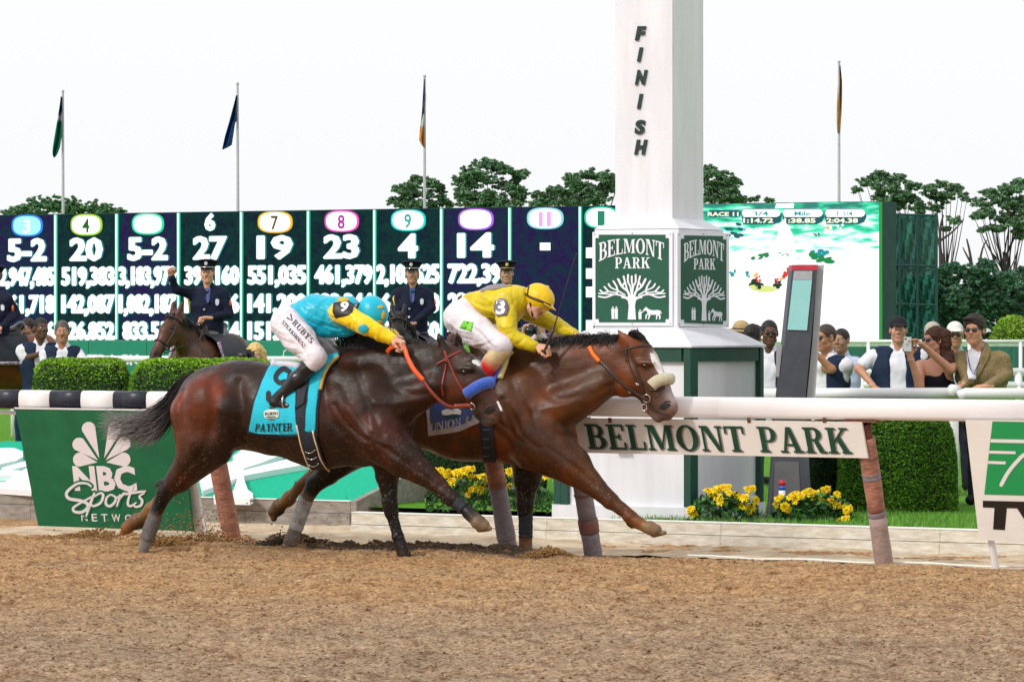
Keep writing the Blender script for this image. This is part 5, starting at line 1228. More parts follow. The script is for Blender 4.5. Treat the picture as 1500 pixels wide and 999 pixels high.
def head_prims(c, M, c0=0, lip=1, dk=2, mouth=0, sc=1.0, nose=1.0, jaw=1.0, brow=1.0):
    """M columns: right, face-forward, up"""
    c = np.array(c, float); T = lambda x, y, z: c + M @ (np.array((x, y, z)) * sc)
    E = lambda x, y, z, r, co=c0, k=.02, op=1: ell(T(x, y, z), np.array(r) * sc, M, co, k, op)
    C = lambda a, b, ra, rb, co=c0, k=.012, op=1: cap(T(*a), T(*b), ra * sc, rb * sc, co, k, op=op)
    P = [E(0, -.012, .030, (.074, .094, .086)), E(0, .022, -.040, (.058 * jaw, .066, .072), k=.03), E(0, .060, -.092, (.026 * jaw, .020, .020), k=.025),
         C((-.047 * jaw, .005, -.065), (0, .055, -.090), .020, .018, k=.025), C((.047 * jaw, .005, -.065), (0, .055, -.090), .020, .018, k=.025),
         C((-.034, .076, .026), (.034, .076, .026), .011 * brow, .011 * brow, k=.015), E(-.038, .062, -.022, (.022, .020, .022)), E(.038, .062, -.022, (.022, .020, .022)),
         C((0, .084, .018), (0, .102 * nose, -.018), .009, .012, k=.012), E(-.011, .094, -.024, (.010, .010, .008), k=.008), E(.011, .094, -.024, (.010, .010, .008), k=.008),
         E(-.031, .094, .006, (.017, .015, .011), k=.010, op=-1), E(.031, .094, .006, (.017, .015, .011), k=.010, op=-1),
         C((-.019, .084, -.053), (.019, .084, -.053), .0065, .0065, lip, .005), C((-.015, .083, -.062), (.015, .083, -.062), .0072, .0072, lip, .005),
         E(-.076, -.006, -.002, (.010, .019, .030), k=.006), E(.076, -.006, -.002, (.010, .019, .030), k=.006), E(-.082, .002, 0, (.005, .010, .018), k=.004, op=-1), E(.082, .002, 0, (.005, .010, .018), k=.004, op=-1)]
    if mouth: P.append(E(0, .092, -.060, (.019, .018, .006 + .010 * mouth), dk, .004, -1))
    else: P.append(C((-.020, .093, -.0575), (.020, .093, -.0575), .0015, .0015, dk, .002, -1))
    return P
def eyes(c, M, parent, sc=1.0, name='eye'):
    for s in (-1, 1):
        p = np.array(c) + M @ (np.array((s * .031, .076, .006)) * sc); q_ = np.array(c) + M @ (np.array((s * .031, .0835, .006)) * sc)
        o = ball(tuple(p), .0115 * sc, 'eye', m_eyew, parent); ball(tuple(q_), .0058 * sc, 'iris', m_eye, o)
def hbasis(yaw, pitch=0, roll=0, back=False):
    """head axes; yaw 0 looks at the camera (-Y), positive turns to image right; pitch positive looks down"""
    f = Vector((math.sin(R(yaw)) * math.cos(R(pitch)), -math.cos(R(yaw)) * math.cos(R(pitch)), -math.sin(R(pitch))))
    r = Vector((-math.cos(R(yaw)), -math.sin(R(yaw)), 0)); u = r.cross(f)
    if roll: Q = Matrix.Rotation(R(roll), 3, f); r = Q @ r; u = Q @ u
    return np.array([[r[i], f[i], u[i]] for i in range(3)])

# ---------------------------------------------------------------- jockeys
def folds(L_, w=2.0, d=.006): return [(p, w, (d if i % 2 == 0 else -d)) for i, p in enumerate(L_)]
FS1 = folds([[(430, 446), (450, 462), (480, 474)], [(432, 456), (455, 473), (490, 482)], [(440, 440), (470, 452), (492, 462)], [(450, 470), (480, 486), (505, 488)], [(444, 462), (470, 480), (500, 492)], [(485, 440), (476, 452), (474, 466)], [(527, 470), (530, 478), (527, 486)], [(540, 476), (544, 484), (540, 492)], [(552, 482), (556, 490), (553, 497)], [(516, 462), (520, 472), (516, 480)], [(470, 436), (462, 446), (460, 460)]])
FP1 = folds([[(404, 478), (420, 486), (440, 488)], [(403, 488), (420, 498), (440, 503)], [(408, 500), (425, 508), (446, 510)], [(416, 510), (432, 518), (455, 518)], [(426, 522), (442, 527), (462, 526)], [(440, 490), (452, 504), (462, 520)], [(436, 532), (450, 528), (466, 518)], [(418, 455), (412, 470), (410, 485)]], 2.2, .007)
FS2 = folds([[(680, 440), (700, 452), (728, 458)], [(682, 452), (705, 462), (735, 464)], [(700, 432), (720, 442), (728, 450)], [(745, 425), (750, 445), (748, 462)], [(756, 422), (760, 440), (757, 460)], [(690, 444), (712, 449), (726, 448)], [(738, 475), (746, 480), (754, 478)], [(740, 486), (748, 490), (756, 487)], [(750, 500), (756, 496), (758, 490)], [(764, 504), (770, 500), (772, 496)], [(790, 462), (800, 470), (815, 474)]])
FP2 = folds([[(660, 470), (676, 482), (700, 486)], [(658, 480), (676, 492), (700, 498)], [(672, 500), (694, 505), (716, 503)], [(700, 478), (716, 490), (730, 506)], [(712, 480), (724, 492), (738, 505)], [(706, 508), (722, 505), (736, 498)], [(668, 462), (662, 474), (662, 488)]], 2.2, .007)
def jockey(fr, base_px, label, spec):
    t = thing('person', label, 'jockey', fr.origin, fr.rz, 'jockeys crouched over their racehorses')
    return t
m_silk1 = mat_attr('turquoise silk', .35, .4, .1, 8, .25, 40, sheen=.2)
m_pants = mat_attr('white breeches', .55, .3, .04, 8, .35, 35)
m_bootb = mat_attr('black boot', .25, .5, .2, 12, .2, 60)
q, e = tracer(H1)
j1 = thing('person', 'jockey in turquoise silks with yellow sleeves and turquoise cap, crouched over the dark bay', 'jockey', H1.origin, H1.rz, 'jockeys crouched over their racehorses')
CY_, YE, WH_, BK_ = (.003, .42, .58), (.88, .60, .003), (.72, .66, .70), (.010, .010, .012)
torso = [q((428, 466, 0, 20, 462, 460, 0, 27, 0, .05, 1.0)), q((462, 460, 0, 27, 498, 459, 0, 25, 0, .05, 1.2)), q((498, 459, 0, 22, 512, 450, 0, 15, 0, .04, 1.3)), q((450, 474, 0, 16, 505, 480, 0, 13, 0, .05, 1.3)), q((480, 486, 0, 9, 518, 482, 0, 8, 0, .04, 1.5))]
arm_n = [q((499, 457, -.15, 17, 537, 478, -.19, 13.5, 1, .02)), q((537, 478, -.19, 13.5, 572, 496, -.15, 9.5, 1, .02))]
arm_f = [q((506, 457, .16, 16, 552, 482, .17, 11, 1, .03)), q((552, 482, .17, 11, 578, 492, .08, 8, 1, .02))]
leg_n = [q((420, 474, -.12, 24, 440, 498, -.20, 22, 2, .04)), q((440, 498, -.20, 22, 463, 524, -.27, 15.5, 2, .04)), q((463, 522, -.27, 15, 458, 532, -.28, 13, 2, .02))]
leg_f = [q((422, 474, .12, 24, 470, 505, .25, 19, 2, .04)), q((470, 505, .25, 18, 488, 515, .27, 14, 2, .04)), q((486, 514, .28, 12, 440, 575, .27, 8, 3, .03))]
shin = [q((458, 532, -.28, 11.5, 436, 556, -.28, 12.5, 3, .02)), q((436, 556, -.28, 12.5, 411, 580, -.28, 8.5, 3, .03)), q((411, 580, -.28, 9, 403, 588, -.28, 8.5, 3, .02)), q((402, 589, -.28, 8.5, 424, 595, -.28, 7.5, 3, .02)), q((424, 595, -.28, 7, 433, 598, -.28, 5.5, 3, .01)), q((400, 597, -.28, 3, 432, 603, -.28, 2.5, 3, .004))]
# helmet frame: head bent down
hc = H1.loc(543, 462, -.02); fwd = Vector((.55, -.12, -.82)).normalized(); rt = Vector((0, -1, 0)); rt = (rt - fwd * rt.dot(fwd)).normalized(); up_ = rt.cross(fwd)
M1 = np.array([[rt[i], fwd[i], up_[i]] for i in range(3)])
W_ = H1.loc(574, 497, -.15); D_ = (H1.loc(596, 503, -.15) - W_)
hd = hand(W_, D_, Vector((.1, .15, -1)), thumb=-1, curl=(62, 70, 45), sc=1.08)
W2 = H1.loc(580, 494, .06); hd2 = hand(W2, Vector((.9, -.1, -.3)), Vector((.1, -.15, -1)), thumb=1, curl=(62, 70, 45), sc=1.05)
hp_ = head_prims(tuple(hc), M1, 0, 1, 2)
core = sdf(shrink(torso + arm_n + arm_f + leg_n + leg_f + shin) + [cap(H1.loc(510, 452, 0), hc, .05, .05)], .011, pal=[SKIN])
head = sdf(hp_, .006, pal=[SKIN, LIP, DARKM], sigma=.004)
hm = sdf(hd, .0035, pal=[SKIN], smooth=1); hm2 = sdf(hd2, .0045, pal=[SKIN], smooth=1)
wristn = sdf([cap(H1.loc(562, 491, -.16), W_, .034, .028)], .006, pal=[SKIN])
sobj('body', merge(core, head, hm, hm2, wristn), m_skin, j1)
pj = [CY_, YE, WH_, BK_]
so, bvs1 = sobj('silks', sdf(torso + arm_n + arm_f, .0085, .008, 1, pj), m_silk1, j1, wr=.007, wscale=14, lines=ml(H1, FS1))
po, bvp1 = sobj('breeches', sdf(leg_n + leg_f[:2] + [q((424, 462, 0, 19, 420, 476, 0, 23, 2, .05, 1.1))], .0085, .008, 1, pj), m_pants, j1, wr=.005, wscale=16, lines=ml(H1, FP1))
sobj('boot', sdf(shin, .0075, .008, 1, pj), m_bootb, j1, wr=.003, wscale=20)
sobj('boot', sdf([leg_f[2]], .010, .008, 1, pj), m_bootb, j1)
hel = [ell(hc + up_ * .025 + fwd * -.01, (.106, .128, .114), M1, 0, .02), ell(hc + up_ * .02 + fwd * .105, (.07, .045, .012), M1, 0, .02)]
ho, bvh1 = sobj('helmet', sdf(hel, .008, pal=[CY_]), m_silk1, j1)
for e_ in (ellipse(557, 450, 5, 2.6, 10, rot=-.2), ellipse(561, 462, 2.6, 7, 10, rot=.2), ellipse(556, 472, 5, 2.6, 10)): drape_poly(H1, bvh1, e_[0], .002, .002, 'cap_mark', mat('yellow silk', (.62, .40, .02), .5, .1), j1, 1.5)
drape_tube(H1, bvh1, [(527, 444), (523, 454), (524, 464), (530, 473)], .010, 'cap_band', m_cyandk, j1, lift=.003)
m_band9 = mat('black armband', (.012, .010, .014), .5, .2)
drape_poly(H1, bvs1, [(489, 444), (505, 441), (519, 445), (516, 458), (508, 463), (492, 466), (488, 458)], .003, .004, 'armband', m_band9, j1, 2.5)
m_wh = mat('white lettering', (.82, .80, .80), .5, .03)
drape_dec(H1, bvs1, quadmap(text2d('9', .035), (499, 443), (511, 443.5), (510, 458), (498, 457)), .009, .002, 'number', m_wh, j1)
m_cyd = mat('turquoise spot', (.012, .42, .56), .5, .05)
drape_poly(H1, bvs1, ellipse(532.5, 481.5, 7.5, 6.5, 16)[0], .003, .002, 'spot', m_cyd, j1, 1.6); drape_poly(H1, bvs1, ellipse(495, 455, 4, 6, 12)[0], .003, .002, 'spot', m_cyd, j1, 1.6)
drape_poly(H1, bvs1, ellipse(503, 439, 9, 3.2, 14, rot=.12)[0], .003, .002, 'collar_patch', mat('yellow silk', (.62, .40, .02), .5, .1), j1, 1.6)
m_ink = mat('dark print', (.03, .03, .045), .6, .1)
drape_dec(H1, bvp1, quadmap(serif_text('RUBYS')[0], (433, 468), (461, 498), (455, 504), (427, 474)), .002, .0015, 'lettering', m_ink, j1)
drape_dec(H1, bvp1, quadmap(serif_text('STEAKHOUSE')[0], (416, 469), (449, 506), (445, 510), (412, 473)), .002, .0015, 'lettering', m_ink, j1)
drape_dec(H1, bvp1, ribbon([(421, 466), (428, 470), (426, 461)], 2), .002, .0015, 'lettering', m_ink, j1)
# stirrup and reins held in the hand
mb = MB(); c = H1.loc(418, 590, -.28); mb.tube([c + Vector((.0, .055 * math.cos(a), .01 + .055 * math.sin(a))) for a in [i * math.pi / 8 for i in range(17)]], .006, 6, up=(1, 0, 0)); mb.build('stirrup', m_steel, j1, True)
pr = [(567, 516, -.11), (573, 509, -.15), (584, 506, -.17), (592, 510, -.18), (597, 524, -.20), (606, 541, -.22), (620, 557, -.22)]
def strap3(fr, pts, r, name, m, par, flat=.35, n=8, **p):
    P = [fr.loc(*a) for a in spline(pts, 6)]; return MB().tube(P, r, n, flat, up=(0, 1, 0)).build(name, m, par, True, **p)
mb = MB()
strap3(H1, pr, .018, 'rubber_rein', m_orange, h1, flat=.4)
strap3(H1, [(619, 556, -.22), (632, 574, -.22), (648, 590, -.20), (662, 596, -.17), (676, 595, -.13), (692, 594, -.11)], .012, 'rein', m_leather, h1, flat=.5)
strap3(H1, [(665, 595, -.165), (690, 594, -.12)], .017, 'rein_stop', m_leather, h1, flat=.7)

# yellow jockey
q, e = tracer(H2)
j2 = thing('person', 'jockey in all yellow silks and yellow helmet holding a whip, crouched over the bay', 'jockey', H2.origin, H2.rz, 'jockeys crouched over their racehorses')
m_silk2 = mat_attr('yellow silk', .4, .35, .14, 9, .3, 36, sheen=.1)
YL, YG, GR = (.60, .46, .006), (.40, .36, .010), (.22, .19, .20)
torso = [q((692, 448, 0, 20, 730, 445, 0, 26, 0, .05, 1.05)), q((730, 445, 0, 26, 752, 443, 0, 24, 0, .05, 1.25)), q((700, 458, 0, 13, 750, 462, 0, 12, 0, .04, 1.2)), q((752, 440, 0, 22, 765, 436, 0, 15, 0, .04, 1.3))]
arm_n = [q((740, 456, -.16, 17, 745, 491, -.22, 14, 0, .02)), q((745, 492, -.22, 13.5, 782, 508, -.20, 9, 0, .015))]
arm_f = [q((768, 452, .16, 16, 812, 476, .18, 11.5, 0, .03)), q((812, 476, .18, 11.5, 842, 490, .08, 8, 0, .02))]
leg_n = [q((674, 466, -.10, 25, 700, 486, -.20, 22, 2, .04)), q((700, 486, -.20, 22, 733, 506, -.27, 16, 2, .04)), q((736, 506, -.27, 15, 734, 511, -.27, 14, 2, .02))]
leg_f = [q((674, 466, .10, 25, 722, 500, .24, 20, 2, .04)), q((722, 500, .24, 20, 745, 512, .26, 14, 2, .04)), q((740, 512, .26, 12, 700, 580, .26, 9, 3, .03))]
shin = [q((734, 513, -.27, 15, 721, 529, -.27, 14, 4, .01)), q((721, 530, -.27, 13.5, 709, 544, -.27, 13, 5, .003)), q((708, 545, -.27, 12.5, 690, 568, -.28, 10, 3, .01)), q((690, 568, -.28, 10, 676, 590, -.28, 9, 3, .02)), q((676, 592, -.28, 8, 700, 600, -.28, 6.5, 3, .02))]
hc = H2.loc(787, 442, -.01); fwd = Vector((.80, -.28, -.50)).normalized(); rt = Vector((0.25, -1, 0)).normalized(); rt = (rt - fwd * rt.dot(fwd)).normalized(); up_ = rt.cross(fwd)
M2 = np.array([[rt[i], fwd[i], up_[i]] for i in range(3)])
W_ = H2.loc(786, 508, -.20); D_ = (H2.loc(806, 510, -.20) - W_)
hd = hand(W_, D_, Vector((.05, .4, -1)), thumb=-1, curl=(70, 75, 45), sc=1.08)
pj = [YL, YG, WH_, (.03, .015, .01), (.62, .48, .26), (.66, .012, .02), GR]
core = sdf(shrink(torso + arm_n + arm_f + leg_n + leg_f + shin) + [cap(H2.loc(762, 442, 0), hc, .05, .05)], .011, pal=[SKIN])
head = sdf(head_prims(tuple(hc), M2, 0, 1, 2, mouth=.3), .005, pal=[SKIN, LIP, DARKM], sigma=.004)
hm = sdf(hd, .0035, pal=[SKIN], smooth=1); wr_ = sdf([cap(H2.loc(778, 507, -.2), W_, .034, .028)], .006, pal=[SKIN])
hm2 = sdf(hand(H2.loc(842, 490, .08), Vector((.9, -.1, -.3)), Vector((.1, -.15, -1)), 1, (62, 70, 45), sc=1.05), .0045, pal=[SKIN], smooth=1)
sobj('body', merge(core, head, hm, hm2, wr_), m_skin, j2)
eyes(tuple(hc), M2, j2)
so, bvs2 = sobj('silks', sdf(torso + arm_n + arm_f, .0085, .008, 1, pj), m_silk2, j2, wr=.007, wscale=14, lines=ml(H2, FS2))
po, bvp2 = sobj('breeches', sdf(leg_n + leg_f[:2] + [q((690, 450, 0, 19, 678, 464, 0, 23, 2, .05, 1.1))], .0085, .008, 1, pj), m_pants, j2, wr=.005, wscale=16, lines=ml(H2, FP2))
sobj('boot', sdf(shin, .0075, .004, 1, pj), m_bootb, j2, wr=.002, wscale=20); sobj('boot', sdf([leg_f[2]], .010, .008, 1, pj), m_bootb, j2)
hel = [ell(hc + up_ * .035 - fwd * .005, (.102, .125, .100), M2, 0, .02), ell(hc + up_ * .028 + fwd * .115, (.080, .045, .009), M2, 0, .02), ell(hc + up_ * .138, (.012, .012, .008), M2, 0, .01)]
ho, bvh2 = sobj('helmet', sdf(hel, .007, pal=[(.72, .47, .004)]), m_silk2, j2)
drape_tube(H2, bvh2, [(767, 428), (776, 435), (792, 441), (806, 448)], .009, 'helmet_band', m_leatherd, j2, lift=.003)
drape_tube(H2, bvh2, [(779, 409), (775, 420), (773, 432)], .007, 'goggle_strap', m_leatherd, j2, lift=.003)
P = lambda x, y, z: Vector(tuple(np.array(hc) + M2 @ np.array((x, y, z))))
MB().tube([P(.074, -.005, .03), P(.070, .01, -.04), P(.040, .055, -.092), P(0, .07, -.115)], .009, 6).build('chin_strap', m_leatherd, j2, True)
for s in (-1, 1): 
    ball(tuple(P(s * .032, .088, .008)), .024, 'goggle_lens', mat('amber goggle', (.45, .40, .10), .1, .1, spec=.8), j2, sc=(.9, .9, .8))
MB().tube([P(-.076, .02, .012), P(-.05, .08, .008), P(0, .098, .010), P(.05, .08, .008), P(.076, .02, .012)], .008, 6).build('goggle_frame', m_leatherd, j2, True)
drape_poly(H2, bvs2, [(725, 442), (733, 437), (742, 440), (745, 452), (742, 463), (731, 465), (724, 456)], .003, .004, 'armband', mat('grey armband', (.16, .13, .15), .6, .1), j2, 2.5)
drape_dec(H2, bvs2, quadmap(text2d('3', .035), (728, 441), (740, 441), (740, 461), (727.5, 461)), .009, .002, 'number', m_wh, j2)
drape_poly(H2, bvs2, [(703, 424), (718, 417), (754, 414), (754, 419), (730, 423), (714, 427), (705, 428)], .003, .003, 'back_stripe', mat('grey stripe', (.24, .20, .21), .6, .1), j2, 2.5)
drape_poly(H2, bvp2, [(680, 470), (694, 472), (690, 486), (673, 481)], .003, .003, 'green_tag', mat('lime tag', (.16, .55, .01), .5, .05), j2, 2.5)
drape_dec(H2, bvp2, joinm([ribbon([(686, 473), (682, 482), (678, 480)], 2)]), .007, .0015, 'tag_mark', m_ink, j2)
w0, w1 = H2.loc(790, 530, -.24), H2.loc(845, 371, -.22); wpt = [H2.loc(x, y, -.235) for x, y in spline([(790, 530), (797, 516), (812, 478), (828, 425), (840, 386), (845, 371)], 4)]
wh = thing('whip', 'long thin dark riding whip held upright by the yellow jockey', 'whip', H2.origin, H2.rz)
MB().tube(wpt, [.007] * 8 + [.005] * (len(wpt) - 10) + [.004, .006], 6, up=(0, 1, 0)).build('shaft', m_hairb, wh, True)
MB().tube(wpt[3:9], .011, 8, up=(0, 1, 0)).build('grip', m_leatherd, wh, True)
drape_tube(H2, bv2, [(864, 509), (870, 520), (879, 530)], .017, 'rubber_rein', mat('bright orange rubber', (.85, .17, .01), .5, .05), h2, lift=.012)
strap3(H2, [(879, 529, -.18), (895, 546, -.20), (915, 566, -.18), (932, 577, -.13), (948, 586, -.11)], .012, 'rein', m_leatherd, h2, flat=.5)

# ================================================================ ODDS BOARD, SCREEN, FLAGS, TREES, HEDGES, FLOWERS
bp0 = at(450, 482, 150); BD = Frame(bp0.x, bp0.y, 31)
NBD = Vector((-math.sin(R(31)), -math.cos(R(31)), 0))
board = thing('odds_board', 'wide dark electronic odds board with white numbers in columns beyond the infield', 'scoreboard', (bp0.x, bp0.y, 0), BD.rz)
def bsub(name, mb, m): 
    o = mb.build(name, m, board); return o
def bpx(px, py, o=0): return BD.loc(px, py, o)
def bdec(m2, lift, th, name, m, parent=board):
    v, f = m2; return decal((v, f), lambda a, b: bpx(a, b), Vector((0, -1, 0)), lift, th, name, m, parent)
m_cab = mat('board cabinet', (.006, .05, .045), .7, .2, 2)
m_led1, nt, bs = _nodes('led dark purple'); N, L = nt.nodes, nt.links; tc = N.new('ShaderNodeTexCoord')
def ledmat(m, nt, bs, ca, cb, s):
    N, L = nt.nodes, nt.links; tc = N.new('ShaderNodeTexCoord'); n = N.new('ShaderNodeTexNoise'); n.inputs['Scale'].default_value = 3.5; n.inputs['Detail'].default_value = 8; n.inputs['Roughness'].default_value = .8
    L.new(tc.outputs['Object'], n.inputs['Vector']); r = N.new('ShaderNodeValToRGB'); L.new(n.outputs[0], r.inputs[0])
    r.color_ramp.elements[0].position = .42; r.color_ramp.elements[0].color = (*ca, 1); r.color_ramp.elements[1].position = .6; r.color_ramp.elements[1].color = (*cb, 1)
    L.new(r.outputs[0], bs.inputs['Emission Color']); bs.inputs['Emission Strength'].default_value = s; bs.inputs['Specular IOR Level'].default_value = .05; bs.inputs['Base Color'].default_value = (.002, .003, .004, 1); bs.inputs['Roughness'].default_value = .6
ledmat(m_led1, nt, bs, (.018, .005, .065), (.003, .030, .045), 1)
m_led2, nt, bs = _nodes('led dark green'); ledmat(m_led2, nt, bs, (.002, .036, .028), (.003, .010, .026), 1)
e_w = emit('led white', (1, 1, 1), 1.6); e_g = emit('led green line', (.62, 1, .86), 1.3); e_halo = emit('led halo', (.0, .52, .25), .8); e_cy = emit('led halo cyan', (.02, .40, .42), .7)
def topy(x): return 316 - 14 * x / 900
def by(x, y): return y - 14 * x / 900 * (482 - y) / 166
def slabp(pts, dep, name, m, lift=0):
    return bsub(name, MB().prism([bpx(*p) + Vector((0, -lift, 0)) for p in pts], (0, dep, 0)), m)
slabp([(-160, topy(-160) - 1), (912, topy(912) - 1), (912, 502), (-160, 501)], 1.2, 'cabinet', m_cab, .0)
slabp([(-160, 498), (912, 499), (912, 503), (-160, 502)], .3, 'ledge', mat('board ledge', (.25, .3, .3), .7), .4)
div = [-95, -3, 85, 174.5, 265, 357, 455, 552, 650, 750, 853, 950]
heads = [('3', (.10, .55, 1), 1, (.01, .25, 1)), ('4', (.0, .12, .0), 0, (.35, .7, .0)), ('5', (.6, 1, .95), 1, (.0, .8, .35)), ('6', None, 2, None), ('7', (.12, .06, 0), 0, (1, .55, .0)), ('8', (.5, .0, .35), 0, (1, .08, .55)), ('9', (.0, .45, .35), 0, (.0, .75, .65)), ('', (1, 1, 1), 0, (.45, .12, 1)), ('11', (1, .42, .85), 0, (.25, .75, .8)), ('1', (.0, .25, .15), 0, (.0, .7, .4))]
cols = [('5-2', '2,947,485', '61,718', '6,136'), ('20', '519,383', '142,087', '26,852'), ('5-2', '3,183,979', '1,082,187', '833,517'), ('27', '391,160', '189,206', '26,114'), ('19', '551,035', '141,200', '151,208'), ('23', '461,379', '133,344', '151,076'), ('4', '2,103,525', '613,340', '612,160'), ('14', '722,391', '233,120', '121,450'), ('-', '', '', ''), ('5', '9', '5', '4')]
purple = {0, 2, 7, 8}
for i in range(-1, 10):
    x0, x1 = div[i + 1], div[i + 2]
    if i >= 0 and x1 > 912: x1 = 911
    dk = m_led1 if i in purple or i == -1 else m_led2
    slabp([(x0, topy(x0)), (x1, topy(x1)), (x1, 498), (x0, 497.5)], .1, 'number_panel', dk, .12)
for x in div[1:-1]:
    slabp([(x - 2.6, topy(x) + .5), (x + 2.6, topy(x) + .5), (x + 2.2, 497), (x - 2.2, 497)], .03, 'divider_glow', e_halo, .16)
    slabp([(x - 1.3, topy(x) + .5), (x + 1.3, topy(x) + .5), (x + 1.1, 497), (x - 1.1, 497)], .03, 'divider', e_g, .20)
def btext(s, x0, x1, y0, y1, bold, m, halo=e_cy, shear=0):
    q4 = lambda g, dx=0, dy=0: [(x0 - g + dx, by(x0, y0) - g + dy), (x1 + g + dx, by(x1, y0) - g + dy), (x1 + g + dx, by(x1, y1) + g + dy), (x0 - g + dx, by(x0, y1) + g + dy)]
    T2 = text2d(s, .022)
    big_ = (y1 - y0) > 28; e_ = 1.5 if big_ else 1.0
    if halo is not None: bdec(joinm([quadmap(T2, *q4(0, dx, dy)) for dx, dy in ((-2.1 * e_, 0), (2.1 * e_, 0), (0, -1.6), (0, 1.6), (-1.4, 1.2), (1.4, 1.2), (1.4, -1.2), (-1.4, -1.2))]), .13, .002, 'number_glow', halo)
    bdec(joinm([quadmap(T2, *q4(0, dx * e_, dy)) for dx, dy in ((0, 0), (-1, 0), (1, 0), (-.6, .7), (.6, .7), (.6, -.7), (-.6, -.7))]), .16, .004, 'number', m)
for i in range(10):
    cx_ = (div[i + 1] + div[i + 2]) / 2 + (2 if i == 0 else 0); wd = div[i + 2] - div[i + 1]
    h, hc_, inv, oc = heads[i]; sc_ = wd / 90
    yh0, yh1 = 315.5, 341
    yo = 1.5
    if i == 9: cx_ = 884
    if inv != 2:
        def oval(rx, ry, y): return poly(*[(cx_ + rx * sc_ * math.copysign(abs(math.cos(a))**.75, math.cos(a)), by(cx_, y + yo) + ry * math.copysign(abs(math.sin(a))**.75, math.sin(a))) for a in [2 * math.pi * k / 28 for k in range(28)]])
        bdec(oval(23.5, 16, 330), .13, .01, 'oval_edge', emit('led edge', oc, 1.0)); bdec(oval(20.5, 13.8, 330), .15, .01, 'oval', e_w if inv == 0 else emit('led pale', (.35, .85, 1) if i == 0 else (.75, 1, .98), 1.2))
        if h:
            for h, cx2, w_ in ([(h, cx_, 5.2)] if len(h) == 1 else [(h[0], cx_ - 6, 3.0), (h[1], cx_ + 6, 3.0)]): bdec(quadmap(text2d(h, .02), (cx2 - w_, by(cx_, 321 + yo)), (cx2 + w_, by(cx_, 321 + yo)), (cx2 + w_, by(cx_, 341 + yo)), (cx2 - w_, by(cx_, 341 + yo))), .17, .01, 'oval_number', emit('led digit', hc_, 1.0) if i not in (0, 2) else e_w)
    else: btext('6', cx_ - 7, cx_ + 7, 318, 342, .04, e_w)
    o_, a_, b_, c_ = cols[i]
    if o_ == '-': bdec(quadmap(poly((0, 0), (1, 0), (1, 1), (0, 1)), (cx_ - 7, 356), (cx_ + 8, 356), (cx_ + 8, 367), (cx_ - 7, 367)), .16, .02, 'number', e_w); continue
    w_ = {1: 12, 2: 23, 3: 28}[len(o_)] * sc_
    if i == 9: continue
    btext(o_, cx_ - w_, cx_ + w_, 349 + yo, 382 + yo, .075, e_w)
    hw = wd / 2 - 4
    for s_, ya, yb in ((a_, 391, 416), (b_, 431, 456), (c_, 470, 494)):
        if not s_: continue
        f_ = {9: 1, 8: .97, 7: .93, 6: .82, 5: .72}[len(s_)]
        yb2 = yb + (6 if ',' in s_ else 0)
        xr = cx_ + hw; xl = xr - 2 * hw * f_
        btext(s_, xl, xr, ya + yo, yb2 + yo, .075, e_w)
for y0 in (372, 400, 425, 470): bdec(poly((862, by(862, y0)), (872, by(872, y0)), (872, by(872, y0 + 14)), (862, by(862, y0 + 14))), .16, .02, 'number', e_w)
# legs of the board
for x in (-80, 60, 200, 340, 480, 620, 760, 880, 1060, 1180, 1280):
    p = bpx(x, 482, .6); bsub('leg', MB().box((p.x, p.y, .55), (.4, .4, 1.1)), m_cab)

# big video screen
vs = thing('video_screen', 'bright video screen showing a washed-out race picture, right of the finish post', 'screen', (bp0.x, bp0.y, 0), BD.rz)
m_vid, nt, bs = _nodes('video picture'); N, L = nt.nodes, nt.links
tc = N.new('ShaderNodeTexCoord'); mp = N.new('ShaderNodeMapping'); mp.inputs['Scale'].default_value = (.9, .9, 4.2); L.new(tc.outputs['Object'], mp.inputs[0])
n1 = N.new('ShaderNodeTexNoise'); n1.inputs['Scale'].default_value = 1.3; n1.inputs['Detail'].default_value = 6; L.new(mp.outputs[0], n1.inputs['Vector'])
sx = N.new('ShaderNodeSeparateXYZ'); L.new(tc.outputs['Object'], sx.inputs[0])
zt_ = bpx(1160, 300).z; zb_ = bpx(1160, 392).z
mr = N.new('ShaderNodeMapRange'); mr.inputs[1].default_value = zb_; mr.inputs[2].default_value = zt_; mr.inputs[3].default_value = .34; mr.inputs[4].default_value = -.10; L.new(sx.outputs[2], mr.inputs[0])
ad = N.new('ShaderNodeMath'); ad.operation = 'ADD'; L.new(n1.outputs[0], ad.inputs[0]); L.new(mr.outputs[0], ad.inputs[1])
rp = N.new('ShaderNodeValToRGB'); L.new(ad.outputs[0], rp.inputs[0]); els = rp.color_ramp.elements
for _ in range(3): els.new(.5)
for e_, (p_, c_) in zip(els, ((.36, (.0, .20, .15)), (.45, (.01, .52, .28)), (.53, (.05, .80, .45)), (.60, (.55, 1, .88)), (.68, (1, 1, 1)))): e_.position = p_; e_.color = (*c_, 1)
L.new(rp.outputs[0], bs.inputs['Emission Color']); bs.inputs['Emission Strength'].default_value = 1.15; bs.inputs['Base Color'].default_value = (0, 0, 0, 1)
def vslab(pts, dep, name, m, lift): return MB().prism([bpx(*p) + Vector((0, -lift, 0)) for p in pts], (0, dep, 0)).build(name, m, vs)
vslab([(1000, 299), (1293, 295), (1293, 500), (1000, 500)], 1.1, 'cabinet', m_cab, .0)
vslab([(1001, 300), (1290, 296), (1290, 497), (1001, 497)], .1, 'picture', m_vid, .12)
vslab([(1290, 296), (1293, 296), (1293, 497), (1290, 497)], .1, 'green_edge', emit('green edge', (.05, .5, .08), .6), .13)
def vdec(m2, lift, name, m): bdec(m2, lift, .01, name, m, vs)
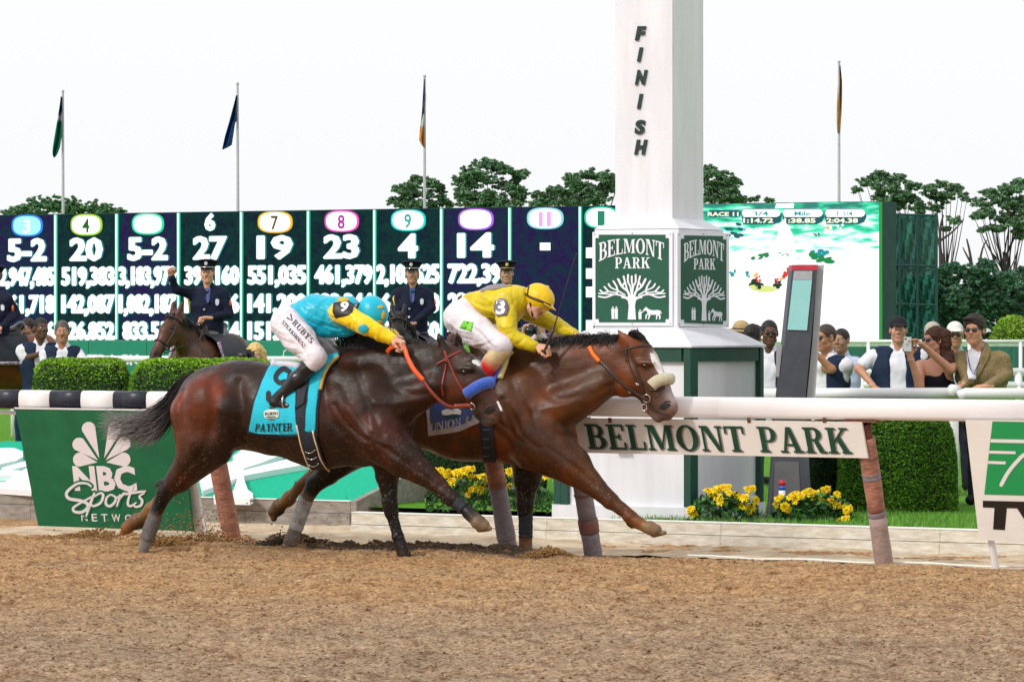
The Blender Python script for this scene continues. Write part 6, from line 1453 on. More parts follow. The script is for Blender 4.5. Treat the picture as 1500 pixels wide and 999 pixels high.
e_navy = emit('video navy', (.0, .13, .16), .8); e_yel = emit('video text', (1, 1, .72), 1.2); e_tl = emit('video teal', (.0, .32, .38), 1)
def pill(x0, x1, y0, y1): 
    r = (y1 - y0) / 2; return poly((x0 + 2, y0), (x1 - r, y0), (x1 - r * .3, y0 + r * .3), (x1, (y0 + y1) / 2), (x1 - r * .3, y1 - r * .3), (x1 - r, y1), (x0 + 2, y1), (x0, (y0 + y1) / 2))
vdec(pill(1040, 1088, 308, 318.5), .13, 'banner', e_navy); vdec(quadmap(text2d('RACE 11', .03), (1040, 311), (1085, 311), (1085, 317), (1040, 317)), .16, 'banner_text', e_yel)
for x0, x1, a_, b_ in ((1090, 1146, '3/4', '1:14.72'), (1150, 1208, 'Mile', '1:38.85'), (1212, 1270, '1-1/4', '2:04.38')):
    vdec(pill(x0 - 1, x1 + 2, 306, 329), .13, 'banner', e_navy); vdec(pill(x0, x1, 307, 318), .15, 'banner_pill', e_w)
    c_ = (x0 + x1) / 2; vdec(quadmap(text2d(a_, .02), (c_ - 12, 310), (c_ + 11, 310), (c_ + 11, 316.5), (c_ - 12, 316.5)), .17, 'banner_text', e_tl)
    vdec(quadmap(text2d(b_, .03), (x0 + 2, 320), (x1 - 10, 320), (x1 - 10, 327), (x0 + 2, 327)), .17, 'banner_text', e_yel)
for _ in range(9): vdec(ellipse(1066 + 22 * random.random(), 326 + 22 * random.random(), 4.5, 2.4, 10, rot=.2), .13 + .003 * _, 'picture_patch', e_navy)
vdec(poly((1143, 330), (1150, 322), (1158, 332), (1166, 350), (1170, 392), (1138, 392), (1141, 350)), .14, 'picture_patch', e_w)
vdec(poly((1165, 298), (1140, 299), (1138, 305), (1165, 305)), .14, 'picture_patch', e_w)
e_gd = emit('video green', (.0, .28, .07), .9); e_rd = emit('video red', (.9, .03, .02), .9); e_lm = emit('video lime', (.75, .85, .25), 1); e_or = emit('video orange', (1, .45, .05), 1); e_dk = emit('video dark', (.0, .05, .02), .6)
for pts, m_ in ([(1100, 380), (1118, 372), (1130, 369), (1131, 374), (1115, 382)], e_gd), ([(1183, 369), (1195, 371), (1210, 377), (1226, 382), (1222, 385), (1206, 384), (1192, 379)], e_gd), ([(1187, 368), (1205, 364), (1220, 370), (1216, 378), (1200, 374)], e_tl), ([(1143, 370), (1158, 371), (1160, 375), (1146, 375)], e_gd), ([(1071, 398), (1082, 395), (1078, 404), (1072, 408)], e_tl), ([(1094, 396), (1099, 398), (1102, 408), (1097, 404)], e_tl), \
    ([(1092, 418), (1110, 417), (1128, 420), (1150, 421), (1140, 427), (1120, 430), (1105, 424)], e_lm), ([(1098, 416), (1106, 409), (1112, 410), (1118, 417), (1126, 418), (1120, 421), (1122, 427), (1116, 424), (1110, 418), (1100, 418)], e_dk), ([(1110, 404), (1117, 403), (1119, 413), (1112, 415), (1108, 410)], e_rd), ([(1108, 402), (1113, 400), (1112, 408), (1106, 411)], e_or), \
    ([(1132, 419), (1138, 410), (1146, 412), (1152, 418), (1144, 424), (1140, 420)], e_dk), ([(1137, 408), (1143, 408), (1145, 414), (1139, 416)], e_rd), ([(1148, 402), (1158, 392), (1162, 396), (1156, 406), (1150, 407)], e_rd), ([(1144, 408), (1154, 404), (1152, 409), (1146, 411)], e_or), ([(1195, 343), (1206, 341), (1204, 346), (1196, 346)], e_dk), ([(1206, 334), (1222, 332), (1224, 343), (1208, 344)], e_w), ([(1213, 333), (1217, 332), (1217, 337)], e_or), ([(1228, 330), (1238, 329), (1238, 338), (1228, 339)], e_w), ([(1095, 334), (1104, 332), (1106, 344), (1098, 345)], e_w), ([(1108, 333), (1119, 334), (1117, 345), (1110, 344)], e_w):
    xs_, ys_ = [p[0] for p in pts], [p[1] for p in pts]; q7 = random.Random(len(pts) + int(xs_[0])); cxx, cyy = sum(xs_) / len(pts), sum(ys_) / len(pts)
    for a_ in pts:
        u_ = q7.uniform(.25, .8); vdec(ellipse(cxx + (a_[0] - cxx) * u_, cyy + (a_[1] - cyy) * u_, max(1.6, (max(xs_) - min(xs_)) * q7.uniform(.10, .2)), max(.9, (max(ys_) - min(ys_)) * q7.uniform(.12, .26)), 10, rot=q7.uniform(-.4, .2)), .15 + .004 * q7.random() * 5, 'picture_patch', m_)

# green netting tower beside the screen
m_net, nt, bs = _nodes('green netting'); N, L = nt.nodes, nt.links
tc = N.new('ShaderNodeTexCoord'); n1 = N.new('ShaderNodeTexNoise'); n1.inputs['Scale'].default_value = .9; n1.inputs['Detail'].default_value = 4; L.new(tc.outputs['Object'], n1.inputs['Vector'])
rp = N.new('ShaderNodeValToRGB'); L.new(n1.outputs[0], rp.inputs[0]); rp.color_ramp.elements[0].color = (.004, .07, .055, 1); rp.color_ramp.elements[1].color = (.02, .16, .11, 1); rp.color_ramp.elements[0].position = .35; rp.color_ramp.elements[1].position = .65
L.new(rp.outputs[0], bs.inputs['Base Color']); bs.inputs['Roughness'].default_value = .9; bs.inputs['Alpha'].default_value = .985
bp = N.new('ShaderNodeBump'); bp.inputs['Strength'].default_value = .8; bp.inputs['Distance'].default_value = .3; L.new(n1.outputs[0], bp.inputs['Height']); L.new(bp.outputs[0], bs.inputs['Normal'])
nt_ = thing('netting_tower', 'tall scaffold wrapped in dark green netting beside the video screen', 'scaffold', tuple(ground_at(1330, 148)))
def nsub(name, mb, m): return sub(name, mb, m, nt_)
Yn = 148
for i, (x0, x1) in enumerate(((1293, 1318), (1318, 1344), (1344, 1372))):
    for y0, y1 in ((313 + i * 1.0, 388), (388, 445), (445, 500)):
        g = []; nu, nv = 6, 8
        v = [at(x0 + (x1 - x0) * a / nu, y0 + (y1 - y0) * b / nv, Yn) + Vector((0, .10 * math.sin(a * 2.1 + b * .9 + i) - .12 * math.sin(math.pi * b / nv), 0)) for b in range(nv + 1) for a in range(nu + 1)]
        f = [[b * (nu + 1) + a, b * (nu + 1) + a + 1, (b + 1) * (nu + 1) + a + 1, (b + 1) * (nu + 1) + a] for b in range(nv) for a in range(nu)]
        nsub('net_panel', MB().add(v, f), m_net)
mb = MB()
for x in (1293.5, 1318, 1344, 1371.5): nsub('pole', MB().tube([at(x, 500, Yn - .2), at(x, 312, Yn - .2)], .06, 6, up=(0, 1, 0)), m_cab)
for y in (314, 388, 445): nsub('crossbar', MB().tube([at(1293, y, Yn - .2), at(1372, y + 2, Yn - .2)], .05, 6), m_cab)
mb = MB()

# flags
def flag(px, ytop, ybase, pts, Y, label, cols_, m_pole, seed):
    t = thing('flagpole', label, 'flagpole', tuple(at(px, 500, Y)), group='flagpoles behind the odds board')
    a, b = at(px, ytop, Y), ground_at(px + (1 if px < 400 else 0), Y, 0)
    M0 = Matrix.Translation(t.location).inverted()
    o = MB().tube([b, a], [.085, .05], 8, up=(0, 1, 0)).build('pole', m_pole, t); o.matrix_parent_inverse = M0
    o = ball(tuple(a + Vector((0, 0, .03))), .07, 'finial', m_pole, t); o.matrix_parent_inverse = M0
    # limp cloth: rows of (y, x_left, x_right) with folds in depth
    rows = []; ys = [r[0] for r in pts]; n = 24; v = []; f = []; cs = []
    for k in range(n + 1):
        y = ys[0] + (ys[-1] - ys[0]) * k / n
        xl = float(np.interp(y, ys, [r[1] for r in pts])); xr = float(np.interp(y, ys, [r[2] for r in pts]))
        for i in range(9):
            u = i / 8; p = at(xl + (xr - xl) * u, y, Y); p.y += .22 * math.sin(u * 9 + seed + k * .12) ; v.append(p)
            c = cols_[-1][1]
            for yy, cc in cols_:
                if y + 3 * (u - .5) < yy: c = cc; break
            cs.append(c)
    for k in range(n):
        for i in range(8): a_ = k * 9 + i; f.append([a_, a_ + 1, a_ + 10, a_ + 9])
    n0 = len(v); v += [p + Vector((0, .02, 0)) for p in v]; f += [[q + n0 for q in g][::-1] for g in f]; cs += cs
    me = mesh('flag', v, np.array(f), True, np.array(cs)); o = obj('flag', me, m_flag, t); o.matrix_parent_inverse = M0
m_flag = mat_attr('flag cloth', .7, .2, .12, 2, .1, 10)
m_pole = mat('white pole', (.45, .45, .50), .4, .05, 3)
flag(92, 135, 310, [(142, 89, 91), (170, 84, 91), (200, 79.5, 91), (216, 77.5, 88), (226, 77, 84), (231, 79, 80)], 172, 'flagpole with limp green and navy flag at the far left', [(168, (.02, .03, .12)), (177, (.55, .55, .6)), (400, (.01, .15, .09))], m_pole, 1)
flag(348, 124, 310, [(140, 346, 347.5), (160, 341, 347), (176, 337, 347.5), (180, 336, 344), (200, 330, 341), (213, 327, 339), (219, 325.5, 327)], 172, 'flagpole with limp dark blue flag left of the middle', [(176, (.008, .045, .13)), (400, (.008, .05, .20))], m_pole, 3)
flag(622, 113, 305, [(116, 621, 622), (140, 619.5, 624), (165, 618, 623.5), (190, 615, 623), (205, 613.5, 622.5), (212, 617, 622.5), (217, 621, 622)], 172, 'flagpole with limp navy, white and orange flag near the middle', [(170, (.012, .02, .10)), (186, (.6, .58, .6)), (400, (.55, .22, .03))], m_pole, 5)
flag(1229, 92, 290, [(96, 1229, 1231), (120, 1228, 1233), (150, 1226.5, 1233), (175, 1225.5, 1232), (195, 1226, 1231)], 172, 'flagpole with limp orange flag right of the finish post', [(110, (.10, .08, .05)), (165, (.36, .18, .03)), (400, (.50, .25, .03))], m_pole, 7)

# ---------------------------------------------------------------- foliage
def leafcol(n, base, spread=.35):
    c = np.array(base)[None] * (1 + spread * rng.normal(0, 1, (n, 1)).clip(-1.6, 1.9)); c[:, 0] *= 1 + .3 * rng.random(n); return np.clip(c, .002, 1)
m_leaf = mat_attr('leaves', .65, .25, .15, 3, 0)
m_bark = mat('bark', (.055, .048, .042), .95, .25, 5, .6, 20)
def leaves(P, size, base, spread=.35, flat=.5, quad=True):
    """small folded leaves at points P -> verts, faces, colours"""
    n = len(P); a = rng.normal(0, 1, (n, 3)); a[:, 2] *= flat; a /= np.linalg.norm(a, axis=1)[:, None]
    b = np.cross(a, rng.normal(0, 1, (n, 3))); b /= np.linalg.norm(b, axis=1)[:, None]
    s = size * (.5 + rng.random(n))[:, None]
    v = np.stack([P - a * s, P - b * s * .45, P + a * s, P + b * s * .45], 1).reshape(-1, 3)
    f = np.arange(4 * n).reshape(-1, 4); c = np.repeat(leafcol(n, base, spread), 4, 0)
    return v, f, c
def blob_points(c, r, n, shell=.55):
    d = rng.normal(0, 1, (n, 3)); d /= np.linalg.norm(d, axis=1)[:, None]
    rad = (shell + (1 - shell) * rng.random((n, 1))) ** .8
    return np.array(c) + d * rad * np.array(r)
def tree(px, ytop, Y, half, label, blobs, base=(.115, .25, .125), n=260, leaf=.085, ybase=500, group='trees behind the odds board', spread=.4):
    """blobs: (px, py, rx_px, ry_px) crown clumps in pixels"""
    g = ground_at(px, Y, 0); t = thing('tree', label, 'tree', tuple(g), group=group)
    P = []; mbt = MB(); k = Y / F; lim = []
    top = at(px, ytop + (500 - ytop) * .45, Y)
    trunk = [g, g + (top - g) * .45 + Vector((.3, 0, 0)), top]
    M0 = Matrix.Translation(t.location).inverted()
    r0 = .012 * (top.z + 6)
    o = MB().tube(trunk, [r0 * 1.2, r0 * .8, r0 * .45], 8, up=(0, 1, 0)).build('trunk', m_bark, t, True); o.matrix_parent_inverse = M0
    blobs = blobs + [(b[0] + random.uniform(-1, 1) * b[2] * .9, b[1] + random.uniform(-.5, 1.2) * b[3], b[2] * random.uniform(.5, .9), b[3] * random.uniform(.5, .9)) for b in blobs]
    for bx_, by_, rx, ry in blobs:
        rx, ry = rx * 1.15, ry * 1.45
        c = at(bx_, by_, Y) + Vector((0, rng.uniform(-1, 1) * half * k * .5, 0))
        start = trunk[1].lerp(top, random.random()); mid = start.lerp(c, .55) + Vector((0, 0, -.25))
        o = MB().tube([start, mid, c + Vector((0, 0, -ry * k * .2))], [r0 * .34, r0 * .2, r0 * .08], 5, up=(0, 1, 0)).build('limb', m_bark, t, True); o.matrix_parent_inverse = M0
        m_ = int(n * (rx * ry / 120)**.8) + 30
        sub_n = max(10, int(rx * ry / 4.2))
        cc = blob_points(c, (rx * k * .95, rx * k * .8, ry * k * .95), sub_n, .12)
        for q in cc: P.append(blob_points(q, np.array((1.0, 1.0, .6)) * (k * random.uniform(1.8, 4.4)), int(random.uniform(22, 48) * n / 200), .1))
    P = np.concatenate(P); v, f, c_ = leaves(P, leaf, base, spread)
    o = obj('crown', mesh('crown', v, f, False, c_), m_leaf, t); o.matrix_parent_inverse = M0
    return t
def ring_blobs(cx, cy, w, h, n, seed, r=(10, 7)):
    q = np.random.default_rng(seed); out = []
    for i in range(n):
        a = q.random() * 6.28; d = q.random()**.5; out.append((cx + w * d * math.cos(a), cy + h * d * math.sin(a), r[0] * (.7 + .6 * q.random()), r[1] * (.7 + .6 * q.random())))
    return out
tree(60, 292, 215, 50, 'rounded green tree top showing over the left end of the odds board', [(30, 309, 20, 9), (55, 303, 18, 11), (80, 301, 16, 10), (15, 314, 12, 6)], (.10, .25, .11), leaf=.085)
tree(140, 293, 218, 40, 'dense tree top just right of the leftmost flagpole', [(108, 302, 18, 11), (135, 305, 18, 9), (160, 308, 14, 7), (178, 312, 8, 5)], (.10, .25, .11), leaf=.085)
tree(612, 256, 208, 45, 'round tree with gaps in its crown behind the third flagpole', [(612, 266, 16, 7), (590, 277, 14, 7), (634, 270, 12, 8), (612, 284, 20, 8), (582, 294, 16, 7), (646, 290, 10, 9), (600, 300, 22, 7), (632, 300, 15, 6)])
tree(720, 233, 205, 60, 'tallest dark oak with an umbrella crown left of the finish post', [(712, 242, 24, 8), (738, 248, 18, 7), (690, 252, 18, 7), (676, 264, 16, 7), (764, 256, 14, 6), (708, 262, 22, 8), (742, 270, 20, 8), (680, 282, 18, 9), (716, 288, 24, 10), (760, 286, 16, 9), (696, 300, 28, 7), (745, 300, 26, 7)])
tree(805, 282, 212, 30, 'lower leafy tree filling the gap left of the finish post', [(795, 288, 14, 7), (815, 280, 14, 7), (800, 299, 24, 6), (832, 290, 12, 8)])
tree(862, 248, 206, 45, 'broad oak partly hidden by the left side of the finish post', [(862, 256, 20, 7), (840, 264, 16, 7), (886, 260, 16, 8), (850, 276, 20, 8), (880, 280, 20, 9), (830, 282, 12, 7), (862, 294, 34, 8), (905, 270, 16, 10)])
tree(1050, 242, 206, 45, 'dark oak showing from behind the right side of the finish post', [(1038, 252, 14, 8), (1058, 258, 14, 7), (1072, 268, 12, 6), (1045, 272, 20, 9), (1066, 284, 20, 8), (1040, 290, 20, 9), (1086, 292, 12, 4), (1108, 291, 8, 3), (1128, 294, 8, 3)])
tree(1300, 250, 200, 60, 'wide umbrella-crowned oak above the green netting tower', [(1292, 258, 20, 7), (1270, 266, 16, 6), (1316, 262, 16, 7), (1336, 272, 14, 6), (1258, 278, 10, 4), (1300, 276, 22, 7), (1330, 290, 20, 8), (1308, 296, 16, 7), (1346, 304, 16, 8), (1290, 288, 12, 5)], n=230)
tree(1380, 266, 200, 45, 'tall thin oak with a high flat crown right of the netting tower', [(1378, 271, 16, 5), (1396, 276, 14, 6), (1362, 280, 14, 6), (1408, 288, 9, 4), (1380, 290, 20, 7), (1372, 304, 12, 5), (1396, 322, 10, 4), (1386, 334, 8, 3)], n=190)
tree(1470, 262, 196, 60, 'large ragged oak at the right edge of the photo', [(1498, 270, 14, 8), (1476, 278, 18, 7), (1452, 282, 16, 6), (1436, 296, 14, 6), (1470, 296, 24, 8), (1500, 300, 20, 12), (1446, 312, 18, 7), (1480, 318, 24, 9), (1424, 318, 8, 4), (1460, 334, 16, 5), (1495, 342, 16, 8), (1440, 336, 8, 3)], n=190)
tree(1398, 385, 190, 60, 'dark broad low tree behind the man in the tan jacket', [(1392, 392, 14, 7), (1380, 410, 22, 12), (1420, 402, 22, 12), (1440, 390, 16, 9), (1390, 440, 30, 22), (1432, 432, 30, 22), (1380, 475, 30, 20), (1430, 475, 34, 22), (1456, 415, 20, 16)], (.07, .19, .11), leaf=.10)
tree(1485, 400, 192, 50, 'blue green low tree at the right edge behind the clipped bush', [(1478, 415, 24, 14), (1505, 408, 22, 16), (1480, 445, 30, 20), (1510, 445, 26, 22), (1490, 480, 34, 14)], (.085, .21, .12), leaf=.10)
tree(1350, 420, 188, 40, 'dark low tree showing through the green netting', [(1335, 430, 24, 18), (1360, 425, 18, 18), (1345, 465, 30, 22), (1310, 470, 24, 22)], (.02, .09, .07), leaf=.10)
# bare branches at the right
br = thing('bare_tree', 'thin leafless tree with forked branches between the oaks at right', 'tree', tuple(ground_at(1418, 196)))
M0 = Matrix.Translation(br.location).inverted()
for pts, r in (([(1420, 500), (1422, 440), (1424, 400), (1421, 372), (1416, 350)], .13), ([(1424, 405), (1434, 385), (1440, 362), (1446, 352)], .08), ([(1422, 385), (1414, 370), (1410, 362)], .06), ([(1462, 500), (1463, 440), (1468, 400), (1476, 370), (1486, 348)], .14), ([(1466, 405), (1456, 380), (1450, 366)], .07), ([(1377, 480), (1378, 400), (1377, 340), (1382, 315)], .12), ([(1378, 352), (1395, 340), (1412, 322)], .07)):
    P = [at(x, y, 196) for x, y in spline(pts, 3)]; o = MB().tube(P, list(np.linspace(r, r * .3, len(P))), 6, up=(0, 1, 0)).build('branch', m_bark, br, True); o.matrix_parent_inverse = M0
wh_ = thing('far_building', 'small pale far building glimpsed between the trees at the right edge', 'building', tuple(ground_at(1470, 230)))
sub('wall', MB().prism([at(1462, 462, 230), at(1505, 462, 230), at(1505, 500, 230), at(1462, 500, 230)], (0, 6, 0)), m_stucco, wh_)
sub('roof', MB().prism([at(1459, 462, 229.5), at(1508, 462, 229.5), at(1500, 457, 229.5), at(1467, 457, 229.5)], (0, 7, 0)), mat('pale roof', (.5, .5, .55), .8), wh_)

# clipped hedges and bushes: leafy shell over a solid heart
m_core = mat('hedge heart', (.012, .03, .008), .95, .3, 20)
def hedge(label, x0, x1, ytop, Y, ht_extra, depth, base, cat='hedge', n=16000, leaf=.014, round_=.08, group=None, name='hedge', top=(.24, .44, .02)):
    a = at(x0, ytop, Y); b = at(x1, ytop, Y); h = a.z - .085; w = b.x - a.x
    t = thing(name, label, cat, ((a.x + b.x) / 2, Y + depth / 2, .085), group=group)
    def surf(u, v_, inset=0):          # u around/over: sample points on a rounded box
        return None
    # superellipsoid surface points
    nn = n; pts = []
    hw, hd = w / 2, depth / 2
    q = rng.normal(0, 1, (nn * 2, 3)); q[:, 2] = np.abs(q[:, 2]) ; q /= np.abs(q).max(1)[:, None]     # on a cube
    q = q[(q[:, 1] < .3)][:nn]
    e_ = round_
    s = (np.abs(q)**(1 / e_)).sum(1)**e_; q = q / s[:, None]
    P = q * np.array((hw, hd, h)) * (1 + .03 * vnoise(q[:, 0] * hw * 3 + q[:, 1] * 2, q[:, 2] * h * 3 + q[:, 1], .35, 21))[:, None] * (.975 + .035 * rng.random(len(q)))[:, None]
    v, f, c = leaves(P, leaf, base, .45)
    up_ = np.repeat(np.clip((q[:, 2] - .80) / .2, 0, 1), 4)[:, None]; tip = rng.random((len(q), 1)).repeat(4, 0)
    c = c * (1 - up_ * .75) + np.array(top)[None] * up_ * .75 * (.6 + .8 * tip)  # tops tinted lighter: light from above put into the leaf colour
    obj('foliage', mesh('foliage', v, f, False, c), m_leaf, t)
    k = []; 
    for j in range(9):
        z = h * (.955 * (j / 8)); r_ = (1 - (.955 * j / 8)**(1 / e_))**e_; ring = []
        for i in range(24):
            a_ = 2 * math.pi * i / 24; ca, sa = math.cos(a_), math.sin(a_); ss = (abs(ca)**(1 / e_) + abs(sa)**(1 / e_))**e_
            ring.append((hw * .95 * r_ * ca / ss, hd * .95 * r_ * sa / ss, z))
        k.append(ring)
    MB().loft(k).build('branches', m_core, t, True)
    return t
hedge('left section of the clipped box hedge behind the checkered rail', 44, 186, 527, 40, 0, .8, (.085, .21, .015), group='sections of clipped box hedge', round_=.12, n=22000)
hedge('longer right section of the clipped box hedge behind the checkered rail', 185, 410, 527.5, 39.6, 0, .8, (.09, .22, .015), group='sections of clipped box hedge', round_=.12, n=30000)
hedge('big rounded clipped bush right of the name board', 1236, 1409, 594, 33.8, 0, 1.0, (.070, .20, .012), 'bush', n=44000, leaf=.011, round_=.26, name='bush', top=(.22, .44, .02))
hedge('dark shaded bush behind the yellow flowers, left of the big rounded bush', 1176, 1262, 618, 34.6, 0, .9, (.010, .035, .010), 'bush', n=14000, leaf=.012, round_=.25, name='bush', top=(.02, .06, .01))  # its shade is put into the darker leaf colours
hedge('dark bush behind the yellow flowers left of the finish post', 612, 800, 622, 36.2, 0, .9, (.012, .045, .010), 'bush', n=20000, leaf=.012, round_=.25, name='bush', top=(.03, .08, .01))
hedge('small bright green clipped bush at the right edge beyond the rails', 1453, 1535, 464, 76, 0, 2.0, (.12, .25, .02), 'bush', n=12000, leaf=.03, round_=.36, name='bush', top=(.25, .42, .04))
# flowers
m_petal = mat_attr('yellow petals', .55, .3, .06, 20, 0)
m_fleaf = mat_attr('flower leaves', .4, .4, .2, 20, .1, 60)
fl_proto = {}
def bloom_mesh(seed):
    q = np.random.default_rng(seed); v = []; f = []; c = []
    for ring, (np_, r, lift, w) in enumerate(((12, .036, .0, .010), (10, .029, .010, .009), (8, .019, .018, .008))):
        for i in range(np_):
            a = 2 * math.pi * i / np_ + ring * .3 + q.normal(0, .1); R_ = r * (1 + q.normal(0, .12)); d = Vector((math.cos(a), math.sin(a), 0)); s = Vector((-math.sin(a), math.cos(a), 0)); b = len(v)
            v += [d * .003 + Vector((0, 0, lift * .5)), d * R_ * .6 + s * w + Vector((0, 0, lift + .007)), d * R_ + Vector((0, 0, lift * .9 + q.normal(0, .003))), d * R_ * .6 - s * w + Vector((0, 0, lift + .007))]
            f.append([b, b + 1, b + 2, b + 3]); g = (.95, .70 + .1 * q.random(), .008) if ring < 2 else (.80, .46, .006); c += [g] * 4
    return mesh('flower', [tuple(p) for p in v], np.array(f), False, np.array(c))
BM = [bloom_mesh(i) for i in range(4)]
for m_ in BM: m_.materials.append(m_petal)
def flower_clump(label, x0, x1, y0, y1, Y, blooms, seed, nleaf=520):
    q = np.random.default_rng(seed); c = at((x0 + x1) / 2, y1, Y); t = thing('flower_clump', label, 'flowers', (c.x, Y, .1), group='clumps of yellow flowers')
    w = (x1 - x0) / F * Y; h = c.z - .1 + (y1 - y0) / F * Y; P = []
    for _ in range(nleaf):
        a = q.random() * 6.28; d = q.random()**.5; x = .5 * w * d * math.cos(a); y = .22 * d * math.sin(a); z = h * .86 * (q.random()**.6) * (1 - .55 * (abs(x) / (w / 2))**2); P.append((x, y, z))
    P = np.array(P); v, f, cc = leaves(P, .028, (.03, .13, .022), .5, .9)
    obj('foliage', mesh('foliage', v, f, False, cc), m_fleaf, t)
    for bx_, by_ in blooms:
        p = at(bx_, by_, Y - .2 + .12 * q.random()) - t.location
        o = obj('flower', BM[q.integers(4)], None, t); o.location = p
        f_ = Vector((q.normal(0, .5), -1, .7 + q.normal(0, .35))).normalized(); o.rotation_euler = f_.to_track_quat('Z', 'Y').to_euler(); s = .85 + .5 * q.random(); o.scale = (s, s, s)
        MB().tube([Vector((p.x * .6, 0, max(0, p.z - .2))), p - f_ * .008], .0025, 4).build('stem', m_fleaf2, t)
m_fleaf2 = mat('stem green', (.05, .18, .03), .6, .1)
fb1 = [(634, 692), (641, 699), (648, 704), (655, 696), (657, 692), (662, 705), (668, 692), (673, 698), (680, 690), (686, 688), (692, 687), (690, 699), (699, 701), (697, 708), (705, 698), (712, 703), (716, 697), (690, 718), (697, 716), (703, 717), (686, 724), (747, 691), (752, 689), (757, 692), (748, 712), (756, 706), (759, 714), (778, 694), (800, 698), (628, 700), (645, 690), (708, 710), (762, 700)]
flower_clump('yellow flower clump between the racehorses and the finish post', 622, 812, 686, 758, 33.6, fb1, 3, 1700)
fb2 = [(1012, 746), (1037, 720), (1043, 724), (1047, 718), (1053, 716), (1060, 715), (1066, 714), (1055, 733), (1060, 736), (1052, 728), (1078, 726), (1084, 728), (1091, 729), (1096, 717), (1102, 715), (1106, 733), (1082, 739), (1088, 742), (1096, 748), (1100, 743), (1016, 752), (1068, 722)]
flower_clump('yellow flower clump at the right corner of the finish post', 1008, 1112, 713, 762, 32.0, fb2, 4, 800)
fb3 = [(1139, 731), (1144, 728), (1150, 742), (1155, 746), (1153, 738), (1162, 726), (1167, 723), (1158, 729), (1172, 727), (1180, 722), (1186, 721), (1190, 726), (1196, 722), (1207, 718), (1212, 716), (1204, 730), (1211, 733), (1216, 736), (1222, 730), (1226, 724), (1220, 738), (1232, 740), (1240, 748), (1244, 745), (1136, 740), (1165, 735), (1239, 760), (1230, 764)]
flower_clump('yellow flower clump in front of the timing pylon', 1132, 1250, 714, 768, 32.0, fb3, 5, 1000)
# black weed sheet in front of the left flowers
m_sheet = mat('black plastic sheet', (.02, .022, .035), .25, .3, 12, .6, 20, spec=.7)
v = []; f = []
for j in range(14):
    for i in range(20):
        s_ = -3.1 + i * .062; t_ = 1.9 + j * .11; v.append(RW(s_, t_, .10 + .03 * math.sin(s_ * 23 + t_ * 9) * math.sin(t_ * 11) + .015 * math.sin(s_ * 51 + t_ * 30)))
for j in range(13):
    for i in range(19): a_ = j * 20 + i; f.append([a_, a_ + 1, a_ + 21, a_ + 20])
obj('weed_sheet', mesh('weed_sheet', v, f, True), m_sheet, label='crumpled black plastic sheet on the ground below the left yellow flowers', category='sheet')

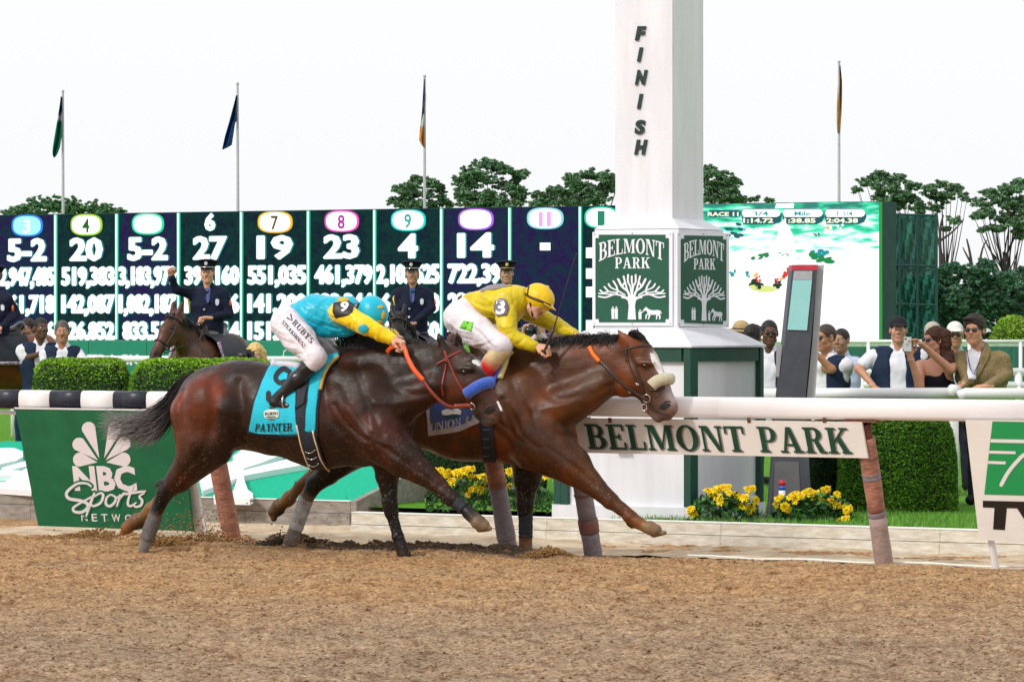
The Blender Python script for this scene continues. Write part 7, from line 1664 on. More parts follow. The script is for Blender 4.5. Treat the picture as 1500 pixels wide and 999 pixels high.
# ================================================================ MOUNTED OFFICERS AND SPECTATORS
m_cloth = mat_attr('shirt cloth', .8, .2, .08, 6, .3, 26)
m_cloth2 = mat_attr('uniform cloth', .75, .2, .12, 8, .25, 40)
m_hairm = mat_attr('head hair', .55, .35, .35, 60, .6, 110)
m_floral = mat('patterned cloth', (.62, .38, .50), .8, .1, 26, .2, 30, c2=(.14, .13, .30), detail=2)
m_zebra = mat('black and white patterned cloth', (.72, .70, .75), .8, .1, 30, .2, 30, c2=(.01, .01, .03), detail=1, stretch=(2.6, 2.6, .8))
m_tweed = mat('tan jacket cloth', (.27, .20, .09), .9, .12, 60, .4, 60, c2=(.17, .12, .05))
WHITE, NAVY, NAVYV = (.70, .70, .76), (.006, .010, .028), (.010, .022, .050)
def person(label, Y, head, hyaw=0, hpitch=0, byaw=0, skin=SKIN, shirt=WHITE, vest=None, sleeve='short', arms=None, hair=None, haircol=(.03, .02, .015), hat=None, hatcol=(.02, .02, .03), shades=False, mouth=0,
           legs='stand', trous=(.02, .02, .035), sc=1.0, wide=1.0, lean=(0, 0), belly=1.0, group=None, shirtmat=None, trmat=None, roll=0, open_front=True, jacket=None, cat='person', hdir=None, zfoot=.09):
    """head = pixel of the middle of the face; arms: list of (side, elbow(px,py,dy), wrist(px,py,dy), hand kwargs); side -1 image left"""
    p0 = at(head[0], head[1], Y); fr = Frame(p0.x, Y, 0); t = thing('person', label, cat, (p0.x, Y, 0), 0, group)
    Lc = lambda px, py, dy=0: fr.loc(px, py, dy)
    M = hbasis(hyaw, hpitch, roll); hc_ = Vector((0, 0, p0.z + .005)); f_ = Vector((math.sin(R(byaw)), -math.cos(R(byaw)), 0)); a = Vector((math.cos(R(byaw)), math.sin(R(byaw)), 0))
    nb = hc_ + Vector((lean[0], .02, -.165 * sc)) - Vector(tuple(M[:, 1])) * .025
    Rb = np.array([[a[i], f_[i], (0, 0, 1)[i]] for i in range(3)])
    ch = nb + Vector((lean[0] * .3, lean[1] * .3, -.22)); wa = nb + Vector((lean[0] * .8, lean[1] * .8, -.46)); hp = nb + Vector((lean[0], lean[1], -.60))
    w = wide
    T = [ell(ch, (.185 * w, .115 * w, .20), Rb, 0, .06), ell(wa, (.155 * w * belly, .115 * w * belly, .20), Rb, 0, .08), ell(hp, (.165 * w, .125 * w, .13), Rb, 0, .06), cap(nb + a * .13 * w + Vector((0, 0, -.055)), nb - a * .13 * w + Vector((0, 0, -.055)), .058, .058, 0, .06), cap(nb + Vector((0, 0, -.04)), nb + Vector((0, 0, .02)), .075, .058, 0, .05)]
    skinP, sleeveP, handsV = [], [], []
    for s, el, wr, hk in (arms if arms is not None else []):
        sh = nb + a * (s * .175 * w) + Vector((0, 0, -.075)); E_, W_ = (Lc(*el) if len(el) < 4 else Vector(el[:3])), (Lc(*wr) if len(wr) < 4 else Vector(wr[:3]))
        # keep the bones to a plausible length
        up = [cap(sh, E_, .054, .042, 0, .03)]; lo = [cap(E_, W_, .041, .026, 0, .02)]
        skinP += up + lo
        if sleeve == 'long': sleeveP += [cap(sh, E_, .060, .050, 0, .03), cap(E_, E_.lerp(W_, .93), .050, .038, 0, .02)]
        elif sleeve == 'short': sleeveP += [cap(sh, sh.lerp(E_, .62), .070, .064, 0, .04)]
        else: pass
        d = (W_ - E_).normalized(); hk = dict(hk or {}); D_ = hk.pop('D', tuple(d)); N_ = hk.pop('N', (0, .3, -1)); th = hk.pop('thumb', -s)
        handsV.append(sdf(hand(W_, D_, N_, thumb=th, **hk), .0042, pal=[skin], smooth=1)); 
    zf = zfoot; gl = []
    if legs == 'stand':
        for s in (-1, 1):
            h_ = hp + a * s * .09 + Vector((0, 0, -.04)); kn = Vector((h_.x + s * .01, h_.y - .02, zf + .50)); an = Vector((h_.x + s * .02, h_.y, zf + .09)); gl += [cap(h_, kn, .085, .055, 0, .04), cap(kn, an, .055, .040, 0, .03)]
        shoes = [(Vector((hp.x + s * .11, hp.y, zf + .045)), f_) for s in (-1, 1)]
    else:              # astride: legs = heading (dx, dy)
        hd_ = Vector((legs[0], legs[1], 0)).normalized(); sd = Vector((hd_.y, -hd_.x, 0)); shoes = []
        for s in (-1, 1):
            h_ = hp + sd * s * .10; kn = hp + sd * s * .33 + hd_ * .30 + Vector((0, 0, -.26)); an = hp + sd * s * .33 + hd_ * .16 + Vector((0, 0, -.70)); gl += [cap(h_, kn, .092, .064, 0, .04), cap(kn, an, .060, .042, 0, .03)]; shoes.append((an + Vector((0, 0, -.05)), hd_))
    head_ = sdf(head_prims(tuple(hc_), M, 0, 1, 2, mouth=mouth, sc=sc), .0052, pal=[skin, tuple(x * .75 + y * .25 for x, y in zip(skin, LIP)), DARKM], sigma=.004)
    body = sdf(shrink(T[:4], .012) + shrink(gl, .012) + skinP + [cap(nb + Vector((0, 0, -.04)), hc_ - Vector(tuple(M[:, 1])) * .02 + Vector((0, 0, -.05)), .058, .056, 0, .02)], .0115, pal=[skin])
    sobj('body', merge(body, head_, *handsV), m_skin, t)
    if not shades: eyes(tuple(hc_), M, t, sc)
    gro = lambda ps, d: [dict(p, r=p['r'] + d) if p['t'] else dict(p, ra=p['ra'] + d, rb=p['rb'] + d) for p in ps]
    sleeves = sleeveP
    if sleeve == 'none':        # strappy top
        top = [ell(ch + Vector((0, 0, -.05)), (.178 * w, .120, .16), Rb, 0, .06)] + T[1:2] + [cap(ch + a * s * .08 + f_ * .09, nb + a * s * .09 + Vector((0, 0, -.02)), .016, .016, 0, .02) for s in (-1, 1)]
        sh_, bvS = sobj('top', sdf(gro(top, .006), .010, pal=[shirt]), shirtmat or m_cloth, t, wr=.006)
    else:
        neckcut = ell(nb + f_ * .085 + Vector((0, 0, .035)), (.045, .055, .065), Rb, 0, .01, -1)
        sh_, bvS = sobj('shirt' if jacket is None else 'jacket', sdf(gro(T, .008) + sleeves + [cap(nb + Vector((0, 0, .01)), nb + Vector((0, 0, .035)), .068, .066, 0, .01), neckcut] , .010, pal=[shirt]), shirtmat or m_cloth, t, wr=.010, wscale=9)
    sobj('trousers', sdf(gro(gl + T[2:3], .004), .013, pal=[trous]), trmat or m_cloth2, t, wr=.006)
    for c_, d_ in shoes: sobj('shoe', sdf([ell(c_ + d_ * .05, (.048, .13, .045), np.array([[(-d_.y, d_.x, 0)[i], (d_.x, d_.y, 0)[i], (0, 0, 1)[i]] for i in range(3)]), 0, .02)], .012, pal=[(.01, .01, .01)]), m_cloth2, t)
    if vest is not None:
        cut = [cap(nb + f_ * .15 + Vector((0, 0, .05)), ch + f_ * .15 + Vector((0, 0, -.12)), .085, .062, 0, .02, op=-1), cap(ch + f_ * .16, hp + f_ * .16, .065, .085, 0, .02, op=-1), cap(nb, nb + Vector((0, 0, .12)), .078, .078, 0, .01, op=-1)]
        cut += [ell(nb + a * s * .205 * w + Vector((0, 0, -.13)), (.045, .12, .11), Rb, 0, .015, -1) for s in (-1, 1)]
        sobj('vest', sdf(gro(T[:3], .024) + gro(T[3:4], .018) + cut, .010, pal=[vest]), m_cloth2, t, wr=.005)
    T_ = lambda x, y, z: hc_ + Vector(tuple(M @ (np.array((x, y, z)) * sc)))
    E = lambda x, y, z, r, k=.015, op=1, c=0, tilt=0: ell(T_(x, y, z), np.array(r) * sc, M @ rotx(R(tilt)), c, k, op)
    if shades:
        MB().tube([T_(-.078, .0, .012), T_(-.062, .070, .010), T_(-.034, .099, .008), T_(0, .105, .014), T_(.034, .099, .008), T_(.062, .070, .010), T_(.078, .0, .012)], .0035, 5).build('glasses_frame', m_lens, t, True)
        for s in (-1, 1): ball(tuple(T_(s * .031, .094, .004)), .0235, 'lens', m_lens, t, sc=(1, .55, .72))
    face_cut = [E(0, .095, -.035, (.060, .075, .078), op=-1, k=.015)]
    if hair == 'short': sobj('hair', sdf([E(0, -.018, .036, (.080, .100, .090)), E(0, -.05, -.02, (.070, .055, .060)), E(0, .105, -.015, (.068, .075, .064), op=-1)], .0065, pal=[haircol]), m_hairm, t, wr=.005, wscale=40)
    elif hair == 'full': sobj('hair', sdf([E(0, -.02, .042, (.086, .106, .096)), E(0, -.055, -.02, (.078, .060, .070)), E(.02, .045, .092, (.06, .05, .022)), E(0, .108, -.010, (.066, .072, .070), op=-1)], .0065, pal=[haircol]), m_hairm, t, wr=.006, wscale=40)
    elif hair == 'cropped': sobj('hair', sdf([E(0, -.014, .034, (.0765, .0965, .0885)), E(0, .105, -.010, (.070, .075, .068), op=-1)], .0065, pal=[haircol]), m_hairm, t)
    elif hair == 'long':
        ps = [E(0, -.02, .040, (.088, .105, .094))] + [cap(T_(s * .07, -.02, .03), T_(s * .095, -.01, -.16), .040 * sc, .045 * sc, 0, .03) for s in (-1, 1)] + [E(0, -.07, -.08, (.09, .06, .13)), E(0, .10, -.03, (.056, .080, .078), op=-1)]
        sobj('hair', sdf(ps, .0065, pal=[haircol]), m_hairm, t, wr=.008, wscale=30)
    elif hair == 'curly':
        r_ = np.random.default_rng(7); ps = [E(0, -.02, .035, (.088, .105, .092))]
        for _ in range(75):
            u = r_.random(); ang = R(r_.uniform(20, 340)) ; rad = .085 + .035 * u
            ps.append(E(rad * math.sin(ang) * (1.0 + .35 * u), -.015 - rad * abs(math.cos(ang / 2)) * .9 * 0 - .05 * r_.random() - .02, .07 - .30 * u + .02 * r_.normal(), (.030 + .012 * r_.random(),) * 3, k=.008))
        ps.append(E(0, -.08, -.10, (.11, .06, .14))); ps.append(E(0, .10, -.03, (.056, .080, .078), op=-1))
        ho, hb = sobj('hair', sdf(ps, .0065, pal=[haircol]), m_hairm, t, wr=.012, wscale=45)
    if hat == 'police':
        ps = [E(0, -.005, .078, (.084, .104, .045)), E(0, .005, .128, (.128, .140, .028), k=.02, tilt=7), E(0, -.005, .105, (.095, .112, .035), k=.03)]
        sobj('cap', sdf(ps, .0065, pal=[hatcol]), m_cloth2, t); sobj('visor', sdf([E(0, .105, .052, (.072, .048, .008), tilt=-25)], .0055, pal=[(.004, .004, .005)]), m_bootb, t)
        MB().tube([T_(math.sin(b) * .088, -.005 + math.cos(b) * .112, .068) for b in [R(x) for x in range(-90, 91, 15)]], .006, 6).build('cap_band', m_goldb if hatcol[0] > .0065 else m_steel, t, True)
        sobj('cap_badge', sdf([E(0, .122, .108, (.021, .008, .026)), E(0, .122, .134, (.008, .006, .009))], .005, pal=[(.6, .6, .58) if hatcol[0] < .0065 else (.65, .45, .12)]), m_badge, t)
    elif hat == 'cap':
        sobj('cap', sdf([E(0, -.012, .052, (.082, .102, .085)), E(0, .12, .050, (.068, .060, .008), tilt=-12), E(0, 0, -.03, (.2, .2, .055), op=-1, k=.004)], .006, pal=[hatcol]), m_cloth2, t)
    elif hat == 'straw':
        sobj('hat', sdf([E(0, -.01, .085, (.085, .100, .070)), E(0, 0, .055, (.155, .165, .012))], .0065, pal=[hatcol]), mat_attr('straw weave', .9, .1, .15, 40, .5, 120), t)
        MB().tube([T_(math.sin(b) * .088, -.01 + math.cos(b) * .104, .070) for b in [R(x) for x in range(0, 361, 20)]], .010, 6).build('hat_band', m_hairb, t, True)
    return t, fr, bvS, nb, hc_, M, f_, a
m_goldb = mat('gold braid', (.62, .40, .06), .4, .1, metal=.3); m_badge = mat_attr('badge metal', .3, .6, .1, 20, 0)
m_tie = mat('blue tie', (.015, .035, .16), .5, .1, 9); m_silverb = mat('silver badge', (.6, .62, .68), .3, .1, metal=.4); m_patch = mat('orange patch', (.55, .12, .04), .7, .2, 40)
BK = dict(curl=(70, 80, 50))

# ---- police horses
def police_horse(label, px, py, Yp, heading, coat, head_turn=0, sc=1.0, neck_up=0.0, pad=True):
    """px,py: pixel of the saddle; heading in degrees (0 = +X, 180 = image left, 270 = towards the camera)"""
    p0 = at(px, py, Yp); t = thing('police_horse', label, 'horse', (p0.x, Yp, .085), R(heading), 'police horses behind the hedge')
    B = []; V = lambda x, y, z: Vector((x, y, z)) * sc
    c = lambda a, b, ra, rb, co=0, k=.05, w=1: B.append(cap(V(*a), V(*b), ra * sc, rb * sc, co, k, w))
    c((-.50, 0, 1.20), (.35, 0, 1.16), .29, .30, w=.92); c((.35, 0, 1.16), (.62, 0, 1.18), .29, .23, w=.85); c((-.55, 0, 1.25), (-.68, 0, 1.18), .27, .22, w=.95)
    c((.50, 0, 1.38), (.95, 0, 1.76 + neck_up), .19, .115, w=.62); c((.60, 0, 1.22), (.98, 0, 1.66 + neck_up), .15, .10, w=.7); c((.25, 0, 1.42), (.5, 0, 1.46), .08, .09)
    for s in (-1, 1):
        c((-.58, s * .15, 1.1), (-.55, s * .14, .80), .17, .10); c((-.55, s * .14, .8), (-.70, s * .13, .55), .09, .055); c((-.70, s * .13, .55), (-.68, s * .13, .16), .042, .038, 1); c((-.68, s * .13, .16), (-.63, s * .13, .04), .045, .06, 1, .02)
        c((.52, s * .15, 1.0), (.55, s * .14, .72), .12, .07); c((.55, s * .14, .72), (.55, s * .13, .45), .06, .048, 1); c((.55, s * .13, .45), (.55, s * .13, .15), .036, .036, 1); c((.55, s * .13, .15), (.60, s * .13, .04), .042, .06, 1, .02)
    ht = R(head_turn); fd = Vector((math.cos(ht) * .60, math.sin(ht) * .60, -.80)).normalized(); sd = Vector((-math.sin(ht), math.cos(ht), 0)); po = V(1.00, 0, 1.80 + neck_up)
    S = lambda d, s=0, u=0: po + (fd * d + sd * s + sd.cross(fd) * -u) * sc      # along the face, sideways, off the brow
    up_ = fd.cross(sd) if fd.cross(sd).z > 0 else sd.cross(fd)
    S = lambda d, s=0, u=0: po + (fd * d + sd * s + up_ * u) * sc
    nn = tuple(sd)
    hh = [cap(S(.0, 0, -.03), S(.20, 0, 0), .095 * sc, .095 * sc, 0, .03, .85, nn), cap(S(.18, 0, -.06), S(.25, 0, -.08), .115 * sc, .09 * sc, 0, .03, .62, nn), cap(S(.2, 0, -.01), S(.50, 0, -.02), .088 * sc, .062 * sc, 0, .03, .85, nn), cap(S(.48, 0, -.02), S(.56, 0, -.03), .062 * sc, .055 * sc, 1, .02, .9, nn), cap(S(.50, 0, -.07), S(.55, 0, -.08), .035 * sc, .032 * sc, 1, .02)]
    for s in (-1, 1):
        hh += [cap(S(-.03, s * .055, .03), S(-.13, s * .075, .06), .032 * sc, .024 * sc, 0, .02), cap(S(-.13, s * .075, .06), S(-.20, s * .07, .06), .022 * sc, .004 * sc, 1, .01), ell(S(.52, s * .048, .0), .016 * sc, None, 1, .01, -1), ell(S(.17, s * .085, .015), .020 * sc, None, 1, .012, -1)]
    B += hh
    o, bv = sobj('body', sdf(B, .012, .014, 1, [coat, (.010, .008, .008)]), m_coat2 if coat[0] > .05 else m_coat1, t)
    for s in (-1, 1): ball(tuple(S(.17, s * .076, .018)), .017 * sc, 'eye', m_eye, t)
    hair('mane', [V(.45, 0, 1.55), V(.75, 0, 1.78 + neck_up * .5), po + V(-.02, 0, .06)], [V(.40, .14, 1.35), V(.70, .16, 1.58 + neck_up * .5), po + V(.0, .14, -.12)], 200, m_hairb, t, .006, .02, seed=3)
    hair('forelock', [S(-.05, -.03, .05), S(-.05, .03, .05)], [S(.12, -.06, .08), S(.12, .06, .08)], 60, m_hairb, t, .006, .01, seed=5)
    hair('tail', [V(-.90, .02, 1.25), V(-.90, -.02, 1.22)], [V(-1.02, .06, .55), V(-1.0, -.06, .55)], 120, m_hairb, t, .008, .04, mid=[[V(-1.0, .04, 1.05), V(-1.0, -.04, 1.05)]], seed=6)
    loop = lambda d, ru, rs, cu: [S(d, rs * math.sin(b), cu + ru * math.cos(b)) for b in [2 * math.pi * i / 18 for i in range(19)]]
    MB().tube(loop(.36, .094 , .080, -.03), .011, 6).build('noseband', m_leatherd, t, True); MB().tube(loop(.05, .10, .098, -.01), .010, 6).build('browband', m_leatherd, t, True)
    for s in (-1, 1): MB().tube([S(-.02, s * .09, .03), S(.2, s * .088, -.03), S(.36, s * .074, -.03), S(.44, s * .062, -.06)], .009, 6).build('cheek_strap', m_leatherd, t, True); MB().tube([S(.45, s * .066, -.07), V(.80, s * .20, 1.45), V(.30, s * .06, 1.62)], .008, 6).build('rein', m_leatherd, t, True)
    MB().tube([V(.42, s_, z_) for s_, z_ in ((-.26, 1.25), (-.18, 1.02), (0, .95), (.18, 1.02), (.26, 1.25))] , .014, 6).build('breast_strap', m_leatherd, t, True) if False else None
    MB().tube([V(.38, -.28, 1.30), V(.70, -.17, 1.16), V(.84, 0, 1.12), V(.70, .17, 1.16), V(.38, .28, 1.30)], .016, 6).build('breast_strap', m_leatherd, t, True)
    # saddle and decorated pad
    sobj('saddle', sdf([cap(V(-.25, 0, 1.49), V(.25, 0, 1.50), .10 * sc, .085 * sc, 0, .03, 1.3), cap(V(.22, 0, 1.53), V(.28, 0, 1.60), .06 * sc, .05 * sc, 0, .02, 1.3), cap(V(-.25, 0, 1.53), V(-.33, 0, 1.60), .06 * sc, .05 * sc, 0, .02, 1.6)], .012, pal=[(.012, .009, .008)]), m_bootb, t)
    for s in (-1, 1):
        g = []; n = 9
        for j in range(n):
            b = R(10 + 78 * j / (n - 1)); row = []
            for i in range(9): x = -.35 + .75 * i / 8; row.append(V(x, s * .325 * math.sin(b), 1.19 + .325 * math.cos(b)))
            g.append(row)
        v = [p for r in g for p in r]; f = [[j * 9 + i, j * 9 + i + 1, j * 9 + i + 10, j * 9 + i + 9] for j in range(n - 1) for i in range(8)]
        v2 = [p + Vector((0, s * .012, .004)) for p in v]; f2 = [[q + 81 for q in x][::-1] for x in f]
        obj('saddle_pad', mesh('saddle_pad', v + v2, f + f2, True), m_cyandk, t)
        MB().tube([V(-.35, s * .335, 1.19), V(.40, s * .335, 1.19), V(.41, s * .27, 1.42)], .022, 6).build('pad_trim', m_trim, t, True)
    return t
m_trim = mat('pink and white pad trim', (.70, .55, .66), .7, .1, 40, c2=(.20, .08, .18), detail=1)
BAY, DBAY, BLKC = (.095, .036, .020), (.10, .035, .016), (.016, .012, .011)
police_horse('bay police horse with its head lowered, carrying the waving officer', 308, 470, 44.6, 252, BAY, -28, 1.0, -.10)
police_horse('chestnut police horse mostly outside the left edge of the photo', -12, 470, 43.6, 205, (.20, .06, .02), 0, 1.0, .0)
police_horse('black police horse under the officer behind the turquoise jockey', 604, 470, 46.4, 262, BLKC, 8, 1.0, -.12)
police_horse('brown police horse whose ears show behind the yellow jockey', 764, 470, 46.4, 228, DBAY, 8, 1.0, -.02)
def officer(label, px, py, Yp, hyaw, byaw, arms, heading, gold, mouth=0, badge=None, hp=0, skin=SKIN):
    hdg = (math.cos(R(heading)), math.sin(R(heading)))
    t, fr, bv, nb, hc_, M, f_, a = person(label, Yp, (px, py), hyaw, hp, byaw, skin=skin, shirt=NAVY, sleeve='long', arms=arms, hair='cropped', haircol=(.10, .09, .085), hat='police', hatcol=(.008, .009, .02) if gold else (.005, .008, .02), legs=hdg, trous=NAVY, group='mounted police officers', jacket=1, mouth=mouth, cat='police officer', wide=1.08, shirtmat=m_cloth2)
    fn = drape_fn(fr, bv)
    c = fr.loc(px, py); 
    def P(dx, dz): # pixel offsets on the chest (metres to pixels)
        k = F / Yp; return (px + dx * k, py - dz * k)
    def Dq(pts, name, m, lift=.012, th=.004): return drape_dec(fr, bv, poly(*[P(*p) for p in pts]), lift, th, name, m, t)
    Dq([(-.035, -.165), (.035, -.165), (.025, -.30), (0, -.34), (-.025, -.30)], 'shirt_front', mat('blue shirt', (.03, .06, .20), .7, .05), .004)
    Dq([(-.012, -.165), (.012, -.165), (.020, -.31), (0, -.335), (-.018, -.31)], 'tie', m_tie, .016)
    Dq([(.085, -.30), (.105, -.285), (.125, -.30), (.122, -.345), (.105, -.36), (.088, -.345)], 'badge', m_silverb)
    for z in (-.40, -.50, -.60): drape_dec(fr, bv, ellipse(*P(-.035, z), 1.6, 1.6, 8), .012, .004, 'button', m_silverb, t)
    MB().tube([nb + a * -.17 + Vector((0, -.02, -.02)), nb + a * -.225 + Vector((0, -.05, -.12)), nb + a * -.20 + Vector((0, -.09, -.25))], .012, 6).build('shoulder_cord', m_goldb, t, True)
    MB().tube([nb + Vector((math.cos(b) * .17, math.sin(b) * .135 + .0, -.535)) for b in [2 * math.pi * i / 20 for i in range(21)]], .024, 6).build('belt', m_bootb_, t, True)
    s = nb + a * .262 + Vector((0, -.035, -.17)); ball(tuple(s), .035, 'shoulder_patch', m_patch, t, sc=(.4, .9, 1.1))
    return t
m_bootb_ = mat('black belt leather', (.012, .012, .014), .3, .1, 20)
officer('mounted officer in navy uniform raising one fist, on the bay police horse', 304, 401, 44.6, -4, -8, [(-1, (258, 424, -.05), (251, 405, -.12), dict(BK, D=(-.15, -.1, 1), N=(.3, -1, 0))), (1, (336, 460, .0), (304, 466, -.35), dict(BK, D=(-1, -.2, 0), N=(0, -.1, -1)))], 248, False, mouth=.9)
officer('mounted officer cut off by the left edge of the photo, face turned away', -10, 408, 43.6, -60, -35, [(1, (24, 460, -.02), (0, 480, -.35), dict(BK)), (-1, (-42, 458, .0), (-14, 482, -.3), dict(BK))], 205, False)
officer('smiling mounted officer in navy uniform behind the turquoise jockey', 604, 402, 46.4, -5, 4, [(-1, (580, 452, 0), (591, 476, -.34), dict(BK, D=(.5, -.3, -.4))), (1, (632, 452, 0), (603, 475, -.36), dict(BK, D=(-.8, -.3, -.2)))], 262, False, mouth=.2, skin=(.46, .24, .15))
officer('mounted officer with gold-banded cap looking over the yellow jockey', 742, 402, 46.4, 2, 0, [(-1, (716, 452, 0), (730, 478, -.34), dict(BK)), (1, (768, 452, 0), (752, 478, -.34), dict(BK))], 232, True, skin=(.46, .24, .15))

# ---- spectators at the left
G = 'spectators behind the rails'
person('dark-skinned man in white polo and navy vest behind the left end of the hedge', 43.0, (60, 482), 28, -2, 10, skin=SKIN_D, vest=NAVYV, arms=[(-1, (37, 525, -.02), (60, 518, -.22), dict(BK)), (1, (84, 530, 0), (84, 560, -.1), None)], hair='cropped', haircol=(.015, .012, .01), group=G, wide=1.12)
t, fr, bv, nb, *_ = person('laughing grey-haired man in white polo and open navy vest behind the hedge', 42.2, (91, 487), 8, 0, 5, skin=(.42, .20, .12), vest=NAVYV, arms=[(-1, (66, 535, -.02), (66, 565, -.1), None), (1, (122, 530, -.02), (124, 565, -.1), None)], hair='short', haircol=(.09, .08, .075), mouth=1.1, group=G, sleeve='long', wide=1.05)
person('person in pink patterned shirt half hidden behind the man with the navy vest', 44.2, (40, 483), -20, 5, -20, skin=(.40, .20, .13), shirtmat=m_floral, arms=[(-1, (20, 528, 0), (30, 560, -.1), None), (1, (52, 520, 0), (60, 545, -.1), None)], hair='short', group=G, trous=(.03, .08, .2))
t, fr, *_ = person('blonde woman photographing with a black camera over the hedge', 41.2, (374, 521), -10, 6, -10, skin=(.60, .34, .24), shirt=(.55, .40, .45), hair='long', haircol=(.62, .42, .16), arms=[(-1, (352, 560, -.05), (358, 530, -.24), dict(D=(.3, -.4, 1), N=(.6, -1, 0), curl=(50, 60, 40))), (1, (392, 560, -.05), (375, 532, -.22), dict(D=(-.5, -.4, 1), N=(-.6, -1, 0), curl=(50, 60, 40)))], group=G, sleeve='long')
def camera(label, px, py, Yp, name='camera', lens=True, yaw=0):
    c = at(px, py, Yp); t = thing(name, label, 'camera', tuple(c), yaw, 'cameras held by spectators')
    MB().box((0, 0, 0), (.13, .06, .085)).build('housing', m_bootb_, t); MB().box((0, .0, .05), (.05, .05, .03)).build('viewfinder', m_bootb_, t)
    MB().tube([(0, -.02, 0), (0, -.075, 0), (0, -.14, 0)], [.036, .036, .042], 14).build('lens', m_bootb_, t, True); MB().tube([(0, -.139, 0), (0, -.1415, 0)], .034, 14).build('lens_glass', m_lens, t, True)
camera('black camera held up by the blonde woman', 363, 521, 40.9, yaw=-.5)
person('person in pink shirt holding up a camera, seen beneath the yellow jockey', 42.5, (790, 474), -15, 0, -10, shirt=(.60, .45, .55), arms=[(-1, (762, 506, -.05), (768, 487, -.25), dict(D=(.3, -.4, 1), N=(.6, -1, 0), curl=(50, 60, 40))), (1, (800, 510, -.05), (790, 490, -.22), dict(D=(-.5, -.4, 1), N=(-.6, -1, 0), curl=(50, 60, 40)))], group=G, hair='short', sleeve='long')
camera('dark camera held by the person in pink seen beneath the yellow jockey', 779, 484, 42.1, yaw=-.3)

# ---- spectators at the right
person('person in a tan straw hat behind the right side of the finish post', 40.5, (1086, 492), 10, 5, 0, skin=(.35, .18, .12), hair='short', hat='straw', hatcol=(.42, .30, .15), shirt=(.25, .22, .2), arms=[(1, (1112, 545, 0), (1110, 570, -.1), None)], group=G)
person('dark-haired person turned away beside the straw hat', 39.5, (1104, 495), 150, 0, 150, skin=(.38, .19, .12), hair='full', haircol=(.012, .010, .010), shirt=(.35, .34, .38), arms=[(1, (1126, 548, 0), (1124, 575, -.1), None)], group=G)
t, fr, bv, nb, hc_, M, f_, a = person('dark-skinned man in sunglasses and navy vest left of the timing pylon', 37.4, (1127, 489), 4, 0, -5, skin=SKIN_D, vest=NAVYV, hair='cropped', haircol=(.010, .009, .008), shades=True, arms=[(-1, (1104, 545, -.02), (1106, 580, -.1), None), (1, (1152, 545, -.02), (1156, 578, -.12), None)], group=G, wide=1.1, sc=1.05)
person('man with shaved head and sunglasses looking left, beside the timing pylon', 36.8, (1209, 496), -52, 2, -35, skin=(.42, .20, .11), vest=NAVYV, hair='cropped', haircol=(.05, .035, .025), shades=True, arms=[(-1, (1218, 541, -.20), (1192, 515, -.25), dict(D=(-.7, -.2, .6), N=(-.3, -1, 0), curl=(30, 40, 20))), (1, (1238, 548, .05), (1232, 580, -.05), None)], group=G, wide=1.18, sc=1.08, belly=1.1)
person('person in pale blue shirt half hidden behind the man with the shaved head', 38.4, (1232, 500), -30, 0, -20, skin=(.32, .16, .10), hair='cropped', haircol=(.015, .012, .01), shirt=(.45, .50, .66), arms=[(1, (1250, 548, 0), (1250, 578, -.05), None)], group=G)
person('broad man in black cap and navy vest with a hand on his hip', 36.6, (1316, 485), -4, 0, -6, skin=(.52, .26, .17), vest=NAVYV, hair='cropped', hat='cap', hatcol=(.012, .012, .018), arms=[(-1, (1258, 540, .02), (1282, 568, -.12), dict(D=(.8, -.3, -.5), N=(0, .3, -1), curl=(30, 40, 30))), (1, (1354, 545, .02), (1346, 578, -.05), None)], group=G, wide=1.3, sc=1.0, belly=1.15)
person('person in beige cap hidden behind the curly-haired woman', 38.6, (1366, 492), -10, 0, -10, skin=(.30, .16, .10), hair='cropped', hat='cap', hatcol=(.42, .38, .32), vest=NAVYV, arms=[(-1, (1338, 545, 0), (1340, 578, -.05), None)], group=G)
person('man in white cap and sunglasses between the curly-haired woman and the tan jacket', 38.2, (1399, 492), -4, 0, 0, skin=(.40, .21, .13), hair='cropped', hat='cap', hatcol=(.72, .70, .66), shades=True, shirt=(.40, .52, .58), arms=[], group=G)
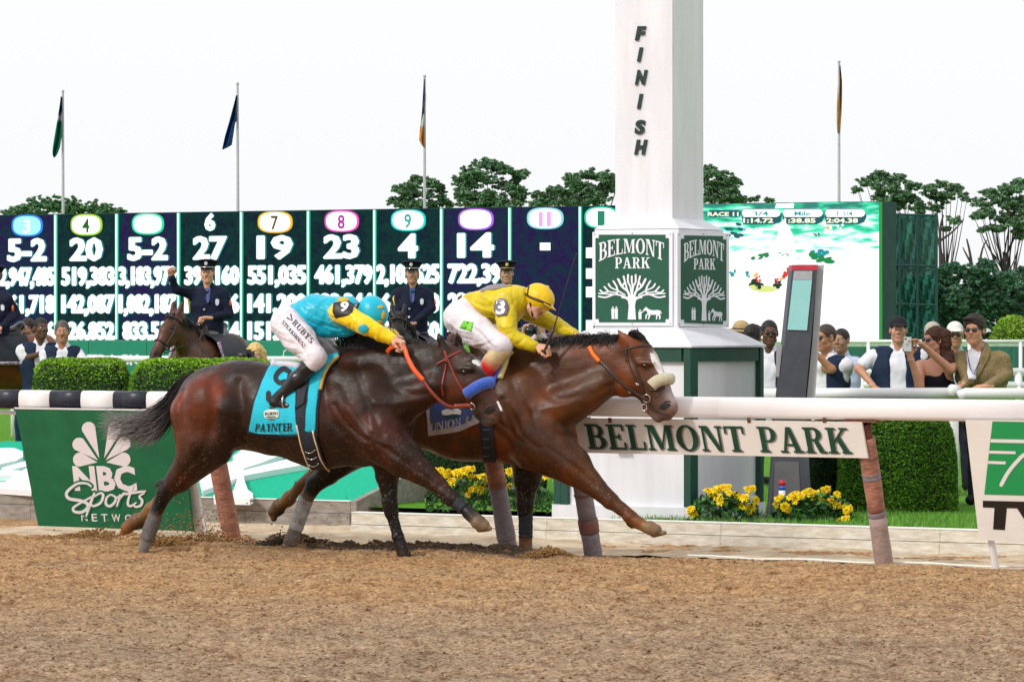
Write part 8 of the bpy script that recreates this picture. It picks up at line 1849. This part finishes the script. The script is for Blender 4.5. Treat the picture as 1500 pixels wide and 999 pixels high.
person('woman with long curly brown hair, sunglasses and black top holding up a phone', 35.2, (1369, 499), -62, 2, -28, skin=(.58, .28, .18), hair='curly', haircol=(.075, .026, .014), shades=True, mouth=.5, shirt=(.008, .008, .014), sleeve='none', arms=[(-1, (1347, 565, -.30), (1333, 520, -.42), dict(D=(-.1, -.1, 1), N=(.2, -1, 0), curl=(25, 40, 30), thumb=1)), (1, (1392, 541, -.20), (1352, 506, -.38), dict(D=(-.7, -.15, .5), N=(-.5, -.2, -1), curl=(40, 50, 40), thumb=1))], group=G, sc=.98, wide=.95, trmat=m_zebra)
ph = at(1329.5, 504, 34.72); ph_ = thing('phone', 'white phone held up by the curly-haired woman', 'phone', tuple(ph), -.15)
MB().box((0, 0, 0), (.066, .010, .125)).build('case', m_foam, ph_); MB().box((-.018, -.0062, .045), (.018, .002, .014)).build('lens_window', m_lens, ph_); MB().box((0, .0062, 0), (.058, .002, .105)).build('display', m_lens, ph_)
t, fr, bv, nb, hc_, M, f_, a = person('smiling man in tan jacket and sunglasses leaning on the white pipe fence', 35.1, (1427, 485), -22, 0, -18, skin=(.56, .27, .17), hair='full', haircol=(.028, .014, .010), shades=True, mouth=.35, shirt=(.27, .20, .09), shirtmat=m_tweed, sleeve='long', jacket=1, arms=[(-1, (1420, 556, -.22), (1406, 566, -.42), dict(D=(-.75, -.2, -.55), N=(0, .2, -1), curl=(25, 45, 30))), (1, (1476, 548, -.02), (1446, 566, -.35), dict(D=(-1, -.3, 0), N=(0, .2, -1), curl=(30, 40, 30)))], group=G, sc=1.12, wide=1.25, lean=(.05, .10))
drape_poly(fr, bv, [(1417, 508), (1436, 506), (1444, 500), (1440, 530), (1428, 556), (1418, 556), (1416, 530)], .006, .006, 'shirt_front', mat('white shirt', (.75, .74, .80), .8, .04), t, 3)
drape_tube(fr, bv, [(1417, 512), (1420, 530), (1424, 552), (1434, 532), (1441, 510)], .004, 'lanyard', m_tie, t, lift=.016)
drape_poly(fr, bv, [(1443, 500), (1450, 508), (1449, 524), (1436, 548), (1428, 560), (1432, 540)], .010, .008, 'lapel', m_tweed, t, 3)
# belt of purple flowers glimpsed beyond the bay's throat
